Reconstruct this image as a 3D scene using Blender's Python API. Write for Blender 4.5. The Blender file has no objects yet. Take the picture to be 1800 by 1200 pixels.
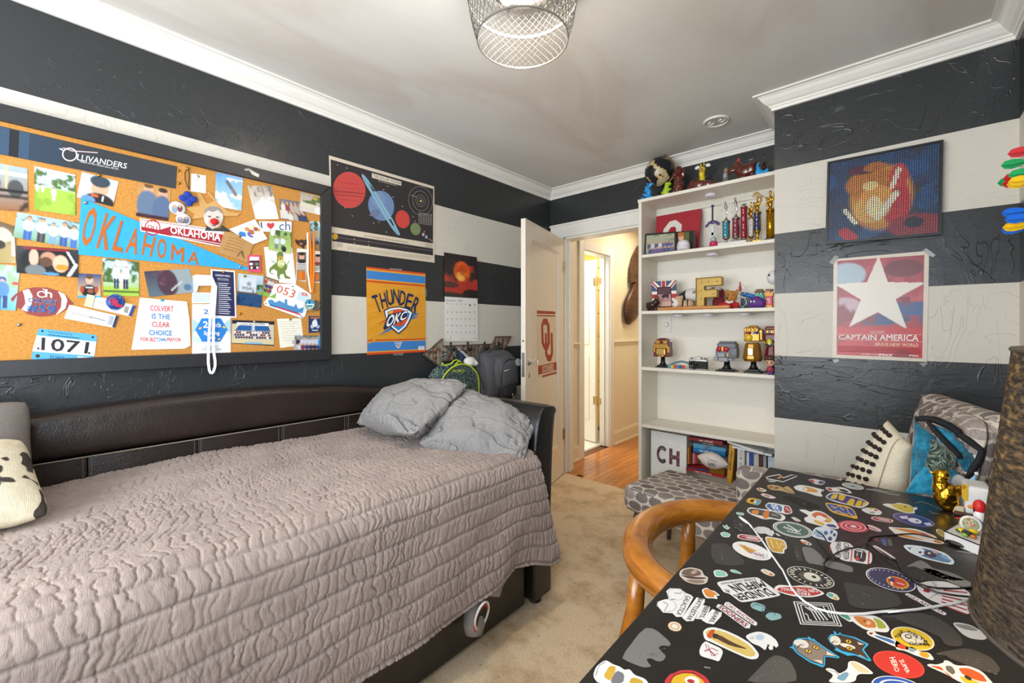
import bpy, math, random
import numpy as np
from math import sin, cos, pi, radians, sqrt, hypot, atan2
from mathutils import Vector, Matrix

# ------------------------------------------------------------------ camera, world, lights, exposure
S = bpy.context.scene
COL = S.collection
FPX, CX, HY, YAW, CAMH = 747.0, 900.0, 577.0, radians(41.85), 1.26
cam = bpy.data.cameras.new('camera'); cam_ob = bpy.data.objects.new('camera', cam); COL.objects.link(cam_ob)
cam.sensor_width = 36.0; cam.lens = FPX / 1800 * 36; cam.shift_y = -(600 - HY) / 1800
cam.clip_start = 0.02
cam_ob.location = (0, 0, CAMH); cam_ob.rotation_euler = (pi / 2, 0, YAW)
S.camera = cam_ob
S.view_settings.view_transform = 'Standard'; S.view_settings.look = 'None'
S.view_settings.gamma = 1.0; S.view_settings.use_curve_mapping = False
S.view_settings.exposure = 0.0
W = bpy.data.worlds.new('sky'); S.world = W; W.use_nodes = True
bg = W.node_tree.nodes['Background']; bg.inputs[0].default_value = (0.80, 0.90, 1.0, 1); bg.inputs[1].default_value = 2.0

def light(name, kind, loc, energy, col, size=0.1, size_y=None, rot=(0, 0, 0), parent=None):
    l = bpy.data.lights.new(name, kind); l.energy = energy; l.color = col
    if kind == 'AREA':
        l.size = size
        if size_y: l.shape = 'RECTANGLE'; l.size_y = size_y
    else: l.shadow_soft_size = size
    o = bpy.data.objects.new(name, l); COL.objects.link(o); o.location = loc; o.rotation_euler = rot
    return o
# daylight through the window in the wall behind the camera
light('window_daylight', 'AREA', (-1.05, -0.97, 1.42), 66, (0.94, 0.97, 1.0), 1.9, 1.4, (pi / 2 + radians(32), 0, 0))
light('side_window_daylight', 'AREA', (.35, -.55, 1.45), 22, (0.76, 0.89, 1.0), 0.7, 1.3, (pi / 2 + radians(12), 0, radians(50)))
# daylight and lamp light of the hall and of the room beyond it
light('hall_lamp', 'AREA', (-1.70, 4.30, 2.40), 16, (1.0, 0.86, 0.66), 0.5, 0.5, (0, 0, 0))
light('far_room_daylight', 'AREA', (-2.9, 3.75, 2.3), 30, (1.0, 0.97, 0.9), 0.8, 0.8, (0, 0, 0))

# ------------------------------------------------------------------ pixel rays onto real planes
_c, _s = cos(YAW), sin(YAW)
def ray(px, py):
    a = (px - CX) / FPX
    return (a * _c - _s, a * _s + _c, (HY - py) / FPX)
def onx(px, py, x):
    r = ray(px, py); t = x / r[0]; return Vector((x, r[1] * t, CAMH + r[2] * t))
def ony(px, py, y):
    r = ray(px, py); t = y / r[1]; return Vector((r[0] * t, y, CAMH + r[2] * t))
def onz(px, py, z):
    r = ray(px, py); t = (z - CAMH) / r[2]; return Vector((r[0] * t, r[1] * t, z))

# ------------------------------------------------------------------ materials
def lin(c):
    if isinstance(c, str):
        c = c.lstrip('#')
        if len(c) == 3: c = ''.join(k * 2 for k in c)
        c = [int(c[i:i + 2], 16) / 255 for i in (0, 2, 4)]
    return tuple((v / 12.92 if v <= 0.04045 else ((v + 0.055) / 1.055) ** 2.4) for v in c[:3])
class N:
    """small node helper"""
    def __init__(s, name, rough=0.5, metal=0.0, spec=0.5):
        s.m = bpy.data.materials.new(name); s.m.use_nodes = True; s.t = s.m.node_tree
        s.b = s.t.nodes['Principled BSDF']
        s.set('Roughness', rough); s.set('Metallic', metal); s.set('Specular IOR Level', spec)
    def set(s, k, v): s.b.inputs[k].default_value = v
    def new(s, typ, ins=None, **kw):
        n = s.t.nodes.new(typ)
        for k, v in kw.items(): setattr(n, k, v)
        for k, v in (ins or {}).items():
            if isinstance(v, bpy.types.NodeSocket): s.t.links.new(v, n.inputs[k])
            else: n.inputs[k].default_value = v
        return n
    def link(s, a, b): s.t.links.new(a, b)
    def out(s, sock, to): s.t.links.new(sock, s.b.inputs[to])
    def coord(s, which='Object'): return s.new('ShaderNodeTexCoord').outputs[which]
    def pos(s): return s.new('ShaderNodeNewGeometry').outputs['Position']
    def noise(s, vec, scale, detail=3, rough=0.5, dist=0.0, out='Fac'):
        n = s.new('ShaderNodeTexNoise', {'Scale': scale, 'Detail': detail, 'Roughness': rough, 'Distortion': dist}); s.link(vec, n.inputs['Vector'])
        return n.outputs[out]
    def scaled(s, vec, sc, rot=(0, 0, 0)):
        n = s.new('ShaderNodeMapping'); n.inputs['Scale'].default_value = sc; n.inputs['Rotation'].default_value = rot; s.link(vec, n.inputs['Vector']); return n.outputs[0]
    def ramp(s, fac, stops, interp='LINEAR'):
        n = s.new('ShaderNodeValToRGB'); n.color_ramp.interpolation = interp
        el = n.color_ramp.elements
        while len(el) < len(stops): el.new(0.5)
        for e, (p, c) in zip(el, stops): e.position = p; e.color = (*c, 1) if len(c) == 3 else c
        s.link(fac, n.inputs[0]); return n.outputs[0]
    def math(s, op, a, b=None, c=None, clamp=False):
        n = s.new('ShaderNodeMath', operation=op, use_clamp=clamp)
        for i, v in enumerate((a, b, c)):
            if v is None: continue
            if isinstance(v, bpy.types.NodeSocket): s.link(v, n.inputs[i])
            else: n.inputs[i].default_value = v
        return n.outputs[0]
    def mix(s, fac, a, b):
        n = s.new('ShaderNodeMix', data_type='RGBA')
        for k, v in ((0, fac), (6, a), (7, b)):
            if isinstance(v, bpy.types.NodeSocket): s.link(v, n.inputs[k])
            else: n.inputs[k].default_value = (*v, 1) if k else v
        return n.outputs[2]
    def bump(s, h, strength=0.3, dist=0.01):
        n = s.new('ShaderNodeBump', {'Strength': strength, 'Distance': dist}); s.link(h, n.inputs['Height']); s.out(n.outputs[0], 'Normal'); return n
_M = {}
def mat(col, rough=0.5, metal=0.0, bump=0.0, scale=200.0, spec=0.5, var=0.0, alpha=1.0, trans=0.0, coat=0.0, emit=0.0):
    """plain painted / plastic / metal surface with a little procedural grain"""
    key = (col, rough, metal, bump, scale, spec, var, alpha, trans, coat, emit)
    if key in _M: return _M[key]
    n = N('surface_%d' % len(_M), rough, metal, spec); c = lin(col)
    v = n.coord()
    fac = n.noise(v, scale * 0.25, 2)
    vv = var if var else 0.04
    out = n.ramp(fac, [(0.3, tuple(k * (1 - vv) for k in c)), (0.7, tuple(min(1, k * (1 + vv)) for k in c))])
    n.out(out, 'Base Color')
    if bump: n.bump(n.noise(v, scale, 3), bump, 0.004)
    if alpha < 1: n.set('Alpha', alpha)
    if trans: n.set('Transmission Weight', trans); n.set('IOR', 1.45)
    if coat: n.set('Coat Weight', coat); n.set('Coat Roughness', 0.1)
    if emit: n.set('Emission Color', (*c, 1)); n.set('Emission Strength', emit)
    _M[key] = n.m; return n.m
def print_mat(name, rough, spec=0.4):
    n = N(name, rough, 0, spec); a = n.new('ShaderNodeAttribute', attribute_name='ink'); n.out(a.outputs['Color'], 'Base Color'); return n.m
INK = print_mat('printed_paper', 0.55, 0.3); GLOSS = print_mat('printed_gloss', 0.28, 0.5); INKMATTE = print_mat('painted_face', 0.7, 0.2)
INKMETAL = print_mat('gilt_plastic', 0.3, 0.5)
INKMETAL.node_tree.nodes['Principled BSDF'].inputs['Metallic'].default_value = 0.6

# ------------------------------------------------------------------ object helpers (things, parts)
WL = {}
def thing(name, label, cat, loc, group=None, kind=None):
    o = bpy.data.objects.new(name, None); COL.objects.link(o); o.empty_display_size = 0.05
    o.location = loc; WL[o.name] = Vector(loc)
    tag(o, label, cat, group, kind); return o
def tag(o, label=None, cat=None, group=None, kind=None):
    if label: o['label'] = label
    if cat: o['category'] = cat
    if group: o['group'] = group
    if kind: o['kind'] = kind
    return o
def raw(name, verts, faces, m, parent=None, smooth=False, cols=None, vcols=None, uv=None, origin=None):
    V = np.asarray(verts, dtype=float)
    lo, hi = V.min(0), V.max(0)
    c = Vector(((lo[0] + hi[0]) / 2, (lo[1] + hi[1]) / 2, lo[2])) if origin is None else Vector(origin)
    me = bpy.data.meshes.new(name)
    me.from_pydata((V - np.array(c)).tolist(), [], faces)
    if cols is not None:        # one colour per face
        a = me.color_attributes.new('ink', 'FLOAT_COLOR', 'CORNER')
        arr = []
        for p, k in zip(me.polygons, cols): arr += [*k, 1.0] * p.loop_total
        a.data.foreach_set('color', arr)
    if vcols is not None:
        a = me.color_attributes.new('ink', 'FLOAT_COLOR', 'POINT')
        a.data.foreach_set('color', np.hstack([vcols, np.ones((len(vcols), 1))]).ravel())
    if smooth: me.polygons.foreach_set('use_smooth', [True] * len(me.polygons))
    if m is not None: me.materials.append(m)
    me.update()
    o = bpy.data.objects.new(name, me); COL.objects.link(o)
    if parent is not None:
        o.parent = parent; o.location = c - WL[parent.name]
    else: o.location = c
    WL[o.name] = c
    return o
class B:
    """collects verts and faces for ONE part"""
    def __init__(s): s.v = []; s.f = []; s.c = []
    def add(s, v, f, col=None):
        n = len(s.v); s.v += [tuple(p) for p in v]; s.f += [tuple(i + n for i in q) for q in f]
        if col is not None: s.c += [col] * len(f)
        return s
    def box(s, lo, hi, M=None, col=None):
        x0, y0, z0 = lo; x1, y1, z1 = hi
        v = [(x0, y0, z0), (x1, y0, z0), (x1, y1, z0), (x0, y1, z0), (x0, y0, z1), (x1, y0, z1), (x1, y1, z1), (x0, y1, z1)]
        if M is not None: v = [M @ Vector(p) for p in v]
        return s.add(v, [(0, 3, 2, 1), (4, 5, 6, 7), (0, 1, 5, 4), (1, 2, 6, 5), (2, 3, 7, 6), (3, 0, 4, 7)], col)
    def prism(s, pts, ax, d0, d1, col=None):
        """pts: 2d outline; extruded from d0 to d1 along axis ax ('x','y','z')"""
        put = {'x': lambda p, d: (d, p[0], p[1]), 'y': lambda p, d: (p[0], d, p[1]), 'z': lambda p, d: (p[0], p[1], d)}[ax]
        n = len(pts); v = [put(p, d0) for p in pts] + [put(p, d1) for p in pts]
        f = [tuple(range(n))[::-1], tuple(range(n, 2 * n))] + [(i, (i + 1) % n, n + (i + 1) % n, n + i) for i in range(n)]
        return s.add(v, f, col)
    def tube(s, pts, r, n=8, cap=True, flat=1.0, col=None, closed=False, up=None):
        P = [Vector(p) for p in pts]; k = len(P); R = r if hasattr(r, '__len__') else [r] * k
        v = []; prev = None
        for i in range(k):
            a = P[(i - 1) % k] if (i or closed) else P[0]; b = P[(i + 1) % k] if (i < k - 1 or closed) else P[-1]
            t = (b - a); t = t.normalized() if t.length > 1e-9 else Vector((0, 0, 1))
            if prev is None:
                u = Vector(up) if up else (Vector((0, 0, 1)) if abs(t.z) < 0.9 else Vector((1, 0, 0)))
            else: u = prev
            sd = t.cross(u).normalized(); u = sd.cross(t).normalized(); prev = u
            for j in range(n):
                q = 2 * pi * j / n; v.append(P[i] + sd * cos(q) * R[i] + u * sin(q) * R[i] * flat)
        f = [(i * n + j, i * n + (j + 1) % n, ((i + 1) % k) * n + (j + 1) % n, ((i + 1) % k) * n + j) for i in range(k if closed else k - 1) for j in range(n)]
        if cap and not closed: f += [tuple(range(n))[::-1], tuple(range((k - 1) * n, k * n))]
        return s.add(v, f, col)
    def lathe(s, prof, c=(0, 0, 0), n=24, M=None, col=None, arc=2 * pi):
        v = []; k = len(prof); full = arc > 6.28; nn = n if full else n + 1
        for r, z in prof:
            for j in range(nn):
                q = arc * j / n; p = Vector((r * cos(q), r * sin(q), z)); p = M @ p if M is not None else p + Vector(c); v.append(p)
        f = [(i * nn + j, i * nn + (j + 1) % nn, (i + 1) * nn + (j + 1) % nn, (i + 1) * nn + j) for i in range(k - 1) for j in range(n)]
        if full:
            if prof[0][0] > 1e-6: f.append(tuple(range(n))[::-1])
            if prof[-1][0] > 1e-6: f.append(tuple(range((k - 1) * n, k * n)))
        return s.add(v, f, col)
    def ball(s, c, r, n=12, m=8, M=None, col=None):
        r = r if hasattr(r, '__len__') else (r, r, r); v = []
        for i in range(m + 1):
            th = pi * i / m
            for j in range(n):
                p = Vector((sin(th) * cos(2 * pi * j / n) * r[0], sin(th) * sin(2 * pi * j / n) * r[1], cos(th) * r[2]))
                if M is not None: p = M @ p
                v.append(p + Vector(c))
        f = [(i * n + j, (i + 1) * n + j, (i + 1) * n + (j + 1) % n, i * n + (j + 1) % n) for i in range(m) for j in range(n)]
        return s.add(v, f, col)
    def rbox(s, c, h, r, n=5, M=None, puff=0.0, col=None):
        """rounded box: centre c, half sizes h, corner radius r"""
        def axis(H):
            g = [-H + r * (1 - cos(pi / 2 * i / n)) for i in range(n + 1)]
            mid = [(-H + r) + (2 * H - 2 * r) * i / 4 for i in range(1, 4)] if H > r + 1e-6 else []
            return g + mid + [-q for q in reversed(g)]
        A = [axis(q) for q in h]
        for ax in range(3):
            a, b = [(1, 2), (2, 0), (0, 1)][ax]
            for sg in (-1, 1):
                v = []; na, nb = len(A[a]), len(A[b])
                for p in A[a]:
                    for q in A[b]:
                        P = [0, 0, 0]; P[ax] = sg * h[ax]; P[a] = p; P[b] = q
                        C = [max(-(h[i] - r), min(h[i] - r, P[i])) for i in range(3)]
                        D = Vector([P[i] - C[i] for i in range(3)])
                        D = D.normalized() * r if D.length > 1e-9 else D
                        w = Vector(C) + D
                        if puff:
                            k = (1 - (p / h[a]) ** 2) * (1 - (q / h[b]) ** 2); w[ax] += sg * puff * k
                        if M is not None: w = M @ w
                        v.append(w + Vector(c))
                f = []
                for i in range(na - 1):
                    for j in range(nb - 1):
                        q = (i * nb + j, (i + 1) * nb + j, (i + 1) * nb + j + 1, i * nb + j + 1)
                        f.append(q if sg > 0 else q[::-1])
                s.add(v, f, col)
        return s
    def build(s, name, m, parent=None, smooth=False, bevel=0.0, origin=None, seg=2, weld=False, remesh=0.0, sub=0, lab=None, merge=False):
        o = raw(name, s.v, s.f, m, parent, smooth, s.c if s.c else None, origin=origin)
        if weld or merge:
            w = o.modifiers.new('weld', 'WELD'); w.merge_threshold = 1e-5
        if remesh:
            r = o.modifiers.new('remesh', 'REMESH'); r.mode = 'VOXEL'; r.voxel_size = remesh; r.use_smooth_shade = True
            k = o.modifiers.new('smooth', 'SMOOTH'); k.factor = 0.5; k.iterations = 4
        if bevel:
            b = o.modifiers.new('bevel', 'BEVEL'); b.width = bevel; b.segments = seg; b.limit_method = 'ANGLE'; b.angle_limit = radians(40)
            b.harden_normals = False
        if sub:
            q = o.modifiers.new('subdiv', 'SUBSURF'); q.levels = sub; q.render_levels = sub
        if lab: o['label'] = lab
        return o
def box_uv(o, scale=1.0):
    """uv in metres by the dominant axis of each face"""
    me = o.data; uv = me.uv_layers.new(name='UVMap'); off = WL[o.name]
    co = np.zeros(len(me.vertices) * 3); me.vertices.foreach_get('co', co); co = co.reshape(-1, 3) + np.array(off)
    out = np.zeros((len(me.loops), 2))
    for p in me.polygons:
        n = p.normal; a = max(range(3), key=lambda i: abs(n[i])); u, v = [(1, 2), (0, 2), (0, 1)][a]
        for li in p.loop_indices:
            q = co[me.loops[li].vertex_index]; out[li] = (q[u] * scale, q[v] * scale)
    uv.data.foreach_set('uv', out.ravel())
def grid_faces(nu, nv, off=0, flip=False):
    f = [(off + i * nv + j, off + (i + 1) * nv + j, off + (i + 1) * nv + j + 1, off + i * nv + j + 1) for i in range(nu - 1) for j in range(nv - 1)]
    return [q[::-1] for q in f] if flip else f
def vnoise(x, y, seed=0):
    x = np.asarray(x, float); y = np.asarray(y, float)
    xi = np.floor(x).astype(np.int64); yi = np.floor(y).astype(np.int64); xf = x - xi; yf = y - yi
    def h(a, b):
        k = (a * 374761393 + b * 668265263 + seed * 982451653) & 0x7fffffff
        k = ((k ^ (k >> 13)) * 1274126177) & 0x7fffffff
        return ((k ^ (k >> 16)) & 0xffff) / 65535.0
    u = xf * xf * (3 - 2 * xf); v = yf * yf * (3 - 2 * yf)
    return (h(xi, yi) * (1 - u) + h(xi + 1, yi) * u) * (1 - v) + (h(xi, yi + 1) * (1 - u) + h(xi + 1, yi + 1) * u) * v
def fbm(x, y, seed=0, o=4):
    return sum(vnoise(x * 2 ** i, y * 2 ** i, seed + i) * 0.5 ** i for i in range(o)) / sum(0.5 ** i for i in range(o))

# ------------------------------------------------------------------ flat print: inks laid on a surface
_TC = {}
def text_geo(s, bold=0.0, shear=0.0, spacing=1.0):
    key = (s, shear, spacing); bold = 0.0
    if key in _TC: return _TC[key]
    cu = bpy.data.curves.new('lettering', 'FONT'); cu.body = s; cu.size = 1.0; cu.shear = shear; cu.resolution_u = 2; cu.space_character = spacing
    ob = bpy.data.objects.new('lettering', cu); me = ob.to_mesh()
    v = [(p.co.x, p.co.y) for p in me.vertices]; f = [tuple(p.vertices) for p in me.polygons]
    ob.to_mesh_clear(); bpy.data.objects.remove(ob); bpy.data.curves.remove(cu)
    if v:
        xs = [p[0] for p in v]; x0, x1 = min(xs), max(xs)
        cap = 0.73 if s == 'H' else CAP
        v = [((p[0] - x0) / max(1e-6, x1 - x0), p[1] / cap) for p in v]      # x 0..1 over the string, y 0..1 over cap height
        w = (x1 - x0) / cap
    else: w = 1
    _TC[key] = (v, f, w); return _TC[key]
CAP = 0.73
_h = text_geo('H')[0]; CAP = max(p[1] for p in _h) * .73; _TC.clear()
class Ink:
    """2d shapes in the drawing's own coordinates (y DOWN); mapped to the surface by fn(u, v) -> world point, normal n"""
    def __init__(s, fn, n, lift=0.0004, step=0.00012): s.fn = fn; s.n = Vector(n); s.it = []; s.lift = lift; s.step = step
    def _put(s, v, f, c):
        xs = [p[0] for p in v]; ys = [p[1] for p in v]
        bb = (min(xs), min(ys), max(xs), max(ys)); L = 0
        for (b, l, *_r) in s.it:
            if bb[0] < b[2] and bb[2] > b[0] and bb[1] < b[3] and bb[3] > b[1]: L = max(L, l + 1)
        s.it.append((bb, L, v, f, lin(c))); return s
    def poly(s, pts, c): return s._put([tuple(p) for p in pts], [tuple(range(len(pts)))], c)
    def rect(s, x0, y0, x1, y1, c): return s.poly([(x0, y0), (x1, y0), (x1, y1), (x0, y1)], c)
    def ell(s, cx, cy, rx, ry, c, rot=0.0, n=24, a0=0, a1=360):
        r = radians(rot); P = []
        full = a1 - a0 >= 360
        for i in range(n if full else n + 1):
            q = radians(a0 + (a1 - a0) * i / n); x, y = rx * cos(q), ry * sin(q); P.append((cx + x * cos(r) - y * sin(r), cy + x * sin(r) + y * cos(r)))
        return s.poly(P, c)
    def ring(s, cx, cy, rx, ry, w, c, rot=0.0, n=28, a0=0, a1=360):
        r = radians(rot); v = []; full = a1 - a0 >= 360; k = n if full else n + 1
        for i in range(k):
            q = radians(a0 + (a1 - a0) * i / n)
            for e in (1, 1 - w): x, y = rx * e * cos(q), ry * e * sin(q); v.append((cx + x * cos(r) - y * sin(r), cy + x * sin(r) + y * cos(r)))
        f = [(2 * i, 2 * ((i + 1) % k), 2 * ((i + 1) % k) + 1, 2 * i + 1) for i in range(n)]
        return s._put(v, f, c)
    def line(s, pts, w, c):
        v = []; k = len(pts)
        for i in range(k):
            a = pts[max(0, i - 1)]; b = pts[min(k - 1, i + 1)]; dx, dy = b[0] - a[0], b[1] - a[1]; L = hypot(dx, dy) or 1
            v += [(pts[i][0] - dy / L * w / 2, pts[i][1] + dx / L * w / 2), (pts[i][0] + dy / L * w / 2, pts[i][1] - dx / L * w / 2)]
        return s._put(v, [(2 * i, 2 * i + 1, 2 * i + 3, 2 * i + 2) for i in range(k - 1)], c)
    def text(s, t, quad, c, bold=0.015, shear=0.0, arc=0.0, spacing=1.0):
        """quad: corners of the cap-height box in reading order TL, TR, BR, BL (drawing coordinates)"""
        v, f, w = text_geo(t, 0, shear, spacing); a, b, d, e = quad
        q = bold * .55; sh = [(0, 0)] if bold < .008 else ([(-q, 0), (q, 0)] if bold < .028 else [(-q, -q), (q, q), (-q, q), (q, -q)])
        for dx, dy in sh: s._txt([(x + dx / w, y + dy) for x, y in v], f, quad, arc, c)
        return s
    def _txt(s, v, f, quad, arc, c):
        a, b, d, e = quad; P = []
        for x, y in v:
            y = y + (arc * (1 - (2 * x - 1) ** 2) if arc else 0)
            X = (e[0] * (1 - x) + d[0] * x) * (1 - y) + (a[0] * (1 - x) + b[0] * x) * y
            Y = (e[1] * (1 - x) + d[1] * x) * (1 - y) + (a[1] * (1 - x) + b[1] * x) * y
            P.append((X, Y))
        return s._put(P, f, c) if P else s
    def t(s, t, x0, y0, x1, y1, c, **k): return s.text(t, [(x0, y0), (x1, y0), (x1, y1), (x0, y1)], c, **k)
    def ctext(s, t, cx, cy, h, c, asp=1.0, **k):
        w = text_geo(t, k.get('bold', 0.015), k.get('shear', 0.0), k.get('spacing', 1.0))[2] * h * asp
        return s.t(t, cx - w / 2, cy - h / 2, cx + w / 2, cy + h / 2, c, **k)
    def build(s, name, parent, m=None, lab=None):
        V = []; Fc = []; C = []
        for bb, L, v, f, c in s.it:
            n = len(V); V += [s.fn(p[0], p[1]) + s.n * (s.lift + L * s.step) for p in v]
            for q in f:
                q = [i + n for i in q]
                nn = Vector((0, 0, 0))
                for i in range(1, len(q) - 1): nn += (V[q[i]] - V[q[0]]).cross(V[q[i + 1]] - V[q[0]])
                Fc.append(tuple(q) if nn.dot(s.n) > 0 else tuple(q[::-1])); C.append(c)
        o = raw(name, V, Fc, m or INK, parent, cols=C)
        if lab: o['label'] = lab
        return o
def quad_fn(q, W=1.0, Hh=1.0):
    """(u in 0..W, v in 0..H down) -> bilinear point of the world quad TL, TR, BR, BL"""
    a, b, c, d = [Vector(p) for p in q]
    def fn(u, v):
        x, y = u / W, v / Hh
        return (a * (1 - x) + b * x) * (1 - y) + (d * (1 - x) + c * x) * y
    n = (b - a).cross(a - d).normalized()
    return fn, n
def zm(x0, y0, s):
    """zoomed-in reading of the photograph -> frame pixels"""
    return lambda p: (x0 + p[0] / s, y0 + p[1] / s)
Z1 = zm(0, 200, 5.453); Z2 = zm(0, 400, 4.8); Z3 = zm(280, 280, 5.625); Z4 = zm(280, 440, 5.453)
Z5 = zm(560, 250, 4.737); Z6 = zm(620, 440, 4.616); Z7 = zm(740, 580, 8.57)
DA = zm(1250, 820, 6); DB = zm(1500, 820, 6); DC = zm(1000, 1000, 4.5); DD = zm(1360, 1000, 6); DE = zm(1560, 1000, 6); DF = zm(1400, 900, 5.625)
BW1 = zm(1420, 220, 4.737); BW2 = zm(1420, 430, 4.737)
ident = lambda p: p
def sheet(name, quad, m, parent=None, th=0.0006, n=None):
    """a thin flat board or paper: world quad TL TR BR BL, thickness behind it"""
    fn, nn = quad_fn(quad); b = B()
    q = [Vector(p) for p in quad]; v = q + [p - nn * th for p in q]
    b.add(v, [(3, 2, 1, 0), (4, 5, 6, 7), (0, 1, 5, 4), (1, 2, 6, 5), (2, 3, 7, 6), (3, 0, 4, 7)])
    return b.build(name, m, parent)

# ------------------------------------------------------------------ little painted pictures (snapshots)
class Pic:
    def __init__(s, w, h, top, bot, seed=0, grain=0.10, gs=6):
        s.w, s.h = w, h; s.X, s.Y = np.meshgrid((np.arange(w) + .5) / w, (np.arange(h) + .5) / h)
        t = np.array(lin(top)); b = np.array(lin(bot)); s.a = t * (1 - s.Y[..., None]) + b * s.Y[..., None]
        s.seed = seed; s.r = random.Random(seed)
        if grain: s.a *= 1 + grain * (fbm(s.X * gs, s.Y * gs, seed)[..., None] - .5) * 2
    def mask(s, m, c, soft=None):
        m = np.clip(m, 0, 1)[..., None]; s.a = s.a * (1 - m) + np.array(lin(c)) * m; return s
    def ell(s, cx, cy, rx, ry, c): return s.mask((1.15 - np.sqrt(((s.X - cx) / rx) ** 2 + ((s.Y - cy) / ry) ** 2)) * 6, c)
    def rect(s, x0, y0, x1, y1, c):
        e = 0.7 / s.w
        return s.mask(np.minimum.reduce([(s.X - x0) / e + .5, (x1 - s.X) / e + .5, (s.Y - y0) / e + .5, (y1 - s.Y) / e + .5]), c)
    def line(s, x0, y0, x1, y1, w, c):
        dx, dy = x1 - x0, y1 - y0; L = dx * dx + dy * dy; t = np.clip(((s.X - x0) * dx + (s.Y - y0) * dy) / L, 0, 1)
        return s.mask((1.3 - np.hypot(s.X - x0 - t * dx, s.Y - y0 - t * dy) / w) * 3, c)
    def blotch(s, c, thr, sc, y0=0, y1=1, x0=0, x1=1, k=8, seed=7):
        m = (fbm(s.X * sc, s.Y * sc, s.seed + seed) - thr) * k
        return s.mask(np.where((s.Y >= y0) & (s.Y <= y1) & (s.X >= x0) & (s.X <= x1), m, 0), c)
    def person(s, x, y0, y1, w, shirt, legs, skin='c99a7c', hair='4a3020', asp=None):
        h = y1 - y0
        s.rect(x - w * .28, y0 + h * .55, x - w * .03, y1, legs); s.rect(x + w * .03, y0 + h * .55, x + w * .28, y1, legs)
        s.ell(x, y0 + h * .38, w * .42, h * .22, shirt); s.ell(x, y0 + h * .08, w * .2, h * .09, hair); s.ell(x, y0 + h * .11, w * .17, h * .075, skin); return s
    def crowd(s, rows, n, y0, y1, shirts, skin='c8997c', x0=.06, x1=.94):
        for r in range(rows):
            y = y0 + (y1 - y0) * r / rows
            for i in range(n):
                x = x0 + (x1 - x0) * (i + .5 + .3 * (r % 2)) / n; d = (y1 - y0) / rows
                s.ell(x, y + d * .75, .42 / n, d * .5, s.r.choice(shirts)); s.ell(x, y + d * .22, .2 / n, d * .2, skin)
        return s
def snapshot(name, quad, pic, label=None, cat=None, group=None, curl=0.0, parent=None, m=None, lift=0.0, rnd=0):
    fn, n = quad_fn(quad); h, w = pic.h, pic.w; V = []
    us = np.linspace(0, 1, w); vs = np.linspace(0, 1, h)
    for v in vs:
        for u in us:
            k = curl * ((v ** 2) * 0.8 + (2 * u - 1) ** 2 * v * 0.6) if curl else 0
            V.append(fn(u, v) + n * (k + lift))
    f = [(i * w + j, (i + 1) * w + j, (i + 1) * w + j + 1, i * w + j + 1) for i in range(h - 1) for j in range(w - 1)]
    o = raw(name, V, f, m or GLOSS, parent, smooth=True, vcols=np.clip(pic.a, 0, 1).reshape(-1, 3))
    if label: tag(o, label, cat, group)
    return o
# ================================================================== THE SETTING
XL, XR, YB, YF, YC, XC, ZT = -2.29, 0.374, -1.0, 3.07, 2.592, -0.464, 2.48     # walls, chimney breast face, its left edge, ceiling
def striped_wall():
    n = N('striped_plaster', 0.42, 0, 0.45); P = n.pos()
    sep = n.new('ShaderNodeSeparateXYZ'); n.link(P, sep.inputs[0])
    wob = n.math('MULTIPLY_ADD', n.noise(P, 3.0, 2), 0.006, -0.003)
    z = n.math('DIVIDE', n.math('ADD', sep.outputs['Z'], wob), 2.6)
    K, Wt = lin('303234'), lin('d0cbc0'); E = [0, .467, .79, 1.113, 1.435, 1.757, 2.083]
    st = [(e / 2.6, (K if i % 2 == 0 else Wt)) for i, e in enumerate(E)]
    n.out(n.ramp(z, st, 'CONSTANT'), 'Base Color')
    dark = n.ramp(z, [(e / 2.6, ((0.30,) * 3 if i % 2 == 0 else (0.62,) * 3)) for i, e in enumerate(E)], 'CONSTANT')
    n.out(dark, 'Roughness')
    # trowel strokes: thin ridges, kept to patches, over a soft uneven ground
    hs = None
    for k, (sc, rot, th) in enumerate([((2.0, 6.0, 9.0), (0.5, 0.3, 0.2), .985), ((7.0, 2.5, 3.0), (-0.7, 0.4, 0.9), .982), ((3, 9, 4), (1.1, -0.5, -.6), .985)]):
        f = n.noise(n.scaled(P, sc, rot), 1.0, 2.5, 0.55, 1.2)
        rid = n.math('SUBTRACT', 1.0, n.math('ABSOLUTE', n.math('MULTIPLY_ADD', f, 2.0, -1.0)))
        rid = n.math('MULTIPLY', n.math('SUBTRACT', rid, th), 1 / (1 - th), clamp=True)
        patch = n.ramp(n.noise(P, 2.3 + k, 2), [(0.49, (0, 0, 0)), (0.60, (1, 1, 1))])
        h = n.math('MULTIPLY', rid, patch); hs = h if hs is None else n.math('ADD', hs, h)
    soft = n.math('MULTIPLY', n.noise(P, 14, 4, 0.6), 0.8)
    fine = n.math('MULTIPLY', n.noise(P, 120, 3), 0.12)
    n.bump(n.math('ADD', n.math('ADD', hs, soft), fine), 0.42, 0.005)
    return n.m
WALLM = striped_wall()
def ceil_mat():
    n = N('patched_ceiling', 0.6, 0, 0.3); P = n.pos()
    a = n.noise(n.scaled(P, (1.0, 0.5, 1)), 1.6, 4, 0.55, 0.8)
    n.out(n.ramp(a, [(0.30, lin('dededa')), (0.5, lin('d8d5cf')), (0.62, lin('cfc8bf')), (0.75, lin('dbd6cf'))]), 'Base Color')
    n.bump(n.math('ADD', n.noise(P, 9, 3), n.math('MULTIPLY', n.noise(P, 60, 2), .2)), 0.22, 0.006); return n.m
TRIM = mat('e9e7e0', 0.38, bump=0.05, scale=30, var=0.02); CREAM = mat('eadfc4', 0.5, bump=0.06, scale=40, var=0.02)
DOORM = mat('e9e0d2', 0.34, bump=0.05, scale=25, var=0.015)
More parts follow.
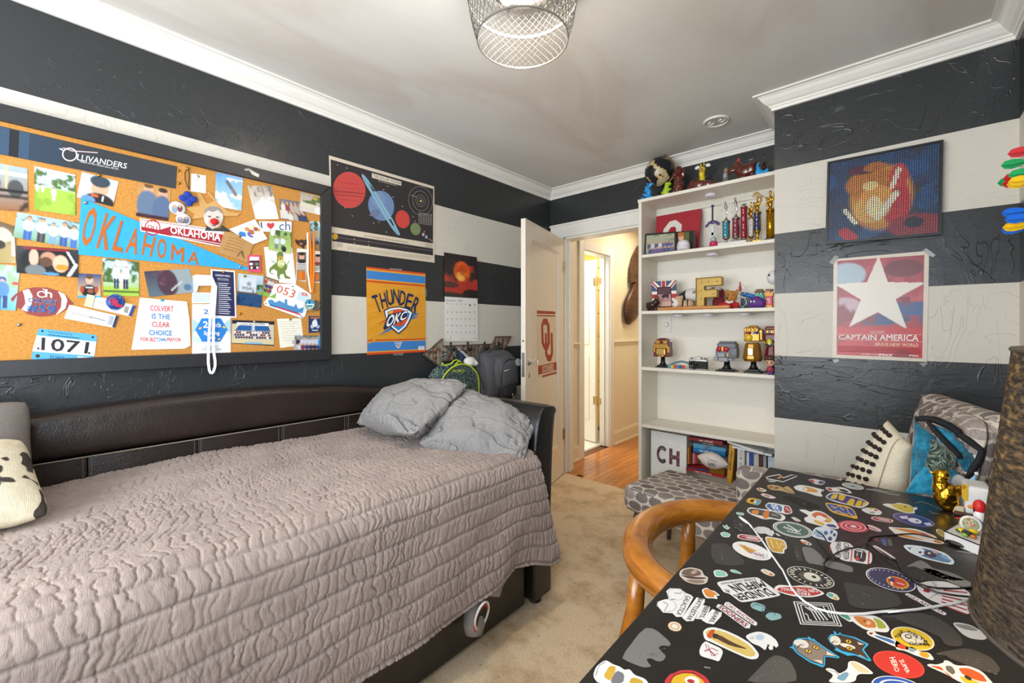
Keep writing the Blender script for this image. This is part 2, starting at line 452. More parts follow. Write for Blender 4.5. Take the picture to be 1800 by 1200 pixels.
CHROME = mat('b9b4aa', 0.22, 0.9); BRASS = mat('b58d45', 0.25, 0.9); BLACKM = mat('141414', 0.4)
def st(name, b, m, parent=None, **k):
    o = b.build(name, m, parent, **k)
    if parent is None: o['kind'] = 'structure'
    return o
def carpet_mat():
    n = N('beige_carpet', 0.95, 0, 0.1); P = n.pos()
    a = n.noise(P, 5.5, 5, 0.7); f = n.noise(P, 230, 3, .7)
    base = n.ramp(f, [(0.32, lin('b89a78')), (0.5, lin('e2caa8')), (0.68, lin('f0dec4'))])
    stain = n.ramp(a, [(0.46, (0, 0, 0)), (0.72, (.85, .85, .85))])
    c = n.mix(stain, base, lin('a8875f')); dots = n.ramp(n.noise(P, 42, 2), [(0.27, (.5, .5, .5)), (0.33, (0, 0, 0))])
    n.out(n.mix(dots, c, lin('7d6a55')), 'Base Color')
    n.bump(n.math('ADD', f, n.math('MULTIPLY', n.noise(P, 30, 3), .6)), 0.4, 0.005); return n.m
st('floor', B().box((XL - .1, YB - .1, -.05), (XR + .1, YF, 0)), carpet_mat())
st('ceiling', B().box((XL - .1, YB - .1, ZT), (XR + .1, YF + .12, ZT + .06)), ceil_mat())
st('wall_left', B().box((XL - .1, YB - .1, 0), (XL, YF + .12, ZT)), WALLM)
st('wall_right', B().box((XR, YB - .1, 0), (XR + .1, -.9, ZT)).box((XR, -.2, 0), (XR + .1, YF + .12, ZT)).box((XR, -.9, 0), (XR + .1, -.2, .8)).box((XR, -.9, 2.1), (XR + .1, -.2, ZT)), WALLM)
st('window_2', B().box((XR + .02, -.9, .8), (XR + .07, -.2, .85)).box((XR + .02, -.9, 2.05), (XR + .07, -.2, 2.1)).box((XR + .02, -.9, .85), (XR + .07, -.85, 2.05)).box((XR + .02, -.25, .85), (XR + .07, -.2, 2.05)), TRIM)
OX0, OX1, OZ = -2.14, -1.36, 2.053          # bedroom doorway
st('wall_back', B().box((XL, YF, 0), (OX0, YF + .12, ZT)).box((OX0, YF, OZ), (OX1, YF + .12, ZT)).box((OX1, YF, 0), (XR, YF + .12, ZT)), WALLM)
st('wall_chimney_breast', B().box((XC, YC, 0), (XR, YF, ZT)), WALLM)
WX0, WX1, WZ0, WZ1 = -2.0, -.1, .75, 2.15   # window opening behind the camera
st('wall_front', B().box((XL, YB - .1, 0), (WX0, YB, ZT)).box((WX1, YB - .1, 0), (XR, YB, ZT)).box((WX0, YB - .1, 0), (WX1, YB, WZ0)).box((WX0, YB - .1, WZ1), (WX1, YB, ZT)), WALLM)
wf = B()
for a, b_ in (((WX0, YB - .07, WZ0), (WX0 + .05, YB - .02, WZ1)), ((WX1 - .05, YB - .07, WZ0), (WX1, YB - .02, WZ1)), ((WX0, YB - .07, WZ0), (WX1, YB - .02, WZ0 + .05)), ((WX0, YB - .07, WZ1 - .05), (WX1, YB - .02, WZ1))): wf.box(a, b_)
st('window_1', wf, TRIM)
# crown moulding: profile (out from wall, down from ceiling) swept with mitres along the walls
PROF = [(0, -.076), (.012, -.076), (.014, -.062), (.020, -.060), (.022, -.054), (.034, -.046), (.050, -.030), (.060, -.016), (.066, -.013), (.066, -.010), (.085, -.009), (.085, -.0006), (0, -.0006)]
def crown(name, path, outs):
    b = B(); k = len(PROF); v = []
    for (x, y), (ox, oy) in zip(path, outs):
        for d, z in PROF: v.append((x + ox * d, y + oy * d, ZT + z))
    f = [(i * k + j, i * k + (j + 1) % k, (i + 1) * k + (j + 1) % k, (i + 1) * k + j) for i in range(len(path) - 1) for j in range(k)]
    f += [tuple(range(k)), tuple(range((len(path) - 1) * k, len(path) * k))[::-1]]
    b.add(v, f); return st(name, b, TRIM)
crown('trim_1', [(XL, YB), (XL, YF)], [(1, 0), (1, -1)])
crown('trim_2', [(XL, YF), (XC, YF)], [(1, -1), (-1, -1)])
crown('trim_3', [(XC, YF), (XC, YC), (XR, YC)], [(-1, -1), (-1, -1), (-1, -1)])
crown('trim_4', [(XR, YC), (XR, YB)], [(-1, -1), (-1, 0)])
# casing and jambs of the bedroom doorway
c = B().box((-2.272, YF - .02, 0), (OX0, YF, OZ + .10)).box((OX1, YF - .02, 0), (OX1 + .04, YF, OZ + .10)).box((OX0, YF - .02, OZ), (OX1, YF, OZ + .10)).box((-2.28, YF - .028, OZ + .10), (OX1 + .04, YF, OZ + .118))
c.box((OX0 - .001, YF - .002, 0), (OX0 + .018, YF + .125, OZ)).box((OX1 - .018, YF - .002, 0), (OX1, YF + .125, OZ)).box((OX0, YF - .002, OZ - .018), (OX1, YF + .125, OZ + .001))
c.box((OX0 + .018, YF + .045, 0), (OX0 + .03, YF + .08, OZ - .018))
st('trim_5', c, TRIM, bevel=.003)
st('baseboard_chimney_breast', B().box((XC, YC - .015, 0), (XR, YC, .12)), TRIM, bevel=.004)
st('baseboard_left', B().box((XL, YB, 0), (XL + .015, YF - .03, .12)), TRIM, bevel=.004)
# ---- the open door: own axes a (hinge -> free edge), n (towards the camera side)
hinge = Vector((-2.125, 3.045, 0)); free = Vector((-1.909, 2.269, 0)); ax = (free - hinge).normalized(); LW = 0.80
nn = Vector((-ax.y, ax.x, 0)); nn = nn if nn.x > 0 else -nn       # faces the room
def D(a, t, z): return hinge + ax * a + nn * t + Vector((0, 0, z))
def dbox(b, a0, a1, t0, t1, z0, z1):
    v = [D(a, t, z) for z in (z0, z1) for a, t in ((a0, t0), (a1, t0), (a1, t1), (a0, t1))]
    return b.add(v, [(0, 3, 2, 1), (4, 5, 6, 7), (0, 1, 5, 4), (1, 2, 6, 5), (2, 3, 7, 6), (3, 0, 4, 7)])
d = B(); st_, T0, T1 = .115, -.035, 0.0
dbox(d, 0, st_, T0, T1, .01, 2.03); dbox(d, LW - st_, LW, T0, T1, .01, 2.03); dbox(d, st_, LW - st_, T0, T1, .01, .27); dbox(d, st_, LW - st_, T0, T1, 1.90, 2.03)
door = st('door_1', d, DOORM)
dbox(B(), st_ - .005, LW - st_ + .005, T0 + .010, T1 - .012, .265, 1.905).build('door_panel', DOORM, door)
m_ = B()
for a0, a1, z0, z1 in ((st_, st_ + .014, .27, 1.90), (LW - st_ - .014, LW - st_, .27, 1.90), (st_, LW - st_, .27, .284), (st_, LW - st_, 1.886, 1.90)): dbox(m_, a0, a1, T1 - .013, T1 - .004, z0, z1)
m_.build('panel_moulding', TRIM, door, bevel=.003)
GLASS = mat('e8eeee', 0.05, trans=0.85)
KZ = 1.018
for sg in (1, -1):
    t0 = T1 if sg > 0 else T0
    Mk = Matrix.Translation(D(LW - .06, t0, KZ)) @ Matrix(((ax.x, 0, nn.x * sg, 0), (ax.y, 0, nn.y * sg, 0), (0, 1, 0, 0), (0, 0, 0, 1)))
    rose = B().lathe([(.0, 0), (.024, 0), (.022, .006), (.009, .010), (.008, .035), (.0, .035)], n=16, M=Mk).build('knob_rose', CHROME, door, smooth=True)
    k = B().lathe([(.010, .030), (.020, .036), (.027, .046), (.027, .056), (.019, .066), (.0, .068)], n=8, M=Mk).build('door_knob', GLASS, door, lab='faceted clear glass door knob')
pl = B(); 
for i in range(12):
    pass
MkH = Matrix.Translation(D(LW - .06, T1, KZ - .085)) @ Matrix(((ax.x, 0, nn.x, 0), (ax.y, 0, nn.y, 0), (0, 1, 0, 0), (0, 0, 0, 1)))
B().lathe([(.0, .0), (.012, 0), (.010, .004), (.0, .005)], n=14, M=MkH @ Matrix.Diagonal((1, 2.2, 1, 1))).build('keyhole_plate', CHROME, door, smooth=True)
b = B(); dbox(b, LW, LW + .003, T0 + .007, T1 - .007, .92, 1.09); b.build('lock_plate', mat('7d7a74', 0.4, 0.8), door)
b = B(); dbox(b, LW + .002, LW + .012, T0 + .011, T1 - .011, 1.0, 1.03); b.build('latch', CHROME, door)
b = B(); dbox(b, LW, LW + .002, T0 + .013, T1 - .013, 1.165, 1.18); b.build('screw_hole', BLACKM, door)
for z in (.3, 1.75):
    b = B().tube([D(-.008, .004, z), D(-.008, .004, z + .09)], .007, 8); dbox(b, 0, .03, T1, T1 + .002, z, z + .09); b.build('hinge', CHROME, door)

# ---- hall beyond the doorway
HX, HY0, HY1 = -2.25, 3.19, 5.3
hw = B().box((HX - .11, HY0, 0), (HX, 3.55, ZT)).box((HX - .11, 3.55, 2.03), (HX, 4.06, ZT)).box((HX - .11, 4.06, 0), (HX, HY1, ZT))
st('wall_hall_left', hw, CREAM)
st('wall_hall_end', B().box((HX - .1, HY1, 0), (-.6, HY1 + .1, ZT)), CREAM)
st('wall_hall_right', B().box((-.9, HY0, 0), (-.8, HY1, ZT)), CREAM)
st('ceiling_hall', B().box((HX - 2.3, YF + .121, ZT), (-.6, HY1 + .1, ZT + .05)), mat('e9e3d6', .6))
# hardwood: every board a piece of the hall floor
hf = st('floor_hall', B().box((HX - .11, YF, -.06), (-.6, HY1, -.012)), mat('6b3f1c', .5))
def wood_mat(name, c0, c1, c2, sc=(30, 2.0, 30), rough=0.22, coat=0.3):
    n = N(name, rough); P = n.coord('Object'); r = n.new('ShaderNodeObjectInfo').outputs['Random']
    q = n.new('ShaderNodeVectorMath', operation='ADD'); n.link(P, q.inputs[0]); n.link(n.new('ShaderNodeCombineXYZ', {0: n.math('MULTIPLY', r, 9.0), 1: n.math('MULTIPLY', r, 5.0), 2: 0.0}).outputs[0], q.inputs[1])
    g = n.noise(n.scaled(q.outputs[0], sc), 1.0, 5, 0.6, 0.6)
    col = n.ramp(g, [(0.28, lin(c0)), (0.5, lin(c1)), (0.75, lin(c2))])
    hsv = n.new('ShaderNodeHueSaturation', {'Value': n.math('MULTIPLY_ADD', r, 0.3, 0.85), 'Color': col}); n.out(hsv.outputs[0], 'Base Color')
    n.set('Coat Weight', coat); n.set('Coat Roughness', 0.12); n.bump(g, 0.06, 0.002); return n.m
OAK = wood_mat('amber_oak', 'a35d20', 'bd7430', 'd08c46')
rng = random.Random(3); protos = {}
for i in range(24):
    x0 = HX + .002 + i * .057; y = YF + .001 - (rng.random() * .9 if i else 0)
    while y < HY1 - .02:
        L = rng.choice([.6, .8, 1.0]); y0, y1 = max(y, YF + .001), min(y + L, HY1 - .005); y += L + .0015
        if y1 - y0 < .05: continue
        key = round(y1 - y0, 3)
        if key not in protos:
            o = B().box((x0, y0, -.012), (x0 + .0555, y1, 0)).build('plank', OAK, hf); protos[key] = o
        else:
            o = protos[key].copy(); COL.objects.link(o); o.parent = hf; o.location = Vector((x0 + .02775, (y0 + y1) / 2, -.012)) - WL[hf.name]; WL[o.name] = Vector((x0, y0, 0))
# trims of the hall: casing of the second doorway, chair rail, baseboards
t = B().box((HX, 4.06, 0), (HX + .018, 4.145, 2.115)).box((HX, 3.465, 0), (HX + .018, 3.55, 2.115)).box((HX, 3.55, 2.03), (HX + .018, 4.06, 2.115))
t.box((HX - .11, 4.052, 0), (HX + .004, 4.062, 2.03)).box((HX - .11, 3.548, 0), (HX + .004, 3.558, 2.03)).box((HX - .11, 3.55, 2.022), (HX + .004, 4.06, 2.032)).box((HX - .06, 4.04, 0), (HX - .045, 4.053, 2.03))
st('trim_6', t, TRIM, bevel=.003)
t = B()
for y0, y1 in ((HY0, 3.465), (4.145, HY1)): t.box((HX, y0, 1.085), (HX + .012, y1, 1.10)).box((HX, y0, 1.105), (HX + .02, y1, 1.125))
st('trim_7', t, CREAM, bevel=.003)
t = B()
for y0, y1 in ((HY0, 3.465), (4.145, HY1)): t.box((HX, y0, 0), (HX + .016, y1, .13)).box((HX, y0, .13), (HX + .009, y1, .145)).box((HX, y0, 0), (HX + .026, y1, .02))
st('baseboard_hall', t, CREAM, bevel=.003)
# room beyond the second doorway
tile = st('floor_far_room', B().box((-4.2, 2.9, -.05), (HX - .11, 5.3, -.006)), mat('cfcabd', .6))
for i in range(9):
    for j in range(6):
        if i == 0 and j == 0: tp = B().box((HX - .12 - .2, 3.05, -.006), (HX - .12 - .002, 3.248, .002)).build('tile', mat('efece2', .25), tile)
        else:
            o = tp.copy(); COL.objects.link(o); o.parent = tile; o.location = tp.location + Vector((-.2 * i, .2 * j, 0)); WL[o.name] = Vector((0, 0, 0))
YEL = mat('e8bd55', .5)
st('wall_far_room_back', B().box((-4.3, 5.2, 0), (HX - .11, 5.3, ZT)), YEL)
st('wall_far_room_side', B().box((-4.3, 2.9, 0), (-4.2, 5.2, ZT)), mat('f1ead8', .5))
st('wall_far_room_front', B().box((-4.3, 2.8, 0), (HX - .11, 2.9, ZT)), mat('f1ead8', .5))
lt = B()
for k in range(8): lt.box((-3.6, 4.62, .05 + k * .28), (HX - .13, 4.645, .05 + k * .28 + .27))
st('wall_far_room_boards', lt, YEL)
h2 = Vector((-2.425, 4.075, 0)); a2 = Vector((-.98, .21, 0)).normalized(); n2 = Vector((-a2.y, a2.x, 0)); n2 = n2 if n2.y < 0 else -n2
def D2(b, a0, a1, t0, t1, z0, z1):
    v = [h2 + a2 * a + n2 * t + Vector((0, 0, z)) for z in (z0, z1) for a, t in ((a0, t0), (a1, t0), (a1, t1), (a0, t1))]
    return b.add(v, [(0, 3, 2, 1), (4, 5, 6, 7), (0, 1, 5, 4), (1, 2, 6, 5), (2, 3, 7, 6), (3, 0, 4, 7)])
WHT = mat('f4f1e8', .35)
b = B(); D2(b, 0, .49, -.035, 0, .012, 2.015); door2 = st('door_2', b, WHT)
b = B(); D2(b, .09, .40, 0, .006, .25, .95); D2(b, .09, .40, 0, .006, 1.08, 1.9); b.build('door_panel', WHT, door2, bevel=.004)
for z in (.42, 1.72):
    b = B().tube([(-2.385, 4.045, z), (-2.385, 4.045, z + .10)], .008, 8).box((-2.372, 4.0495, z + .02), (-2.340, 4.0525, z + .085)); D2(b, .0, .03, 0, .003, z + .005, z + .095); b.build('hinge', mat('b9a06a', .3, .8), door2, lab='brass butt hinge')
# carved wooden mask hung in the hall
mk = thing('wooden_mask', 'dark carved wooden mask hung on the cream hall wall', 'mask', (HX + .02, 4.55, 1.35))
WD = wood_mat('dark_mask_wood', '2e1a0e', '4a2d19', '6b4527', (6, 6, 40), .45, .1)
def onH(px, py): return onx(px, py, HX + .03)
oval = [(1103, 516), (1097, 530), (1096, 552), (1099, 568), (1106, 571), (1117, 562), (1128, 545), (1134, 520), (1130, 490), (1120, 488), (1111, 499)]
q = [onH(*p) for p in oval]; cc = sum(q, Vector()) / len(q)
V = [p for p in q] + [cc.lerp(p, .75) + Vector((.035, 0, 0)) for p in q] + [cc.lerp(p, .4) + Vector((.055, 0, 0)) for p in q] + [cc + Vector((.06, 0, 0))]; k = len(q)
F_ = [(r * k + i, r * k + (i + 1) % k, (r + 1) * k + (i + 1) % k, (r + 1) * k + i) for r in range(2) for i in range(k)] + [(2 * k + i, 2 * k + (i + 1) % k, 3 * k) for i in range(k)] + [tuple(range(k))[::-1]]
B().add(V, F_).build('face', WD, mk, smooth=True)
top = [(1106, 498), (1107, 470), (1112, 450), (1121, 432), (1132, 425), (1140, 440), (1136, 480), (1124, 494)]
q = [onH(*p) for p in top]; b = B(); k = len(q); b.add([p + Vector((-.008, 0, 0)) for p in q] + [p + Vector((.02, 0, 0)) for p in q], [tuple(range(k))[::-1], tuple(range(k, 2 * k))] + [(i, (i + 1) % k, k + (i + 1) % k, k + i) for i in range(k)])
b.build('headdress', WD, mk, bevel=.006)
# ================================================================== BUILT-IN BOOKCASE
YS, YBK = 2.78, 3.06; SX0, SX1 = -1.313, XC - .002
SHELF_Z = [2.151, 1.768, 1.380, .995, .602]
CASE = mat('e6e0d2', 0.42, bump=0.04, scale=30, var=0.02)
bc = thing('bookcase', 'white open bookcase set between the doorway and the striped wall', 'bookcase', (SX0, YS, 0))
B().box((SX0, YS, 0), (SX0 + .022, YBK, SHELF_Z[0] - .001)).build('side_panel', CASE, bc, bevel=.002)
B().box((SX1 - .02, YS, 0), (SX1, YBK, SHELF_Z[0] - .001)).build('side_panel', CASE, bc, bevel=.002)
B().box((SX0 + .022, YBK - .012, 0), (SX1 - .02, YBK, SHELF_Z[0] - .02)).build('back_panel', mat('ece6da', .45, var=.015), bc)
for i, z in enumerate(SHELF_Z):
    x0, x1 = (SX0 - .004, SX1) if i == 0 else (SX0 + .022, SX1 - .02)
    B().box((x0, YS - (.004 if i == 0 else -.002), z - .022), (x1, YBK - .012, z)).build('shelf', CASE, bc, bevel=.003)
B().box((SX0 + .022, YS + .01, .06), (SX1 - .02, YBK - .012, .09)).build('shelf', CASE, bc, bevel=.003)
B().box((SX0 + .022, YS + .015, 0), (SX1 - .02, YS + .03, .06)).build('kick_board', CASE, bc)
B().box((SX0 + .022, YBK - .03, SHELF_Z[0] - .07), (SX1 - .02, YBK - .012, SHELF_Z[0] - .022)).build('back_rail', CASE, bc, bevel=.002)
# stick-on puck lights under the shelves
PUCK = mat('e4dfe6', .35)
def puck(px, py, shelf, label, y=2.90):
    z = SHELF_Z[shelf] - .0225; p = onz(px, py, z - .012) if False else ony(px, py, y)
    o = B().lathe([(0, 0), (.030, 0), (.036, -.004), (.036, -.016), (.032, -.020), (0, -.0205)][::-1], (p.x, y, z), 24).build('puck_light', PUCK, None, smooth=True, bevel=0)
    tag(o, label, 'light', 'puck lights under the bookcase shelves'); return o
puck(1249, 341, 0, 'round white puck light under the top board of the bookcase')
puck(1252, 449, 1, 'round white puck light under the trophy shelf')
puck(1192, 555, 2, 'leftmost of three white puck lights under the toy shelf')
puck(1244, 552, 2, 'middle one of three white puck lights under the toy shelf')
puck(1309, 549, 2, 'rightmost of three white puck lights under the toy shelf')
dm = thing('dimmer_switch', 'white dimmer switch with a round dial on the bookcase back', 'switch', ony(1172, 583, YBK - .013))
p = ony(1172, 570, YBK - .0135); B().box((p.x - .035, p.y - .005, p.z - .058), (p.x + .035, p.y, p.z + .058)).build('plate', mat('e9e4da', .4), dm, bevel=.003)
B().lathe([(0, .022), (.015, .022), (.017, .018), (.018, 0), (0, 0)][::-1], M=Matrix.Translation((p.x, p.y - .005, p.z)) @ Matrix.Rotation(pi / 2, 4, 'X'), n=20).build('dial', mat('f2eee6', .35), dm, smooth=True)
# ceiling junction-box ring and the mesh drum lamp
r_ = onz(1259, 214, ZT - .006); jb = thing('junction_ring', 'empty round mounting plate on the ceiling near the bookcase', 'plate', r_)
M_ = Matrix.Translation((r_.x, r_.y, ZT))
b = B().lathe([(.062, -.010), (.066, -.010), (.070, -.006), (.070, -.0005), (.062, -.0005), (.062, -.010)], n=32, M=M_); b.f = [q for q in b.f if len(q) == 4]; b.build('rim', TRIM, jb)
B().lathe([(0, -.004), (.062, -.004), (.062, -.0005)], n=32, M=M_).build('plate', mat('c9c4bc', .5), jb)
for sg in (1, -1):
    B().ring if False else None
    b = B().tube([M_ @ Vector((sg * .03 + .016 * cos(a), .016 * sin(a), -.008)) for a in [i * pi / 5 for i in range(9)]], .0035, 6); b.build('screw_slot', TRIM, jb)
LX, LY, LZ = -.908, 1.066, 2.21
lamp = thing('ceiling_lamp', 'drum ceiling lamp of silver wire mesh with a bright bulb', 'ceiling lamp', (LX, LY, ZT))
SIL = mat('8e8a84', .35, .75)
def lr(z):                                  # radius of the mesh drum at height z above its rim
    t = z / .25; return .149 + .034 * sin(pi * min(1, t) ** .85 * .62)
wires = B(); nW = 44
for sg in (1, -1):
    for i in range(nW):
        a0 = 2 * pi * i / nW
        wires.tube([(LX + lr(z) * cos(a0 + sg * z * 5.2), LY + lr(z) * sin(a0 + sg * z * 5.2), LZ + z) for z in [k * .25 / 10 for k in range(11)]], .0011, 4, cap=False)
w_ = wires.build('wire_mesh', mat('5f5d5a', .45, .5), lamp); w_['kind'] = 'stuff'
def hoop(z, r, h, w):
    b = B().lathe([(r - w, z), (r, z), (r, z + h), (r - w, z + h), (r - w, z)], (LX, LY, LZ), 48); b.f = [q for q in b.f if len(q) == 4]; return b
hoop(-.004, .151, .005, .003).build('rim_ring', SIL, lamp); hoop(.125, .181, .012, .003).build('inner_band', mat('5a5855', .5, .4), lamp); hoop(.245, lr(.25) + .002, .008, .004).build('top_ring', SIL, lamp)
hoop(.200, .13, .022, .018).build('support_ring', SIL, lamp)
for a in (.5, .5 + 2 * pi / 3, .5 + 4 * pi / 3):
    B().tube([(LX, LY, LZ + .235), (LX + .17 * cos(a), LY + .17 * sin(a), LZ + .21)], .004, 6).build('arm', SIL, lamp)
B().lathe([(0, .18), (.03, .18), (.03, .23), (.065, .235), (.065, ZT - LZ), (0, ZT - LZ)], (LX, LY, LZ), 28).build('canopy', mat('d8d4cc', .4, .3), lamp, smooth=False, bevel=.002)
for a in (.9, 2.9, 5.0):
    M3 = Matrix.Translation((LX, LY, LZ + .225)) @ Matrix.Rotation(a, 4, 'Z') @ Matrix.Rotation(radians(104), 4, 'Y')
    B().lathe([(0, .02), (.018, .02), (.019, .07), (0, .072)], n=16, M=M3).build('socket', mat('eae6de', .4), lamp, smooth=True)
    bl = B().ball(M3 @ Vector((0, 0, .095)), .026, 14, 10).build('bulb', mat('fff4e0', .3, emit=12.0), lamp, smooth=True)
light('lamp_glow', 'POINT', (LX, LY, LZ + .19), 48, (1.0, 0.90, 0.76), .05)
# ================================================================== DAYBED
def leather_mat(name, c0, c1, rough=.33):
    n = N(name, rough, 0, .5); P = n.coord('Object')
    n.out(n.ramp(n.noise(P, 5, 4, .6), [(.3, lin(c0)), (.7, lin(c1))]), 'Base Color')
    v = n.new('ShaderNodeTexVoronoi', {'Scale': 260.0}); n.link(P, v.inputs['Vector'])
    n.bump(n.math('ADD', n.math('MULTIPLY', n.noise(P, 11, 4, .65), 2.2), n.math('MULTIPLY', v.outputs['Distance'], .35)), .28, .005); return n.m
LEATH = leather_mat('brown_black_leather', '1d1512', '2b1f1a', .36); LEATHB = leather_mat('black_leather', '121212', '1b1a1a', .3)
STITCH = mat('6f665d', .8)
bed = thing('daybed', 'dark leather daybed with an arched stitched back along the wall', 'daybed', (-1.75, .55, 0))
def zb(y): return .985 - .09 * ((y - .5) / .97) ** 2
ys = [-.47 + 1.98 * i / 40 for i in range(41)]
def arch_slab(name, x0, x1, zlo, y0, y1, top=None, m=LEATH, bev=.02):
    yy = [y0 + (y1 - y0) * i / 24 for i in range(25)] if top is None else [y0, y1]
    pts = [(y, zb(y) if top is None else top) for y in yy] + [(y, zlo) for y in reversed(yy)]
    o = B().prism(pts, 'x', x0, x1).build(name, m, bed, bevel=bev, seg=4, smooth=True); return o
arch_slab('back_rail', -2.285, -2.145, .802, -.47, 1.50, bev=.035)
sy = [-.47, -.204, .119, .444, .767, 1.09, 1.413, 1.50]
for a, b_ in zip(sy[:-1], sy[1:]): arch_slab('back_panel', -2.28, -2.150, .30, a + .0008, b_ - .0008, .800, bev=.003)
s_ = B()
for y in sy[1:-1]:
    for e in (-.011, .011):
        for k in range(26): z = .66 + k * .0055; s_.box((-2.1505, y + e - .0012, z), (-2.1485, y + e + .0012, z + .0032))
k_ = s_.build('stitching', STITCH, bed); k_['kind'] = 'stuff'
B().tube([(-2.1465, y, .801) for y in ys], .0025, 5).build('welt', mat('8d8275', .6), bed)
# arms: plain upright lower half, rolling outwards at the top
def arm(y, sg):
    inner = [(0, .03), (0, .55), (.004, .66), (.014, .75), (.030, .83), (.050, .875)]
    outer = [(.165 + .012, .872), (.160, .85), (.150, .78), (.142, .70), (.136, .60), (.130, .45), (.130, .03)]
    crown_ = [(.070, .893), (.10, .900), (.135, .900), (.160, .892)]
    pts = [(y + sg * a, z) for a, z in inner + crown_ + outer]
    return B().prism(pts if sg > 0 else pts[::-1], 'x', -2.28, -1.19).build('arm', LEATHB, bed, bevel=.014, seg=3, smooth=True)
arm(1.480, 1); arm(-.47, -1)
s_ = B()
for k in range(58):
    t = .30 + k * .0103; yy = 1.480 + .112 + (.0 if t < .55 else .034 * ((t - .55) / .35) ** 1.5); s_.box((-1.1895, yy - .001, t), (-1.1885, yy + .001, t + .006))
for k in range(60): s_.box((-1.30 - k * .012, 1.575, .8985 + .001), (-1.295 - k * .012, 1.577, .9005 + .0015))
k_ = s_.build('arm_stitching', STITCH, bed); k_['kind'] = 'stuff'
for x in (-2.22, -1.24):
    for y in (-.535, 1.545): B().lathe([(.03, 0), (.03, .03), (0, .03)], (x, y, 0), 12).build('foot', BLACKM, bed)
B().box((-1.235, -.47, .285), (-1.205, 1.478, .50)).build('side_rail', LEATHB, bed, bevel=.01)
B().box((-2.14, -.46, .30), (-1.24, 1.47, .45)).build('slat_base', BLACKM, bed)
tr = B().box((-1.262, -.44, .025), (-1.225, 1.455, .275)).build('trundle_front', LEATHB, bed, bevel=.008)
B().box((-2.1, -.42, .04), (-1.262, 1.44, .26)).build('trundle_box', BLACKM, bed)
tag(B().rbox((-1.70, .505, .58), (.435, .955, .118), .05, 4).build('mattress', mat('c9c6c2', .8), smooth=True, weld=True), 'pale mattress lying under the quilt of the daybed', 'mattress')
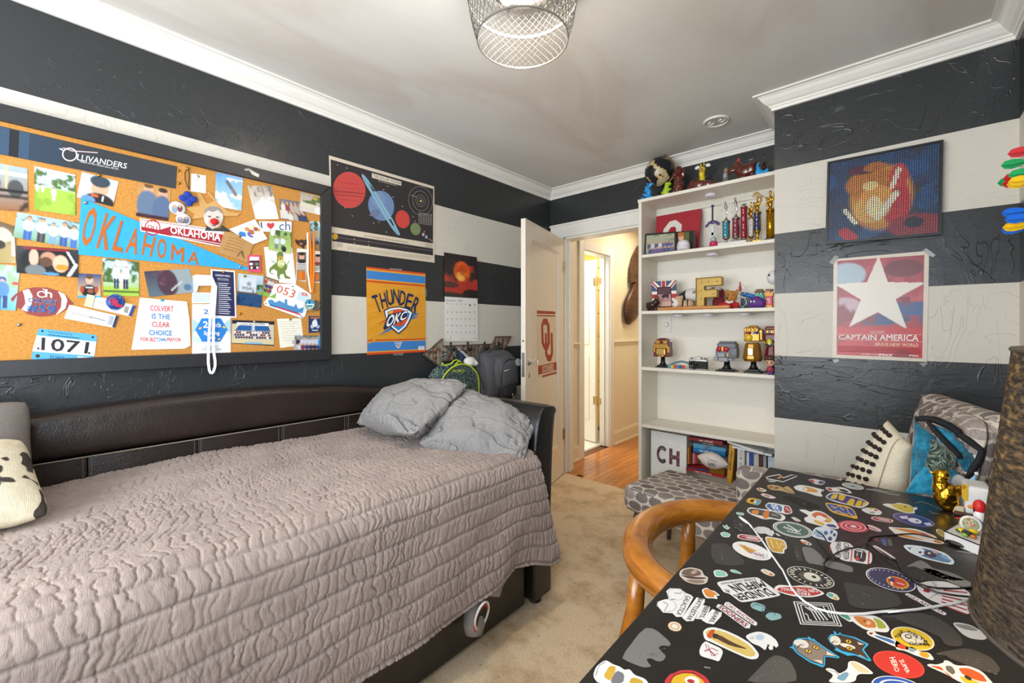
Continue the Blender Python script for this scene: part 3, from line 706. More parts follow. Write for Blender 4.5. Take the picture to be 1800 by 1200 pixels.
# ------------------------------------------------------------------ quilt: grid swept along the bed, stitched rows and puckers raised as geometry
def quilt():
    ny, ns = 880, 420
    y0 = -.462
    # cross section by arc length: flat top, round shoulder, drop
    R = .085; xe = -1.155; xb = -2.142
    flat = (xe - R) - xb; arc = R * pi / 2; drop = .40; Ltot = flat + arc + drop
    u = np.linspace(0, 1, ny); s = np.linspace(0, Ltot, ns)
    U, Sg = np.meshgrid(u, s, indexing='ij')
    tS = np.clip(Sg / Ltot, 0, 1)
    yend = np.where(Sg < flat, 1.468, 1.468 + .02 * np.clip((Sg - flat) / .1, 0, 1) + .085 * np.clip((Sg - flat - arc) / drop, 0, 1) ** .8)
    Y = y0 + (yend - y0) * U
    zt = .722 + .012 * np.sin((Y + .3) * 2.0) + .012 * (fbm(Y * 2.2, Sg * 3, 5) - .5) * 2
    # hem height along the bed
    hem = np.interp(Y, [-.5, .6, 1.0, 1.18, 1.29, 1.40, 1.50, 1.6], [.225, .244, .245, .262, .289, .262, .222, .215])
    a = np.clip((Sg - flat) / arc, 0, 1) * pi / 2
    d = np.clip((Sg - flat - arc) / drop, 0, 1)
    X = np.where(Sg < flat, xb + Sg, xe - R + R * np.sin(a)); Zs = zt - R * (1 - np.cos(a)) + 0.0
    Z = np.where(d > 0, (zt - R) * (1 - d) + hem * d, Zs)
    fold = (np.sin(Y * 17 + 2.0 * d * 3 + 3 * fbm(Y * 1.5, d * 2, 9)) * .5 + .5) * (fbm(Y * 2.5, d * .7, 12) ** 1.2)
    X = X + d * .018 + d * .026 * fold + .015 * d * np.clip((Y - 1.3) / .2, 0, 1)
    # normals
    P = np.stack([X, Y, Z], -1)
    dU = np.gradient(P, axis=0); dS = np.gradient(P, axis=1); Nn = np.cross(dS, dU); Nn /= np.linalg.norm(Nn, axis=-1, keepdims=True) + 1e-9
    Nn *= np.sign(Nn[..., 2:3] + Nn[..., 0:1] + 1e-6)
    # stitched rows every 66 mm; puckers across each row
    rs = .066; wob = .010 * (fbm(Y * 5, Sg * 4, 21) - .5) * 2 + .004 * (vnoise(Y * 28, Sg * 5, 2) - .5)
    v = (Sg + wob + .03) / rs; k = np.floor(v).astype(int); fv = v - k
    edge = np.minimum(fv, 1 - fv) * rs
    row = np.exp(-(edge / .0036) ** 1.3)
    def puck(sp, seed, slant):
        uu = Y + slant * (fv - .5) * rs * (vnoise(Y * 4.0 + k * 3.1, k * 1.7 + seed, seed) - .42) * 1.3 + .016 * (fbm(Y * 22, Sg * 34, seed, 3) - .5) * 2
        q = uu / sp; j = np.floor(q).astype(int); best1 = np.full(q.shape, 9.0); best2 = np.full(q.shape, 9.0)
        for dj in (-1, 0, 1, 2):
            jj = j + dj; h = ((jj * 73856093) ^ (k * 19349663) ^ (seed * 83492791)) & 0xffff
            c = jj + ((h * 2654435761) & 0xffff) / 65536.0 * .85; dd = np.abs(q - c)
            nb = np.minimum(best1, dd); best2 = np.where(dd < best1, best1, np.minimum(best2, dd)); best1 = nb
        return (best2 - best1) * sp
    e1 = puck(.028, 11, .6); e2 = puck(.015, 5, 1.0)
    am = np.clip(2.2 * vnoise(Y * 19, k * 1.3, 31) - .55, 0.0, 1); onflat = np.clip((Sg - flat + .12) / .2, 0, 1)
    g1 = np.exp(-(e1 / .0026) ** 1.1) * am
    g2 = np.exp(-(e2 / .0026) ** 1.2) * np.clip(fbm(Y * 4, Sg * 5, 41) * 2.6 - .85, 0, 1)
    puff = np.clip(edge / .02, 0, 1) ** .6
    h = -.0075 * row * (.35 + .65 * onflat) - .0095 * g1 * (.4 + .6 * vnoise(Y * 30, fv * 2 + k * 2, 17)) - .0045 * g2 + .0030 * puff * np.clip(e1 / .016, 0, 1) ** .6 * (.5 + .5 * onflat)
    h += .004 * (fbm(Y * 12, Sg * 10, 51) - .5) * 2
    hemb = np.exp(-((Ltot - Sg - .012) / .004) ** 2); h -= .005 * hemb
    P = P + Nn * h[..., None]
    V = P.reshape(-1, 3); f = grid_faces(ny, ns)
    # turned-under edge so the hem has thickness
    last = P[:, -1].copy(); last[:, 0] -= .010; off = len(V); V = np.vstack([V, last]); idx = np.arange(ny) * ns + ns - 1
    f += [(int(idx[i]), int(idx[i + 1]), off + i + 1, off + i) for i in range(ny - 1)]
    end = P[-1].copy(); end[:, 0] -= .012 * (np.linspace(0, 1, ns) > .5); end[:, 2] -= .012; off = len(V); V = np.vstack([V, end])
    f += [(off + j, (ny - 1) * ns + j, (ny - 1) * ns + j + 1, off + j + 1) for j in range(ns - 1)]
    n = N('quilt_cotton', .92, 0, .12); Pn = n.coord('Object')
    n.out(n.ramp(n.noise(Pn, 7, 4, .6), [(.3, lin('94857f')), (.7, lin('a7978f'))]), 'Base Color'); 
    f1 = n.noise(n.scaled(Pn, (16, 62, 16), (0, 0, .25)), 1.0, 3, .6, .8); r1 = n.math('POWER', n.math('SUBTRACT', 1.0, n.math('ABSOLUTE', n.math('MULTIPLY_ADD', f1, 2.0, -1.0))), 14.0)
    f2 = n.noise(n.scaled(Pn, (30, 95, 30), (0, 0, -.3)), 1.0, 3, .6, .8); r2 = n.math('POWER', n.math('SUBTRACT', 1.0, n.math('ABSOLUTE', n.math('MULTIPLY_ADD', f2, 2.0, -1.0))), 12.0)
    n.bump(n.math('SUBTRACT', n.math('MULTIPLY', n.noise(Pn, 300, 2), .1), n.math('ADD', r1, n.math('MULTIPLY', r2, .6))), .30, .003)
    n.set('Sheen Weight', .15)
    o = raw('quilt', V, f, n.m, smooth=True); tag(o, 'mauve grey quilt with puckered stitched rows spread over the daybed', 'quilt'); return o
quilt()
# ------------------------------------------------------------------ pillows
def linen(name, c0, c1, fine=700):
    n = N(name, .9, 0, .15); P = n.coord('Object')
    w = n.math('ADD', n.noise(n.scaled(P, (1, .12, .4)), fine, 2), n.noise(n.scaled(P, (.12, 1, .4)), fine, 2))
    n.out(n.ramp(n.math('MULTIPLY', w, .5), [(.36, lin(c0)), (.62, lin(c1))]), 'Base Color'); n.bump(w, .12, .001); return n.m
LINEN = linen('grey_linen', '787676', '989695')
def pillow(name, A, Bq, C, Dq, th, m, label=None, cat='pillow', group=None, seed=1, wr=.012, nu=70, ears=.05, p=2.2, sag=0.0, parent=None, facing=None):
    """A,B,C,D: corners (A->B lower edge, D->C upper edge); th: half thickness"""
    A, Bq, C, Dq = [np.array(q, float) for q in (A, Bq, C, Dq)]
    g = np.linspace(-1, 1, nu); U, V_ = np.meshgrid(g, g, indexing='ij')
    # gather the sides in a little between the corners
    cor = 0 if p > 3 else .085 * U ** 4 * V_ ** 4; pin = 1 - ears * (1 - V_ ** 2) * U ** 2 - cor; pin2 = 1 - ears * (1 - U ** 2) * V_ ** 2 - cor
    u = (U * pin + 1) / 2; v = (V_ * pin2 + 1) / 2
    P = ((1 - u) * (1 - v))[..., None] * A + (u * (1 - v))[..., None] * Bq + (u * v)[..., None] * C + ((1 - u) * v)[..., None] * Dq
    n = np.cross(Bq - A, Dq - A); n = n / np.linalg.norm(n)
    prof = np.clip(1 - np.abs(U) ** p, 0, 1) ** .55 * np.clip(1 - np.abs(V_) ** p, 0, 1) ** .55
    verts = []; faces = []
    for sd in (1, -1):
        w = (fbm(U * 1.5 + sd * 5, V_ * 1.5, seed, 2) - .5) * .9 + (fbm(U * 9, V_ * 4, seed + 5, 2) - .5) * .14
        rid = lambda a, b_, s_, w_: np.exp(-(np.abs(fbm(a, b_, s_, 2) - .5) / w_))
        crease = rid(U * 1.3 + V_ * 1.2 + seed, V_ * 3.2 - U + sd, seed + 3, .016) * np.clip(1.25 - prof, 0.2, 1) * .9 + rid(U * 5 + 2, V_ * 1.6, seed + 11, .03) * np.clip(1.0 - prof, 0, 1) ** 1.5 * .6
        edgew = (np.sin(fbm(U * 3, V_ * 3, seed + 8, 2) * 26) * .5) * np.clip(1.0 - prof, 0, 1) ** 1.5 * .35
        Q = P + n * (sd * (prof * th + np.clip(prof * 4, 0, 1) * (wr * (w * 1.6 + edgew * .7) - crease * wr * .9)))[..., None]
        Q[..., 2] -= sag * (U ** 2 + V_ ** 2)
        off = len(verts); verts += Q.reshape(-1, 3).tolist(); faces += grid_faces(nu, nu, off, sd < 0)
    o = raw(name, verts, faces, m, parent, smooth=True)
    w = o.modifiers.new('weld', 'WELD'); w.merge_threshold = 1e-5
    if label: tag(o, label, cat, group)
    return o
pillow('pillow', (-1.60, 1.12, .735), (-1.165, 1.375, .655), (-1.225, 1.56, .845), (-1.72, 1.50, .93), .095, LINEN, 'grey linen pillow slumped against the daybed arm, lower of the pair', seed=4, wr=.05, nu=130)
pillow('pillow', (-2.085, 1.085, .765), (-1.525, 1.07, .795), (-1.53, 1.42, .995), (-2.07, 1.42, .93), .088, LINEN, 'grey linen pillow lying on top of another grey pillow', seed=9, wr=.05, nu=130)
pillow('pillow', (-1.98, -.40, .755), (-1.96, .00, .76), (-2.12, -.01, 1.03), (-2.12, -.40, 1.03), .07, linen('taupe_cloth', '6d6763', '7f7974'), 'taupe pillow leaning on the daybed back at the left', seed=14, wr=.006, nu=50)
n = N('cow_patch_wool', .95, 0, .1); P_ = n.coord('Object')
bl = n.ramp(n.noise(P_, 11, 2, .5, .4), [(.545, (0, 0, 0)), (.56, (1, 1, 1))])
n.out(n.mix(bl, lin('ddd2b8'), lin('4a4440')), 'Base Color'); n.bump(n.noise(n.scaled(P_, (60, 900, 60), (0, 0, .6)), 1.0, 3), .5, .004)
pillow('pillow', (-1.70, -.40, .755), (-1.70, .035, .745), (-1.97, -.02, .93), (-1.97, -.42, .93), .075, n.m, 'cream pillow with dark brown patches at the foot of the daybed', seed=6, wr=.008, nu=60)
# grey sheet corner and a sock-like sleeve hanging below the hem
sh = B(); V = []; nu, nv = 26, 12
SHE = mat('a5a19b', .85, bump=.1, scale=300)
for i in range(nu):
    for j in range(nv):
        u, v = i / (nu - 1), j / (nv - 1); y = 1.18 + .22 * u
        zlow = .16 + .075 * abs(u - .3) * 2 + .06 * u; z = .42 + (zlow - .42) * v
        V.append((-1.19 + .006 * sin(u * 16 + v * 4) + .004 * v, y, z))
o = raw('bed_sheet', V, grid_faces(nu, nv), SHE, smooth=True); so = o.modifiers.new('solid', 'SOLIDIFY'); so.thickness = .003
tag(o, 'crumpled corner of a grey sheet hanging below the quilt', 'sheet')
sk = thing('sock', 'grey sock with a red striped cuff dangling under the quilt hem', 'sock', (-1.19, 1.09, .10))
pa = [(-1.195, 1.125, .36), (-1.19, 1.115, .27), (-1.175, 1.10, .20), (-1.165, 1.09, .155), (-1.160, 1.082, .125)]
B().tube(pa, [.030, .034, .040, .044, .034], 18, flat=.9, cap=True).build('knit', mat('86807a', .9, bump=.3, scale=500), sk, smooth=True)
ctr = Vector((-1.125, 1.09, .205)); U_ = Vector((0.0, .035, .012)); V_2 = Vector((0.012, -.010, .05))
lp = [ctr + U_ * cos(q) + V_2 * sin(q) for q in [2 * pi * i / 28 for i in range(28)]]
B().tube(lp, .0045, 6, closed=True).build('cuff_rim', mat('d9d5cf', .8), sk, smooth=True)
B().tube([p + Vector((-.004, 0, -.012)) for p in lp], .0035, 6, closed=True).build('cuff_stripe', mat('c4452f', .8), sk, smooth=True)
V = [ctr + Vector((-.012, 0, 0))] + [p for p in lp]; B().add(V, [(0, i + 1, (i + 1) % 28 + 1) for i in range(28)]).build('opening', mat('0e0f10', .6), sk)

# ================================================================== DESK
DZ, DX0, DX1, DY0, DY1 = .75, -.3375, XR - .012, .10, 1.80
n = N('black_laminate', .33, 0, .5); P_ = n.coord('Object')
scr = n.ramp(n.noise(n.scaled(P_, (1, 1, 1), (0, 0, .5)), 26, 5, .7, 1.5), [(.66, (0, 0, 0)), (.74, (.10, .10, .10))])
n.out(n.mix(scr, lin('1b1918'), lin('8a8782')), 'Base Color'); n.out(n.ramp(n.noise(P_, 6, 4, .6), [(.35, (.26,) * 3), (.7, (.42,) * 3)]), 'Roughness')
DESKM = n.m
desk = thing('desk', 'black desk with its top covered in colourful stickers', 'desk', ((DX0 + DX1) / 2, (DY0 + DY1) / 2, 0))
B().box((DX0, DY0, DZ - .032), (DX1, DY1, DZ)).build('desk_top', DESKM, desk, bevel=.002)
for x in (DX0 + .04, DX1 - .08):
    for y in (DY0 + .04, DY1 - .08): B().box((x, y, 0), (x + .04, y + .04, DZ - .032)).build('leg', BLACKM, desk, bevel=.002)
B().box((DX0 + .05, DY1 - .07, DZ - .10), (DX1 - .05, DY1 - .05, DZ - .032)).build('apron', BLACKM, desk)
# ================================================================== WOODEN ROUND-BACK CHAIR
ch = thing('desk_chair', 'golden brown wooden chair with a curved top rail pushed under the desk', 'chair', (-.30, 1.18, 0))
WOODC = wood_mat('honey_wood', '80480f', 'a8651b', 'bb7a2c', (5, 5, 22), .25, .5)
n_ = N('honey_rail', .25); P_ = n_.coord('Object')
g = n_.noise(n_.scaled(P_, (9, 9, 60)), 1.0, 4, .6, .7); n_.out(n_.ramp(g, [(.25, lin('7d470f')), (.5, lin('a9661b')), (.78, lin('bf7f2e'))]), 'Base Color'); n_.set('Coat Weight', .5); n_.set('Coat Roughness', .12)
cy = 1.185; rp = []; rr = []
for i in range(41):
    q = pi / 2 + pi * i / 40
    rp.append(Vector((-.315 + .215 * cos(q), cy + .268 * sin(q), .688))); rr.append(.031 + .008 * sin(pi * i / 40))
rp = [Vector((-.20, cy + .272, .688))] + rp + [Vector((-.20, cy - .272, .688))]; rr = [.027] + rr + [.027]
B().tube(rp, rr, 18, flat=.95, up=(0, 0, 1)).build('top_rail', n_.m, ch, smooth=True)
for sg in (1, -1):
    B().tube([(-.475, cy + sg * .175, .68), (-.482, cy + sg * .186, .55), (-.50, cy + sg * .20, .44), (-.535, cy + sg * .215, .25), (-.575, cy + sg * .235, 0)], [.019, .022, .025, .022, .015], 14).build('leg', WOODC, ch, smooth=True)
    B().tube([(-.155, cy + sg * .235, .43), (-.150, cy + sg * .24, .3), (-.135, cy + sg * .25, 0)], [.022, .022, .014], 14).build('leg', WOODC, ch, smooth=True)
    B().tube([(-.215, cy + sg * .268, .68), (-.185, cy + sg * .25, .55), (-.165, cy + sg * .235, .42)], [.016, .017, .02], 12).build('arm_post', WOODC, ch, smooth=True)
B().rbox((-.31, cy, .425), (.215, .235, .028), .025, 4).build('seat', mat('2a2624', .5, bump=.1), ch, smooth=True, weld=True)
# ================================================================== UPHOLSTERED CHAIR AND OTTOMAN
def pebble_fabric():
    n = N('pebble_fabric', .9, 0, .12); uv = n.new('ShaderNodeUVMap').outputs[0]
    wv = n.new('ShaderNodeVectorMath', operation='ADD'); n.link(uv, wv.inputs[0])
    ns = n.noise(uv, 14, 2, out='Color'); sc = n.new('ShaderNodeVectorMath', {0: ns, 1: (.012, .012, 0)}, operation='MULTIPLY'); n.link(sc.outputs[0], wv.inputs[1])
    sep = n.new('ShaderNodeSeparateXYZ', {0: wv.outputs[0]})
    v = n.math('DIVIDE', sep.outputs[1], .052); row = n.math('FLOOR', v); odd = n.math('MODULO', n.math('ADD', row, 1000.0), 2.0)
    u = n.math('ADD', n.math('DIVIDE', sep.outputs[0], .080), n.math('MULTIPLY', odd, .5))
    fu = n.math('SUBTRACT', n.math('FRACT', u), .5); fv = n.math('SUBTRACT', n.math('FRACT', v), .5)
    d = n.math('POWER', n.math('ADD', n.math('MULTIPLY', fu, fu), n.math('MULTIPLY', fv, fv)), .5)
    m = n.ramp(d, [(.462, (1, 1, 1)), (.48, (0, 0, 0))])
    idn = n.new('ShaderNodeTexWhiteNoise', {'Vector': n.new('ShaderNodeCombineXYZ', {0: n.math('FLOOR', u), 1: row, 2: 0.0}).outputs[0]}).outputs['Value']
    str_ = n.noise(n.scaled(uv, (300, 60, 1), (0, 0, .5)), 1.0, 3); br = n.math('MULTIPLY_ADD', idn, .4, n.math('MULTIPLY', str_, .6))
    pc = n.ramp(br, [(.25, lin('6b6260')), (.55, lin('887e7a')), (.72, lin('a39993'))])
    n.out(n.mix(m, lin('c9c0b2'), pc), 'Base Color'); n.bump(n.math('ADD', n.math('MULTIPLY', m, .5), n.noise(uv, 900, 2)), .2, .002); return n.m
PEB = pebble_fabric(); GREYWOOD = mat('5d564e', .45, var=.12, bump=.05)
def frame_of(ang, o): return Matrix.Translation(Vector(o)) @ Matrix.Rotation(ang, 4, 'Z')
def up(bm, name, parent, **k):
    o = bm.build(name, PEB, parent, smooth=True, weld=True, **k); box_uv(o); return o
ot = thing('ottoman', 'low ottoman in pebble patterned fabric beside the bookcase', 'ottoman', (-.80, 2.28, 0))
Mo = frame_of(radians(-10.5), (-.775, 2.275, 0))
up(B().rbox((0, 0, 0), (.285, .215, .068), .045, 6, M=None, puff=.012), 'cushion', ot) if False else None
b = B(); b.rbox((0, 0, 0), (.265, .222, .070), .040, 6, puff=.010); b.v = [tuple(Mo @ (Vector(p) + Vector((-.015, .0, .352)))) for p in b.v]; up(b, 'cushion', ot)
for sx in (-1, 1):
    for sy_ in (-1, 1):
        t0 = Mo @ Vector((-.015 + sx * .20, sy_ * .16, .29)); t1 = Mo @ Vector((-.015 + sx * .25, sy_ * .20, 0)); B().tube([t0, t1], [.02, .012], 12).build('leg', GREYWOOD, ot, smooth=True)
ac = thing('armchair', 'upholstered armchair in pebble patterned fabric in the corner', 'armchair', (-.12, 2.15, 0))
Ma = frame_of(radians(15), (-.06, 2.07, 0))          # local: -x is the front, +y the far side
def ab(c, h, r, name, rot=None, puff=.0):
    b = B(); b.rbox((0, 0, 0), h, r, 6, puff=puff); R_ = Ma @ Matrix.Translation(Vector(c)) @ (rot if rot else Matrix()); b.v = [tuple(R_ @ Vector(p)) for p in b.v]; return up(b, name, ac)
ab((-.09, 0, .31), (.20, .23, .09), .04, 'seat_frame'); ab((-.10, 0, .435), (.205, .215, .06), .045, 'seat_cushion', puff=.012)
ab((-.17, .265, .43), (.27, .05, .185), .045, 'arm'); ab((-.06, -.255, .43), (.16, .045, .185), .04, 'arm')
ab((.205, .0, .62), (.05, .28, .385), .045, 'back', Matrix.Rotation(radians(9), 4, 'Y'))
ab((.160, -.045, .70), (.042, .235, .28), .045, 'back_cushion', Matrix.Rotation(radians(11), 4, 'Y') @ Matrix.Rotation(radians(-2), 4, 'Z'), puff=.015)
for x, y in ((-.25, .22), (-.2, -.22), (.13, .22), (.13, -.22)): B().tube([Ma @ Vector((x, y, .24)), Ma @ Vector((x * 1.06, y * 1.06, 0))], [.02, .013], 12).build('leg', GREYWOOD, ac, smooth=True)
# cream cushion with dark pompoms, standing on the chair seat
cu = thing('cushion', 'cream cushion with rows of dark brown pompoms on the armchair', 'cushion', (-.05, 2.12, .50))
A, Bq, C, Dq = [tuple(ony(*q)) for q in ((1472, 872, 2.06), (1588, 892, 1.96), (1603, 784, 1.98), (1560, 738, 2.08))]
CRM = linen('cream_canvas', 'd2c7ae', 'e0d7c2', 400)
pil = pillow('cover', A, Bq, C, Dq, .045, CRM, parent=cu, seed=3, wr=.004, nu=44, ears=.0, p=4.0)
A_, B_, C_, D_ = [Vector(q) for q in (A, Bq, C, Dq)]; nrm = (B_ - A_).cross(D_ - A_).normalized(); POM = mat('2d2420', .95, bump=.8, scale=300)
rngp = random.Random(5); first = None
for r in range(9):
    for c_ in range(8):
        u, v = .06 + c_ * .135, .08 + r * .105
        if u > .60: continue
        U1, V1 = 2 * u - 1, 2 * v - 1; pf = max(0, 1 - abs(U1) ** 4) ** .55 * max(0, 1 - abs(V1) ** 4) ** .55
        p = (A_ * (1 - u) + B_ * u) * (1 - v) + (D_ * (1 - u) + C_ * u) * v + nrm * (pf * .045 + .005)
        if first is None:
            b = B(); b.ball((0, 0, 0), .0082, 12, 8); b.v = [tuple(Vector(q) * (1 + .22 * (rngp.random() - .5)) + p) for q in b.v]; first = b.build('pompom', POM, cu, smooth=True, origin=p)
        else:
            o = first.copy(); COL.objects.link(o); o.parent = cu; o.location = p - WL[cu.name]; o.rotation_euler = (rngp.random() * 6, rngp.random() * 6, 0); WL[o.name] = p
sp = [A_.lerp(B_, t) for t in (.70,)]; a, b2 = A_.lerp(B_, .70), D_.lerp(C_, .70)
B().tube([a.lerp(b2, t) + nrm * (.046 * max(0, 1 - abs(2 * t - 1) ** 4) ** .55 + .001) for t in [i / 20 for i in range(21)]], .0018, 5).build('seam', mat('a89d86', .8), cu)
# teal velvet patchwork throw with a black border, heaped on the chair back
def teal(name, c0, c1, c2, sc, wave=False):
    n = N(name, .6, 0, .3); P = n.coord('Object')
    if wave:
        f = n.noise(P, 16, 2, .5, 1.5); w = n.math('FRACT', n.math('MULTIPLY', f, 9.0)); col = n.ramp(w, [(.0, lin(c0)), (.55, lin(c0)), (.62, lin(c2)), (.8, lin(c1))])
    else: col = n.ramp(n.noise(P, sc, 5, .7), [(.32, lin(c0)), (.52, lin(c1)), (.68, lin(c2))])
    n.out(col, 'Base Color'); n.set('Sheen Weight', .5); n.bump(n.noise(P, 120, 3), .3, .003); return n.m
T1_, T2_, T3_ = teal('teal_velvet', '0a3d4d', '0b6f8c', '1597b5', 22), teal('dark_swirl_velvet', '1f2f2a', '5d7468', '9aa891', 16, True), teal('bright_teal_velvet', '0b6d8e', '128fb3', '2aa9cc', 9)
tw = thing('throw', 'crumpled teal velvet patchwork throw with black edging on the armchair', 'throw', (.10, 2.0, .6))
def ty_(y): return 1.815 + (y - 1.87) * .40
def patch(name, pts, depths, m, th=.02, seed=1, n=26, wr=.012):
    """cloth panel: four pixel corners at given y depths, rumpled, with thickness"""
    q = [ony(px, py, ty_(y)) for (px, py), y in zip(pts, depths)]; fn, nn = quad_fn(q); V = []
    for i in range(n):
        for j in range(n):
            u, v = j / (n - 1), i / (n - 1); e = (4 * u * (1 - u)) ** .6 * (4 * v * (1 - v)) ** .6
            V.append(fn(u, v) + nn * (th * e + wr * (fbm(np.array(u * 4.), np.array(v * 4.), seed) - .5) * 2 * min(1, e * 2)))
    o = raw(name, V, grid_faces(n, n), m, tw, smooth=True); s = o.modifiers.new('solid', 'SOLIDIFY'); s.thickness = .012; s.offset = -1; return o
patch('velvet_panel', [(1607, 738), (1646, 768), (1640, 830), (1597, 865)], [2.03, 1.98, 1.93, 1.93], T1_, .03, 1)
patch('velvet_panel', [(1634, 768), (1684, 800), (1676, 838), (1622, 830)], [1.97, 1.93, 1.90, 1.91], T2_, .03, 2)
patch('velvet_panel', [(1640, 745), (1678, 760), (1690, 806), (1650, 776)], [2.03, 2.03, 1.97, 1.97], T3_, .02, 3)
patch('velvet_panel', [(1676, 768), (1722, 796), (1700, 836), (1678, 806)], [2.02, 2.0, 1.94, 1.95], T1_, .02, 4)
patch('velvet_panel', [(1622, 815), (1660, 826), (1652, 872), (1590, 866)], [1.92, 1.90, 1.87, 1.88], T3_, .02, 5)
patch('velvet_panel', [(1606, 850), (1668, 818), (1694, 840), (1690, 872)], [1.92, 1.90, 1.88, 1.87], T1_, .015, 6)
BLK = mat('15161a', .8, bump=.2, scale=200)
B().tube([ony(px, py, ty_(y) - .012) for px, py, y in ((1609, 736, 2.02), (1626, 735, 2.03), (1645, 738, 2.03), (1668, 748, 2.03), (1684, 758, 2.02), (1689, 768, 2.01))], [.010, .013, .016, .016, .015, .012], 10, flat=.7).build('black_edging', BLK, tw, smooth=True)
B().tube([ony(px, py, ty_(y) - .012) for px, py, y in ((1628, 738, 2.0), (1644, 757, 1.98), (1664, 778, 1.965), (1684, 797, 1.955), (1690, 806, 1.95))], [.007, .010, .011, .010, .008], 10, flat=.7).build('black_edging', BLK, tw, smooth=True)
B().tube([ony(px, py, ty_(y) - .012) for px, py, y in ((1684, 762, 2.0), (1706, 776, 1.99), (1727, 792, 1.98), (1722, 808, 1.96), (1708, 828, 1.94), (1700, 842, 1.92))], [.012, .014, .014, .013, .011, .008], 10, flat=.7).build('black_edging', BLK, tw, smooth=True)
# ================================================================== DESK LAMP
lm = thing('table_lamp', 'table lamp with a brown burlap drum shade on the desk', 'lamp', (.22, .75, DZ))
n = N('burlap', .95, 0, .1); uv = n.coord('Object'); P_ = uv
sepb = n.new('ShaderNodeSeparateXYZ', {0: P_}); ang = n.math('ARCTAN2', sepb.outputs[1], sepb.outputs[0])
cyl = n.new('ShaderNodeCombineXYZ', {0: ang, 1: sepb.outputs[2], 2: 0.0}).outputs[0]
wv = n.math('ADD', n.noise(n.scaled(cyl, (7, 260, 1)), 1.0, 3), n.math('MULTIPLY', n.noise(n.scaled(cyl, (30, 420, 1)), 1.0, 2), .7))
n.out(n.ramp(n.math('MULTIPLY', wv, .6), [(.40, lin('352e28')), (.52, lin('4d4339')), (.62, lin('665a4b'))]), 'Base Color'); n.bump(wv, .6, .003)
tb = n.new('ShaderNodeBsdfTranslucent'); gap = n.ramp(n.noise(n.scaled(cyl, (9, 150, 1)), 1.0, 3), [(.46, (.05, .04, .028)), (.70, (.92, .80, .56))]); n.link(gap, tb.inputs['Color'])
mxs = n.new('ShaderNodeMixShader'); mxs.inputs[0].default_value = .32; outn = n.t.nodes['Material Output']; n.link(n.b.outputs[0], mxs.inputs[1]); n.link(tb.outputs[0], mxs.inputs[2]); n.link(mxs.outputs[0], outn.inputs['Surface'])
B().lathe([(.150, .92), (.117, 1.237), (.114, 1.237), (.147, .92)], (.22, .75, 0), 64).build('lamp_shade', n.m, lm, smooth=True) if False else None
b = B(); b.lathe([(.150, .92), (.150 - .033 * .5, .92 + .317 * .5), (.117, 1.237), (.1155, 1.237), (.1485 - .033 * .5, .92 + .317 * .5), (.1485, .92), (.150, .92)], (.22, .75, 0), 72)
b.f = [q for q in b.f if len(q) == 4]; b.build('lamp_shade', n.m, lm)
for z, r in ((.921, .1495), (1.236, .1165)): B().tube([(.22 + r * cos(a), .75 + r * sin(a), z) for a in [2 * pi * i / 48 for i in range(48)]], .003, 6, closed=True).build('shade_trim', mat('4b4035', .8), lm)
B().lathe([(0, 0), (.07, 0), (.072, .008), (.05, .02), (.02, .03), (.016, .06), (.035, .11), (.03, .17), (.012, .20), (.010, .28), (0, .28)], (.22, .75, DZ), 28).build('base', mat('2c2622', .35, .3), lm, smooth=True)
B().ball((.22, .75, 1.06), .03, 14, 10).build('bulb', mat('ffd9a0', .3, emit=8.0), lm, smooth=True)
light('table_lamp_glow', 'POINT', (.27, .79, 1.08), 7, (1.0, .74, .40), .03)
# ================================================================== CORK BOARD AND WHAT IS PINNED TO IT
XK=-2.270
bd=thing('cork_board','large cork notice board in a wide black frame above the daybed','notice board',(XL,.35,1.092))
n=N('cork',.95,0,.1);P_=n.coord('Object')
n.out(n.ramp(n.noise(P_,120,2,.6),[(.25,lin('b57b3a')),(.5,lin('c08845')),(.75,lin('c99452'))]),'Base Color');n.bump(n.noise(P_,260,2),.4,.002)
BY0,BY1,BZ0,BZ1,FW=-.38,1.060,1.092,2.025,.058
B().box((XL+.004,BY0+.03,BZ0+.03),(XK,BY1-.03,BZ1-.03)).build('cork_sheet',n.m,bd)
FRM=mat('26272a',.42,bump=.05,scale=60)
for nm,pts in(('frame_rail',[(BY0,BZ0),(BY1,BZ0),(BY1-FW,BZ0+FW),(BY0+FW,BZ0+FW)]),('frame_rail',[(BY0+FW,BZ1-FW),(BY1-FW,BZ1-FW),(BY1,BZ1),(BY0,BZ1)]),('frame_rail',[(BY1,BZ0),(BY1,BZ1),(BY1-FW,BZ1-FW),(BY1-FW,BZ0+FW)]),('frame_rail',[(BY0,BZ0),(BY0+FW,BZ0+FW),(BY0+FW,BZ1-FW),(BY0,BZ1)])):
 B().prism(pts,'x',XL+.001,XK+.014).build(nm,FRM,bd,bevel=.003)
LAY=[]
def layer(px,base=.0012,step=.0011):
 xs=[p[0]for p in px];ys=[p[1]for p in px];bb=(min(xs)+2,min(ys)+2,max(xs)-2,max(ys)-2);L=0
 for b,l in LAY:
  if bb[0]<b[2]and bb[2]>b[0]and bb[1]<b[3]and bb[3]>b[1]:L=max(L,l+1)
 LAY.append((bb,L));return base+L*step
def flatpoly(name,pts,fn,nrm,m,th=.0005,parent=None):
 """a flat cut-out of any outline (drawing coordinates), th thick behind its face"""
 q=[fn(*p)for p in pts];k=len(q);nrm=Vector(nrm)
 a=Vector((0,0,0))
 for i in range(1,k-1):a+=(q[i]-q[0]).cross(q[i+1]-q[0])
 if a.dot(nrm)<0:q=q[::-1]
 V=q+[p-nrm*th for p in q]
 return raw(name,V,[tuple(range(k)),tuple(range(k,2*k))[::-1]]+[(i,k+i,k+(i+1)%k,(i+1)%k)for i in range(k)],m,parent)
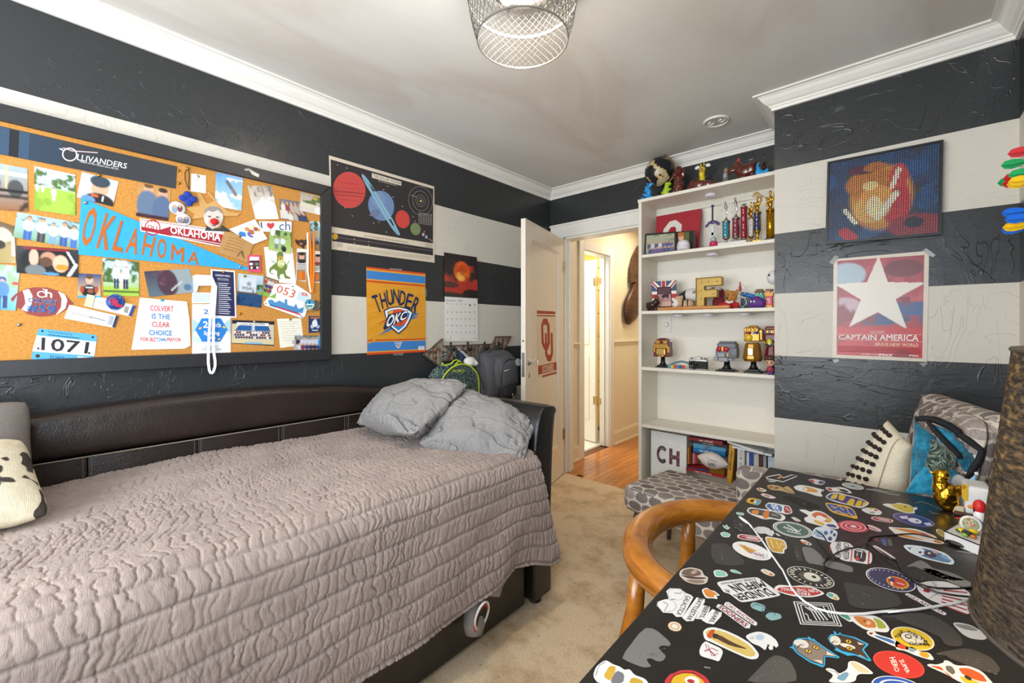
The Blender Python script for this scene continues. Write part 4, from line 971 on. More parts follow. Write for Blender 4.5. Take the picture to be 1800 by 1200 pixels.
def pinned(name,Zf,pts,col,label,cat='paper',rough=.6,group=None,x=None,m=None):
 px=[Zf(p)for p in pts];X=x if x is not None else XK+layer(px)
 fn=lambda u,v:onx(*Zf((u,v)),X)
 o=flatpoly(name,pts,fn,(1,0,0),m or mat(col,rough),.0006 if x is None else .0004);tag(o,label,cat,group)
 return o,Ink(fn,(1,0,0)),X
def photo(Zf,pts,pic,label,curl=.0015,name='snapshot',group='photographs pinned on the cork board',m=None):
 px=[Zf(p)for p in pts];X=XK+layer(px)
 return snapshot(name,[onx(*p,X)for p in px],pic,label,'photo',group,curl=curl,m=m)
PINM=BRASS
def pin(px,py,m=PINM,lift=.010,label=None,grp='push pins on the cork board'):
 L=0
 for b,l in LAY:
  if b[0]-3<px<b[2]+3 and b[1]-3<py<b[3]+3:L=max(L,l+1)
 p=onx(px,py,XK+.0012+L*.0011)
 Mr=Matrix.Translation(p)@Matrix.Rotation(pi/2,4,'Y')
 o=B().lathe([(.0055,0),(.0062,.0015),(.005,.004),(.0025,.0055),(0,.0058)],n=12,M=Mr).build('push_pin',m,None,smooth=True)
 tag(o,label,'pin',grp);return o
# --- photographs, in the order they overlap
W_=44
photo(Z1,[(0-230,430),(262,525),(268,940),(0-230,905)],Pic(W_,34,'9fb2b8','8a5a30',2).rect(0,.15,1,.22,'e8e4d8').rect(.55,0,.6,.6,'c9b48a').ell(.25,.42,.2,.2,'3a3f44').ell(.75,.5,.15,.18,'47494a').rect(0,.52,1,.6,'1b1712').rect(0,.66,1,.72,'20180f').blotch('3a2512',.5,4,.7,1),'photo of dark figures before a sunlit window, top left of the board')
photo(Z1,[(330,500),(722,585),(722,975),(330,920)],Pic(40,40,'c9dcef','9dbf4a',3).blotch('4f6a34',.42,7,.05,.42).rect(0,.44,1,1,'9cbf48').blotch('86ab3c',.5,4,.5,1).person(.46,.4,.72,.14,'e6e6e6','d6d6dd').person(.08,.38,.56,.1,'eeeeee','dddddd').person(.2,.38,.56,.1,'eeeeee','dddddd'),'photo of players in white on a green playing field')
photo(Z1,[(785,555),(1138,650),(1080,890),(735,800)],Pic(40,30,'b9cbd9','d9cfc4',5).ell(.55,.45,.22,.28,'d5a78c').ell(.52,.2,.25,.2,'35424f').ell(.6,.95,.4,.3,'25242a').ell(.3,.95,.18,.14,'5f8fc4').ell(.45,.75,.1,.05,'d4632f').rect(.66,.7,.7,.9,'e8e8ee'),'photo of a smiling boy in a dark batting helmet')
photo(Z1,[(1325,655),(1640,725),(1611,1027),(1303,978)],Pic(36,36,'b98a52','c39a62',6).ell(.32,.16,.13,.15,'d8a486').ell(.75,.22,.13,.15,'d8a486').ell(.32,.62,.3,.4,'5f7390').ell(.76,.66,.26,.38,'55698a').rect(0,.88,1,1,'40222c').ell(.32,.05,.13,.07,'6a4a2c').ell(.75,.1,.13,.07,'3b2a20'),'photo of two boys in blue shirts standing side by side')
photo(Z1,[(165,940),(770,1047),(755,1296),(126,1182)],Pic(50,26,'a9c6de','7aa07a',7).blotch('4a6a48',.5,6,0,.3).person(.2,.1,1,.2,'c9d2e6','2f5aa5').person(.4,.08,1,.2,'d5d8e8','3a2a3a').person(.57,.18,1,.16,'f0f0f4','6f98c6').person(.74,.1,1,.2,'cdd6ea','2b4f9a').person(.9,.15,1,.18,'e4e6f2','3563b4'),'photo of five people in white shirts lined up')
photo(Z2,[(-60,-70),(118,-10),(135,300),(-60,295)],Pic(30,44,'5a4a38','b39a66',8).ell(.5,.3,.35,.16,'cfc2a6').ell(.55,.75,.4,.25,'a08d5a').ell(.3,.55,.25,.1,'2e2a24').rect(.82,.3,1,.8,'d9d3c4'),'photo of a pale plaster figure at the left edge of the board')
photo(Z2,[(0-40,305),(170,325),(132,700),(0-40,690)],Pic(28,44,'b6d2d6','4f9fc2',9).blotch('8fb08a',.45,5,0,.5).ell(.3,.34,.16,.07,'2f4a86').ell(.3,.4,.13,.07,'d4a68c').ell(.3,.55,.3,.17,'4f7fb8').rect(.1,.68,.26,.98,'22346a').rect(.36,.68,.56,.95,'22346a').ell(.85,.4,.15,.03,'c23b3b'),'photo of a child in blue clothes holding something red')
photo(Z2,[(140,150),(662,190),(655,420),(140,380)],Pic(56,26,'33353c','15161a',10).ell(.5,.5,.42,.5,'0d0e12').ell(.27,.4,.07,.28,'d6ab95').ell(.5,.4,.12,.22,'b98a70').ell(.46,.52,.1,.16,'5a3c2c').ell(.7,.55,.12,.28,'dcb39a').ell(.72,.68,.1,.1,'d98a2a').ell(.3,.85,.15,.2,'6d7478').line(.8,.1,.96,.6,.02,'dfe2e6').line(.84,.95,.96,.55,.03,'d2d6da').rect(.1,.04,.82,.12,'8a1f26').ell(.55,.93,.12,.06,'4f8fc0'),'photo of two faces and a hand inside a dark space capsule cut-out')
photo(Z2,[(658,385),(850,395),(850,590),(652,590)],Pic(30,30,'23447e','d2b27a',11).ell(.5,.72,.3,.24,'1f1d22').ell(.5,.26,.15,.16,'d7a78b').ell(.5,.14,.15,.08,'5b4026').ell(.2,.65,.08,.13,'a8442c').ell(.8,.65,.08,.13,'a8442c').ell(.55,.72,.12,.08,'8d4a2c').rect(0,.9,1,1,'4aa0d0').rect(.35,.55,.65,.6,'cfd2d8'),'small photo of a boy in a black football jersey')
photo(Z2,[(865,255),(1172,290),(1172,580),(872,572)],Pic(40,38,'b7cfe2','9cb84c',12).blotch('476236',.4,6,0,.62).rect(0,.74,1,1,'9cbc4a').rect(0,.84,1,.9,'4c6a2a').person(.36,.1,.8,.22,'e8ebf4','26345e').person(.62,.1,.8,.24,'eef0f6','2a2f52').person(.5,.3,.8,.14,'f0eef2','d8c0b8').ell(.4,.1,.08,.07,'dfe3ec').ell(.6,.1,.08,.07,'dfe3ec'),'photo of football players huddled on grass')
photo(ident,[(253,477),(333,472),(343,513.4),(262.5,522)],Pic(44,24,'3e3a4c','5a6c78',13).ell(.75,.5,.35,.6,'8d9aa0').ell(.45,.5,.2,.5,'4a3440').blotch('6e4a5e',.5,5,0,.6,0,.4).line(.5,.8,.75,.5,.02,'b8c0c2').ell(.85,.75,.08,.12,'4f6f92'),'dark bluish photo of a vaulted hall')
photo(Z3,[(560,125),(828,185),(810,508),(548,462)],Pic(34,40,'3f8ed6','8fc0e8',15).blotch('e8eef4',.52,3,.1,1).ell(.3,.9,.3,.09,'f4f6f8').ell(.8,.6,.25,.06,'f0f2f6').line(.42,.22,.75,.55,.05,'2e2f38').line(.6,.42,.76,.56,.03,'5a4a48'),'photo of a dark missile shape crossing a blue sky')
photo(Z3,[(870,260),(1110,262),(1180,590),(950,592)],Pic(32,40,'8d8478','e6e0da',16).blotch('55504c',.5,8,0,.32).blotch('f4f0ec',.5,4,.35,1).rect(.3,.0,.36,.3,'a89a8c').rect(.55,0,.62,.28,'6d645c').ell(.55,.75,.45,.3,'f2efec'),'pale photo of white spray below tall rocks')
photo(Z3,[(1185,385),(1400,422),(1475,620),(1200,590)],Pic(44,30,'6a6a74','3b3440',17).crowd(2,5,.1,.95,['2f3a55','22222a','b0a49a','8a3a3a','d6d2ce']).rect(0,.55,.3,.95,'d2d0cf'),'photo of a family group dressed in dark clothes')
photo(Z3,[(1395,318),(1690,395),(1688,575),(1388,505)],Pic(50,30,'a79a88','d8cdc6',18).blotch('5a7040',.42,7,.1,.55,.1).ell(.5,.2,.06,.07,'d49a2c').ell(.3,.65,.4,.12,'d9cec0').ell(.88,.82,.2,.25,'2fb0c2').ell(.6,.8,.12,.2,'e8e6e4'),'photo of a garden with the corner of a blue pool')
photo(Z3,[(1490,610),(1680,625),(1690,915),(1490,880)],Pic(30,40,'a8cbe6','6e685c',19).blotch('3c5a2c',.44,6,0,.55,0,.7).line(.4,.02,.95,.8,.02,'f2f4f6').ell(.35,.45,.12,.12,'b8a888').rect(.0,.72,1,1,'6e6a62').person(.35,.6,.96,.16,'3b3f55','c8882c').line(.7,.8,1,.8,.01,'e2e4e6'),'photo of a child before a tree and a house')
gp,ik,X=pinned('photo_strip',ident,[(522,436.4),(540.4,438),(537.6,495),(520.6,492.8)],'e8e4df','photo strip with a face and an orange costume, left of two','photo',.3,'photo strips beside the medal ribbon')
for(x0,y0,x1,y1)in((522.2,443,538,460),):
 ik.rect(x0,y0,x1,y1,'6f5d55');ik.ell(530.5,451,4.6,6.2,'d8a48e');ik.ell(530.5,446,5,3,'3a2a22');ik.ell(530.4,459,7,3.5,'2a2a30')
for k in range(5):ik.rect(522,461.6+k*2.6,538,462.6+k*2.6,'25242a')
ik.rect(521.6,474,537,493,'9a7c6a');ik.ell(528.5,484,4.2,8.5,'dd7a1f');ik.ell(533.5,484,3.2,7,'c8691f');ik.build('print',gp,GLOSS)
gp,ik,X=pinned('photo_strip',ident,[(553,441),(565.5,442),(564,497),(551,496)],'e8e4df','photo strip with a smiling face, right of two','photo',.3,'photo strips beside the medal ribbon')
ik.rect(553,447,564,464,'cbb7a8');ik.ell(558.5,454.5,4.2,6,'d8a48e');ik.ell(558.5,449,4.2,2.5,'2b221e');ik.ell(558,463,5.5,3,'8a4440')
for k in range(4):ik.rect(552.6,466+k*2.6,564,467+k*2.6,'25242a')
ik.rect(552,478,563.6,495,'8a6f66');ik.ell(557,487,3.4,7,'d5762a');ik.build('print',gp,GLOSS)
# --- papers and cards
o,ik,X=pinned('banner',ident,[(-45,211),(311,292.4),(309,331.5),(-45,262)],'2c3038','long dark banner with white old-style lettering pinned along the board top','banner',.35)
ik.poly([(-44,212.5),(60,236),(56,281.5),(-44,261)],'2f4a63');ik.poly([(17,226.5),(34,230.5),(32,277),(15,273.5)],'14181f');ik.poly([(52,234.5),(110,248),(107,291),(50,280)],'26384b')  # blue sheen on the banner's left end, laid on as flat colour
ik.ring(122.5,271.5,13.5,12,.17,'e6dfe0',10);ik.line([(107,263),(112,260),(126,265),(172,268.5)],1.5,'e2c3c6');ik.line([(104.5,261),(112,265)],1.6,'f0eef0')
ik.text('LLIVANDERS',[(137,270.5),(224,287.5),(222,296.5),(135,281)],'f1eff0',bold=.02)
ik.text('Makers of Fine Wands since 382 BC',[(141,281.5),(209,296),(208,298.8),(140,285)],'d9d7da',bold=.02);ik.build('print',o,GLOSS)
o,ik,X=pinned('pennant',ident,[(143,347),(441,472.6),(441,475),(136,447)],'2f9fdc','blue felt pennant with orange capital letters pointing right','pennant',.85)
for ch_,q in zip('OKLAHOMA',([(155,364),(174,369),(160,433),(140,428)],[(186,375),(205,382),(189,439),(169,435)],[(212,388),(226,393),(213,443),(197,438)],[(232,399),(246,404),(240,447),(220,443)],[(255,408),(274,415),(266,451),(249,447)],[(278,417),(294,423),(290,455),(275,452)],[(302,428),(324,436),(322,461),(300,456)],[(333,439),(350,445),(349,466),(330,461)])):ik.text(ch_,q,'b4642c',bold=.035)
ik.build('felt_letters',o,INKMATTE)
o,ik,X=pinned('bumper_sticker',ident,[(245.7,383.4),(393.8,404.4),(393,434.7),(247,406)],'f0eeea','white and crimson sticker with college capitals behind the pennant','sticker')
ik.poly([(247.5,385.5),(392,406),(391.5,432.5),(248.5,404.5)],'9c2532');ik.poly([(248.3,386.8),(391.2,407),(391,412),(300,398),(280,404),(249,398)],'efece8');ik.poly([(300,399),(391,412.5),(390.8,421),(330,409)],'b02533')
ik.text('OKLAHOMA',[(299,397.5),(388,411),(387,424),(300,410)],'f4f2ef',bold=.05);ik.ring(268,400,14,14,.14,'b02533');ik.text('OU',[(259,395),(276,397),(276,405),(259,402)],'b02533',bold=.04)
ik.poly([(300,413),(389,428),(389,429.5),(305,415.5)],'c8c2bf');ik.build('print',o)
o,ik,X=pinned('hand_written_card',Z3,[(645,705),(945,795),(870,1020),(580,920)],'b38a54','brown kraft card with faint pen drawing','card',.8)
for y in range(5):ik.line([(690-y*14,770+y*28),(760-y*8,785+y*30),(860-y*12,830+y*26)],3,'6b4c2a')
ik.line([(770,960),(800,920),(822,905),(838,980)],6,'4a3018');ik.line([(812,905),(820,960)],5,'4a3018');ik.build('pen_lines',o)
o,ik,X=pinned('greeting_card',Z3,[(690,690),(945,592),(1070,785),(930,840),(840,790)],'efece6','tilted white card with a small colourful drawing','card')
for x,y,a,b,c in((870,690,26,20,'c98a4a'),(910,720,30,26,'b5694a'),(955,690,24,20,'9a5a44'),(905,760,28,9,'3a62b4'),(820,735,34,20,'3f7fc8'),(930,665,12,12,'e2bf57'),(885,735,16,20,'5b6fae'),(985,700,12,18,'d3a25a')):ik.ell(x,y,a,b,c,20)
ik.poly([(775,735),(850,720),(860,765),(800,760)],'3a7cc6');ik.build('print',o)
o,ik,X=pinned('sticker',Z3,[(985,612),(1308,615),(1308,715),(1010,715)],'f2f1f0','white strip reading I heart ch','sticker')
ik.poly([(1000,620),(1014,620),(1020,680),(1006,680)],'3a5578')
ik.poly([(1062,650),(1068,630),(1084,626),(1100,638),(1116,625),(1134,630),(1138,652),(1126,672),(1102,690),(1076,672)],'c2404a')
ik.t('ch',1185,612,1295,700,'39567e',bold=.0);ik.build('print',o)
o,ik,X=pinned('drawing',ident,[(464,433.8),(513.8,434.7),(520.6,498.7),(469.8,495)],'f1eee6','white sheet with a green dinosaur printed on it','print')
GD='6d8440'
ik.poly([Z4(p)for p in[(1125,30),(1150,12),(1178,15),(1190,40),(1185,80),(1205,115),(1228,150),(1222,180),(1205,200),(1218,240),(1262,262),(1250,272),(1205,268),(1190,225),(1160,230),(1150,262),(1168,272),(1140,276),(1128,240),(1130,200),(1098,178),(1072,190),(1068,212),(1100,232),(1078,230),(1052,205),(1056,172),(1090,140),(1122,120),(1130,80)]],GD)
ik.ell(*Z4((1166,125)),6.6,8,'c8cf8a');ik.ctext('THIS',*Z4((1168,128)),3.6,'f6f5e6',bold=.03);ik.ctext('MUCH',*Z4((1168,158)),2.2,'5c6a3a');ik.ell(*Z4((1160,75)),4,3.2,'d6a13a');ik.ell(*Z4((1163,78)),1.7,1.5,'8a4a20')
ik.line([Z4((1075,95)),Z4((1118,128))],1.2,GD);ik.line([Z4((1245,100)),Z4((1222,140))],1.2,GD);ik.build('print',o)
photo(Z3,[(1095,690),(1305,715),(1300,930),(1075,890)],Pic(36,36,'8fae6a','a9c46c',20).blotch('3e5a34',.45,7,0,.4).person(.35,.3,.9,.24,'c7cfe2','5a6a8a').person(.62,.28,.9,.24,'d6dcea','4a5a7a').ell(.15,.1,.1,.2,'e8eef0').ell(.68,.85,.1,.12,'23242a'),'photo of children in pale shirts on a lawn above the dinosaur')
o,ik,X=pinned('gift_tag',Z4,[(845,45),(970,45),(975,215),(855,200)],'d8446c','pink tag with a little black and white picture','card')
ik.poly([(870,60),(955,62),(955,95),(862,98)],'e6e3e6');ik.rect(862,98,958,180,'2c2a33');ik.ell(880,130,18,14,'d6d3d8');ik.ell(930,130,22,16,'5c8a5a');ik.ell(885,165,12,12,'dedbe0');ik.ell(940,165,12,12,'dedbe0');ik.rect(905,110,925,150,'7d3a4a');ik.build('print',o)
o,ik,X=pinned('note_paper',Z3,[(315,138),(462,160),(460,335),(312,315)],'efece6','small white note with a faint pencil drawing under a pin','note')
ik.ring(388,245,42,44,.05,'bcb8b2');ik.line([(350,215),(425,225)],2.5,'b5b1ab');ik.line([(345,270),(430,280)],2.5,'b5b1ab');ik.rect(360,195,415,203,'c4c0ba');ik.build('print',o)
# tan paper cut-out and the face cut-out with a red nose
o,ik,X=pinned('paper_star',Z3,[(318,590),(352,545),(262,480),(400,455),(372,330),(415,345),(470,440),(545,410),(470,330),(490,320),(600,450),(690,515),(800,535),(770,560),(640,560),(480,565),(420,580)],'c99c5e','tan paper shape with pointed arms behind the red nose face','cut-out',.85)
hd=thing('face_cutout','cut-out grey baby face with a red pompom nose','cut-out',onx(*Z3((535,580)),XK))
X=XK+layer([Z3(p)for p in((435,460),(700,460),(700,715),(435,715))])
f_=lambda u,v:onx(*Z3((u,v)),X)
flatpoly('shoulders',[(450,705),(470,655),(520,690),(600,680),(625,650),(680,690),(700,715)],f_,(1,0,0),mat('2d2f33',.5),parent=hd)
f2=lambda u,v:onx(*Z3((u,v)),X+.0012)
hp=[(535+97*cos(a),572+(112 if sin(a)<0 else 108)*sin(a)*(1))for a in[2*pi*i/28 for i in range(28)]]
flatpoly('face',hp,f2,(1,0,0),mat('cfc6be',.4),parent=hd)
ik=Ink(f2,(1,0,0));ik.poly([(445,545),(450,500),(490,468),(540,462),(590,475),(620,515),(622,540),(580,500),(530,520),(480,505)],'8f8883');ik.ell(497,565,16,8,'6a625e');ik.ell(575,570,16,8,'6a625e');ik.ell(540,655,24,7,'9b7a74');ik.ell(470,600,20,24,'ddd5cd');ik.ell(598,610,18,22,'ddd5cd');ik.build('print',hd)
B().ball(onx(*Z3((545,615)),X+.012),(.012,.0165,.0145),16,10).build('red_nose',mat('c8201f',.9,bump=.5,scale=300),hd,smooth=True)
# quatrefoil ornament on a dark cord
qf=thing('ornament','cobalt blue four-lobed ornament hanging on a dark cord','ornament',onx(*Z3((285,385)),XK))
c0=onx(*Z3((285,388)),XK+.014);b=B()
b.rbox((0,0,0),(.004,.0155,.0155),.004,3);b.v=[tuple(Matrix.Rotation(.15,4,'X')@Vector(p)+c0)for p in b.v]
for a in range(4):b.ball(c0+Vector((0,.0175*cos(a*pi/2+.1),.0175*sin(a*pi/2+.1))),(.006,.0145,.0145),16,10)
b.build('lobes',mat('16379a',.75,bump=.5,scale=400),qf,smooth=True)
B().tube([onx(*Z3(p),XK+.012)for p in((275,95),(255,130),(255,200),(275,260),(295,300))],.0016,6).build('cord',mat('2a2422',.8),qf)
B().tube([onx(*Z3(p),XK+.011)for p in((290,95),(298,160),(292,240),(297,300))],.0016,6).build('cord',mat('2a2422',.8),qf)
def button(cx,cy,r,cols,label,zf=Z3,name='button_badge',dz=.0):
 px=[zf((cx-r,cy-r)),zf((cx+r,cy+r))];X=XK+layer(px)+dz;c=onx(*zf((cx,cy)),X);R=(onx(*zf((cx+r,cy)),X)-c).length
 Mr=Matrix.Translation(c)@Matrix.Rotation(pi/2,4,'Y')
 o=B().lathe([(R,0),(R,.002),(R*.9,.004),(R*.5,.0052),(0,.0055)],n=28,M=Mr).build(name,mat(cols[0],.22),None,smooth=True);tag(o,label,'badge')
 f_=lambda u,v:onx(*zf((u,v)),X+.0054);return o,Ink(f_,(1,0,0))
o,ik=button(178,483,80,['d5d8dd'],'round shiny badge showing two faces, upper of two');ik.ell(150,490,30,42,'8fa0b4');ik.ell(205,485,26,36,'6a4a4c');ik.ell(150,462,16,16,'cda18c');ik.ell(205,462,15,16,'cda18c');ik.ell(200,500,14,12,'a03a3c');ik.build('print',o,GLOSS)
o,ik=button(240,595,74,['d0d3d8'],'round shiny badge showing two faces, lower of two');ik.ell(205,600,28,32,'7d8798');ik.ell(265,600,28,34,'5f6a80');ik.ell(205,580,14,14,'cda18c');ik.ell(265,580,14,15,'cda18c');ik.ell(238,622,18,10,'a04a44');ik.build('print',o,GLOSS)
# football cut-out
fb=[(90,600),(130,560),(200,520),(290,502),(390,505),(480,530),(560,580),(615,640),(580,675),(510,715),(430,742),(330,750),(240,730),(160,680),(110,635)]
o,ik,X=pinned('paper_football',Z2,fb,'8a3c3a','brown paper football with white bands and number 59','cut-out',.7)
ik.poly([(190,530),(245,518),(275,575),(268,640),(228,708),(180,690),(215,640),(205,570)],'f0edea');ik.poly([(490,535),(545,562),(568,610),(552,680),(505,718),(470,738),(515,670),(520,600)],'f0edea')
ik.ring(352,562,40,28,.3,'f0edea',8,a0=40,a1=330);ik.text('h',[(385,520),(440,530),(438,590),(383,582)],'f0edea',bold=.05);ik.line([(360,515),(395,538)],7,'f0edea')
ik.text('COLVERT',[(240,592),(488,612),(482,650),(238,628)],'f4f2f0',bold=.06);ik.text('COLVERT',[(240,592),(488,612),(482,650),(238,628)],'2c5796',bold=.03)
ik.text('#59',[(235,645),(470,662),(465,725),(228,698)],'f4f2f0',bold=.07);ik.text('#59',[(235,645),(470,662),(465,725),(228,698)],'2c5796',bold=.06);ik.build('print',o)
# tickets, badge, race number
o,ik,X=pinned('ticket',Z2,[(735,560),(1145,655),(1105,750),(710,660)],'eeeae2','cream ticket stub under a round blue badge','ticket')
ik.poly([(735,562),(800,575),(775,672),(712,660)],'e2d2a8');ik.line([(805,578),(780,675)],4,'37383f');ik.build('stub_print',o);ik=Ink(ik.fn,ik.n);ik.poly([(1120,652),(1145,658),(1107,749),(1082,742)],'2b4a86')
for k in range(6):ik.line([(1060+k*6,660+k*1.5),(1042+k*6,715+k*1.5)],3,'3a3d45')
ik.poly([(820,620),(880,632),(878,640),(818,628)],'b0aca8');ik.build('lettering',o)
o,ik,X=pinned('ticket',Z2,[(585,650),(1000,745),(965,845),(540,765)],'efece6','cream ticket stub with script lettering, lower of two','ticket')
ik.poly([(978,740),(1000,746),(966,844),(945,838)],'23345c');ik.line([(612+k*14,722+k*2.9+(11 if k%2 else-11))for k in range(13)],5,'555a66');ik.line([(750,752),(820,766),(890,788)],9,'8b8f98')
for k in range(6):ik.line([(925+k*7,740+k*2),(905+k*7,815+k*2)],3,'5a6f92')
ik.line([(700,690),(900,735)],3,'8d9098');ik.line([(590,745),(900,812)],2,'a5a7ac');ik.build('print',o)
o,ik=button(972,628,80,['1d3f86'],'round navy badge with bright red figures',Z2);ik.ring(972,628,70,70,.10,'2f5fae');ik.text('Ole',[(925,590),(995,598),(990,640),(920,628)],'e03040',bold=.06,shear=.2);ik.text('Miss',[(950,628),(1035,640),(1028,672),(942,660)],'e03040',bold=.06,shear=.2);ik.build('print',o,GLOSS)
bb_=[(335,850),(800,902),(820,915),(818,935),(780,1140),(765,1152),(740,1150),(285,1118),(265,1105),(266,1085),(318,868)]
o,ik,X=pinned('race_bib',Z2,bb_,'4fa3d6','blue and white race number 1071 with a hand-written name','race bib',.6)
ik.poly([(309,908),(813,962),(797,1082),(272,1042)],'eeeeec');ik.text('1071',[(355,928),(752,968),(735,1060),(350,1030)],'26272c',bold=.035)
ik.line([(408+k*17,878+k*1.9+(9 if k%2 else-9))for k in range(13)],4,'22405f');ik.text('FORD',[(420,1075),(545,1088),(535,1115),(420,1105)],'1f4a78',bold=0,shear=.15)
ik.poly([(655,1085),(770,1095),(765,1128),(650,1118)],'eceae6')
for k in range(10):ik.line([(670+k*9,1095+k*.8),(667+k*9,1114+k*.8)],4,'3a3a40')
ik.line([(400,902),(670,932)],6,'274a6a')
for x,y in((357,872),(783,923),(323,1018),(752,1058)):ik.ell(x,y,10,9,'2a2018')
ik.ell(318,1082,19,14,'3a2a20');ik.build('print',o)
pt=[(246,523),(328.6,530),(333,560),(335,607),(325,612.5),(231,614.6),(236,585)]
o,ik,X=pinned('campaign_flyer',ident,pt,'efefee','white flyer with red and blue campaign lettering','flyer')
RD,BL_='cf5560','2f7dbd'
ik.text('COLVERT',[(264,536.5),(305,538.5),(305,547.5),(264,545.5)],RD,bold=.05);ik.text('IS THE',[(267,551),(299,552.5),(299,561),(267,560)],BL_,bold=.04);ik.text('CLEAR',[(267,565),(298,566.5),(298,575),(267,574)],RD,bold=.05);ik.text('CHOICE',[(262,580),(302,581),(302,589.5),(262,588.5)],BL_,bold=.05)
ik.text('FOR BIZ',[(247,592.5),(274,593.5),(274,600),(247,599)],RD,bold=.05);ik.text('TOWN',[(275,593.5),(292,594),(292,600),(275,600)],BL_,bold=.05);ik.text('MAYOR',[(294,593),(318,594),(318,600),(294,600)],RD,bold=.05);ik.build('print',o)
o,ik,X=pinned('contest_flyer',Z4,[(315,515),(682,515),(685,990),(315,1000)],'eef1f5','white spelling contest flyer with a blue hexagon','flyer')
ik.poly([(318,650),(400,720),(318,800)],'a8cdea');ik.poly([(684,650),(600,720),(684,800)],'a8cdea');ik.poly([(318,800),(420,880),(318,880)],'c2dcf0')
ik.poly([(405,650),(590,650),(655,760),(585,875),(410,875),(345,760)],'2a7fd0');ik.t('2',420,680,465,740,'f6f8fb',bold=.05);ik.t('kids',505,690,590,735,'f6f8fb',bold=.03);ik.ctext('Spelling',502,790,34,'f8f9fc',bold=.05);ik.ctext('Bee',500,832,34,'f8f9fc',bold=.05)
ik.t('2',425,565,470,608,'2f74b8',bold=.04);ik.ctext('SATURDAY',500,922,16,'6e7684');ik.ctext('MARCH 23, 2024',505,947,17,'6e7684');ik.ell(390,745,16,10,'e8b84a',-25);ik.ell(620,735,16,10,'e8b84a',25);ik.ell(572,850,14,9,'e8b84a',-30);ik.build('print',o)
o,ik,X=pinned('schedule_card',Z4,[(492,180),(725,195),(740,645),(515,635)],'e9e8ea','navy football schedule card with white rows of print','card')
ik.poly([(508,195),(712,208),(725,632),(530,622)],'262a52');ik.text('CASCIA HALL',[(538,228),(680,238),(680,254),(538,244)],'eeeef2',bold=.04);ik.text('VARSITY FOOTBALL',[(555,262),(665,270),(665,280),(555,272)],'d5d6e0',bold=.02);ik.text('2024 SCHEDULE',[(555,276),(665,284),(665,292),(555,284)],'d5d6e0',bold=.02)
for k in range(16):
 y=312+k*19.2;ik.line([(548,y),(556,y+.6)],5,'d5d6e0');ik.line([(565,y+1),(565+[100,88,118,110,105,120,96,112,125,90,104,112,118,98,115,106][k],y+7)],6.5,'d5d6e0')
ik.build('print',o)
o,ik,X=pinned('folded_leaflet',Z4,[(315,400),(497,405),(497,505),(312,508)],'dfe3ea','white leaflet half hidden behind the ribbon','leaflet')
ik.poly([(325,412),(482,415),(478,495),(330,495)],'c3d0de');ik.build('print',o)
lan=thing('lanyard','white card holder hanging on a long white ribbon loop','lanyard',onx(*Z4((500,1000)),XK))
Xl=XK+layer([Z4((320,235)),Z4((560,520))])+.006
q=[(350,232),(505,238),(548,335),(378,338)];f_=lambda u,v:onx(*Z4((u,v)),Xl);flatpoly('holder',q,f_,(1,0,0),mat('f0f1f3',.35),.004,lan)
flatpoly('holder_side',[(318,245),(350,232),(378,338),(362,400),(330,400)],lambda u,v:onx(*Z4((u,v)),Xl-.003),(1,0,0),mat('c9ced6',.4),.003,lan)
def ribbon(pts,w,m,parent,name,x0):
 P=[onx(*Z4(p),x0)for p in pts];V=[]
 for i,p in enumerate(P):
  t=(P[min(i+1,len(P)-1)]-P[max(i-1,0)]).normalized();sd=Vector((1,0,0)).cross(t)
  V+=[p+sd*w/2,p-sd*w/2]
 o=raw(name,V,[(2*i,2*i+1,2*i+3,2*i+2)for i in range(len(P)-1)],m,parent);s=o.modifiers.new('solid','SOLIDIFY');s.thickness=.001;return o
RB=mat('eceef4',.6)
XF=XK+.018
P1=[(515,335),(500,480),(488,640),(478,800),(470,960),(470,1080),(480,1150),(497,1180)];P2=[(542,338),(532,480),(522,640),(518,800),(520,960),(535,1060),(535,1110),(520,1160),(497,1182)]
ribbon(P1,.0105,RB,lan,'ribbon',XF);ribbon(P2,.0105,RB,lan,'ribbon',XF+.003)
photo(Z4,[(755,220),(1000,245),(975,550),(738,520)],Pic(36,44,'b9cfe0','24486e',22).rect(.08,.1,.72,.58,'c9d3da').ell(.45,.3,.08,.06,'8a97a4').rect(.12,.42,.62,.52,'c9d3da').blotch('3a5a34',.4,5,.3,.5,.75).rect(0,.6,1,1,'234a74').blotch('173250',.5,5,.6,1).person(.62,.42,.72,.1,'7a8da8','3a4a6a').rect(.75,.5,1,.58,'7fa04a').rect(.0,.56,.8,.61,'5a4a34'),'photo of a tournament sign beside blue water')
o=bpy.data.objects[COL.objects[-1].name]
q=[onx(*Z4(p),XK+.0075)for p in((795,345),(890,352),(890,380),(795,374))]
fn,nr=quad_fn(q);ik=Ink(fn,nr);ik.t('PGA',.02,.0,.98,1,'3b4a60',bold=.0);ik.build('lettering',o,GLOSS)
photo(Z4,[(1000,240),(1150,290),(1110,460),(990,430)],Pic(30,36,'8a6a58','7fae4a',23).crowd(3,4,.12,.75,['c8cdd6','2a5a4a','b03038','2c3c78']).rect(0,.8,1,1,'84b048'),'small team photo with red and white jerseys')
o,ik,X=pinned('race_bib',Z4,[(1105,320),(1300,320),(1455,420),(1455,455),(1395,635),(1365,650),(1010,525),(1000,500),(1060,430)],'e9eef2','white race number ending 053 with a blue skyline','race bib')
ik.text('053',[(1135,330),(1312,385),(1290,460),(1120,398)],'d2583f',bold=.0,shear=.1);ik.poly([(1040,480),(1080,470),(1110,500),(1150,480),(1200,505),(1205,465),(1225,470),(1228,520),(1290,540),(1310,510),(1330,560),(1385,545),(1375,600),(1330,595),(1050,510)],'4f8fc4')
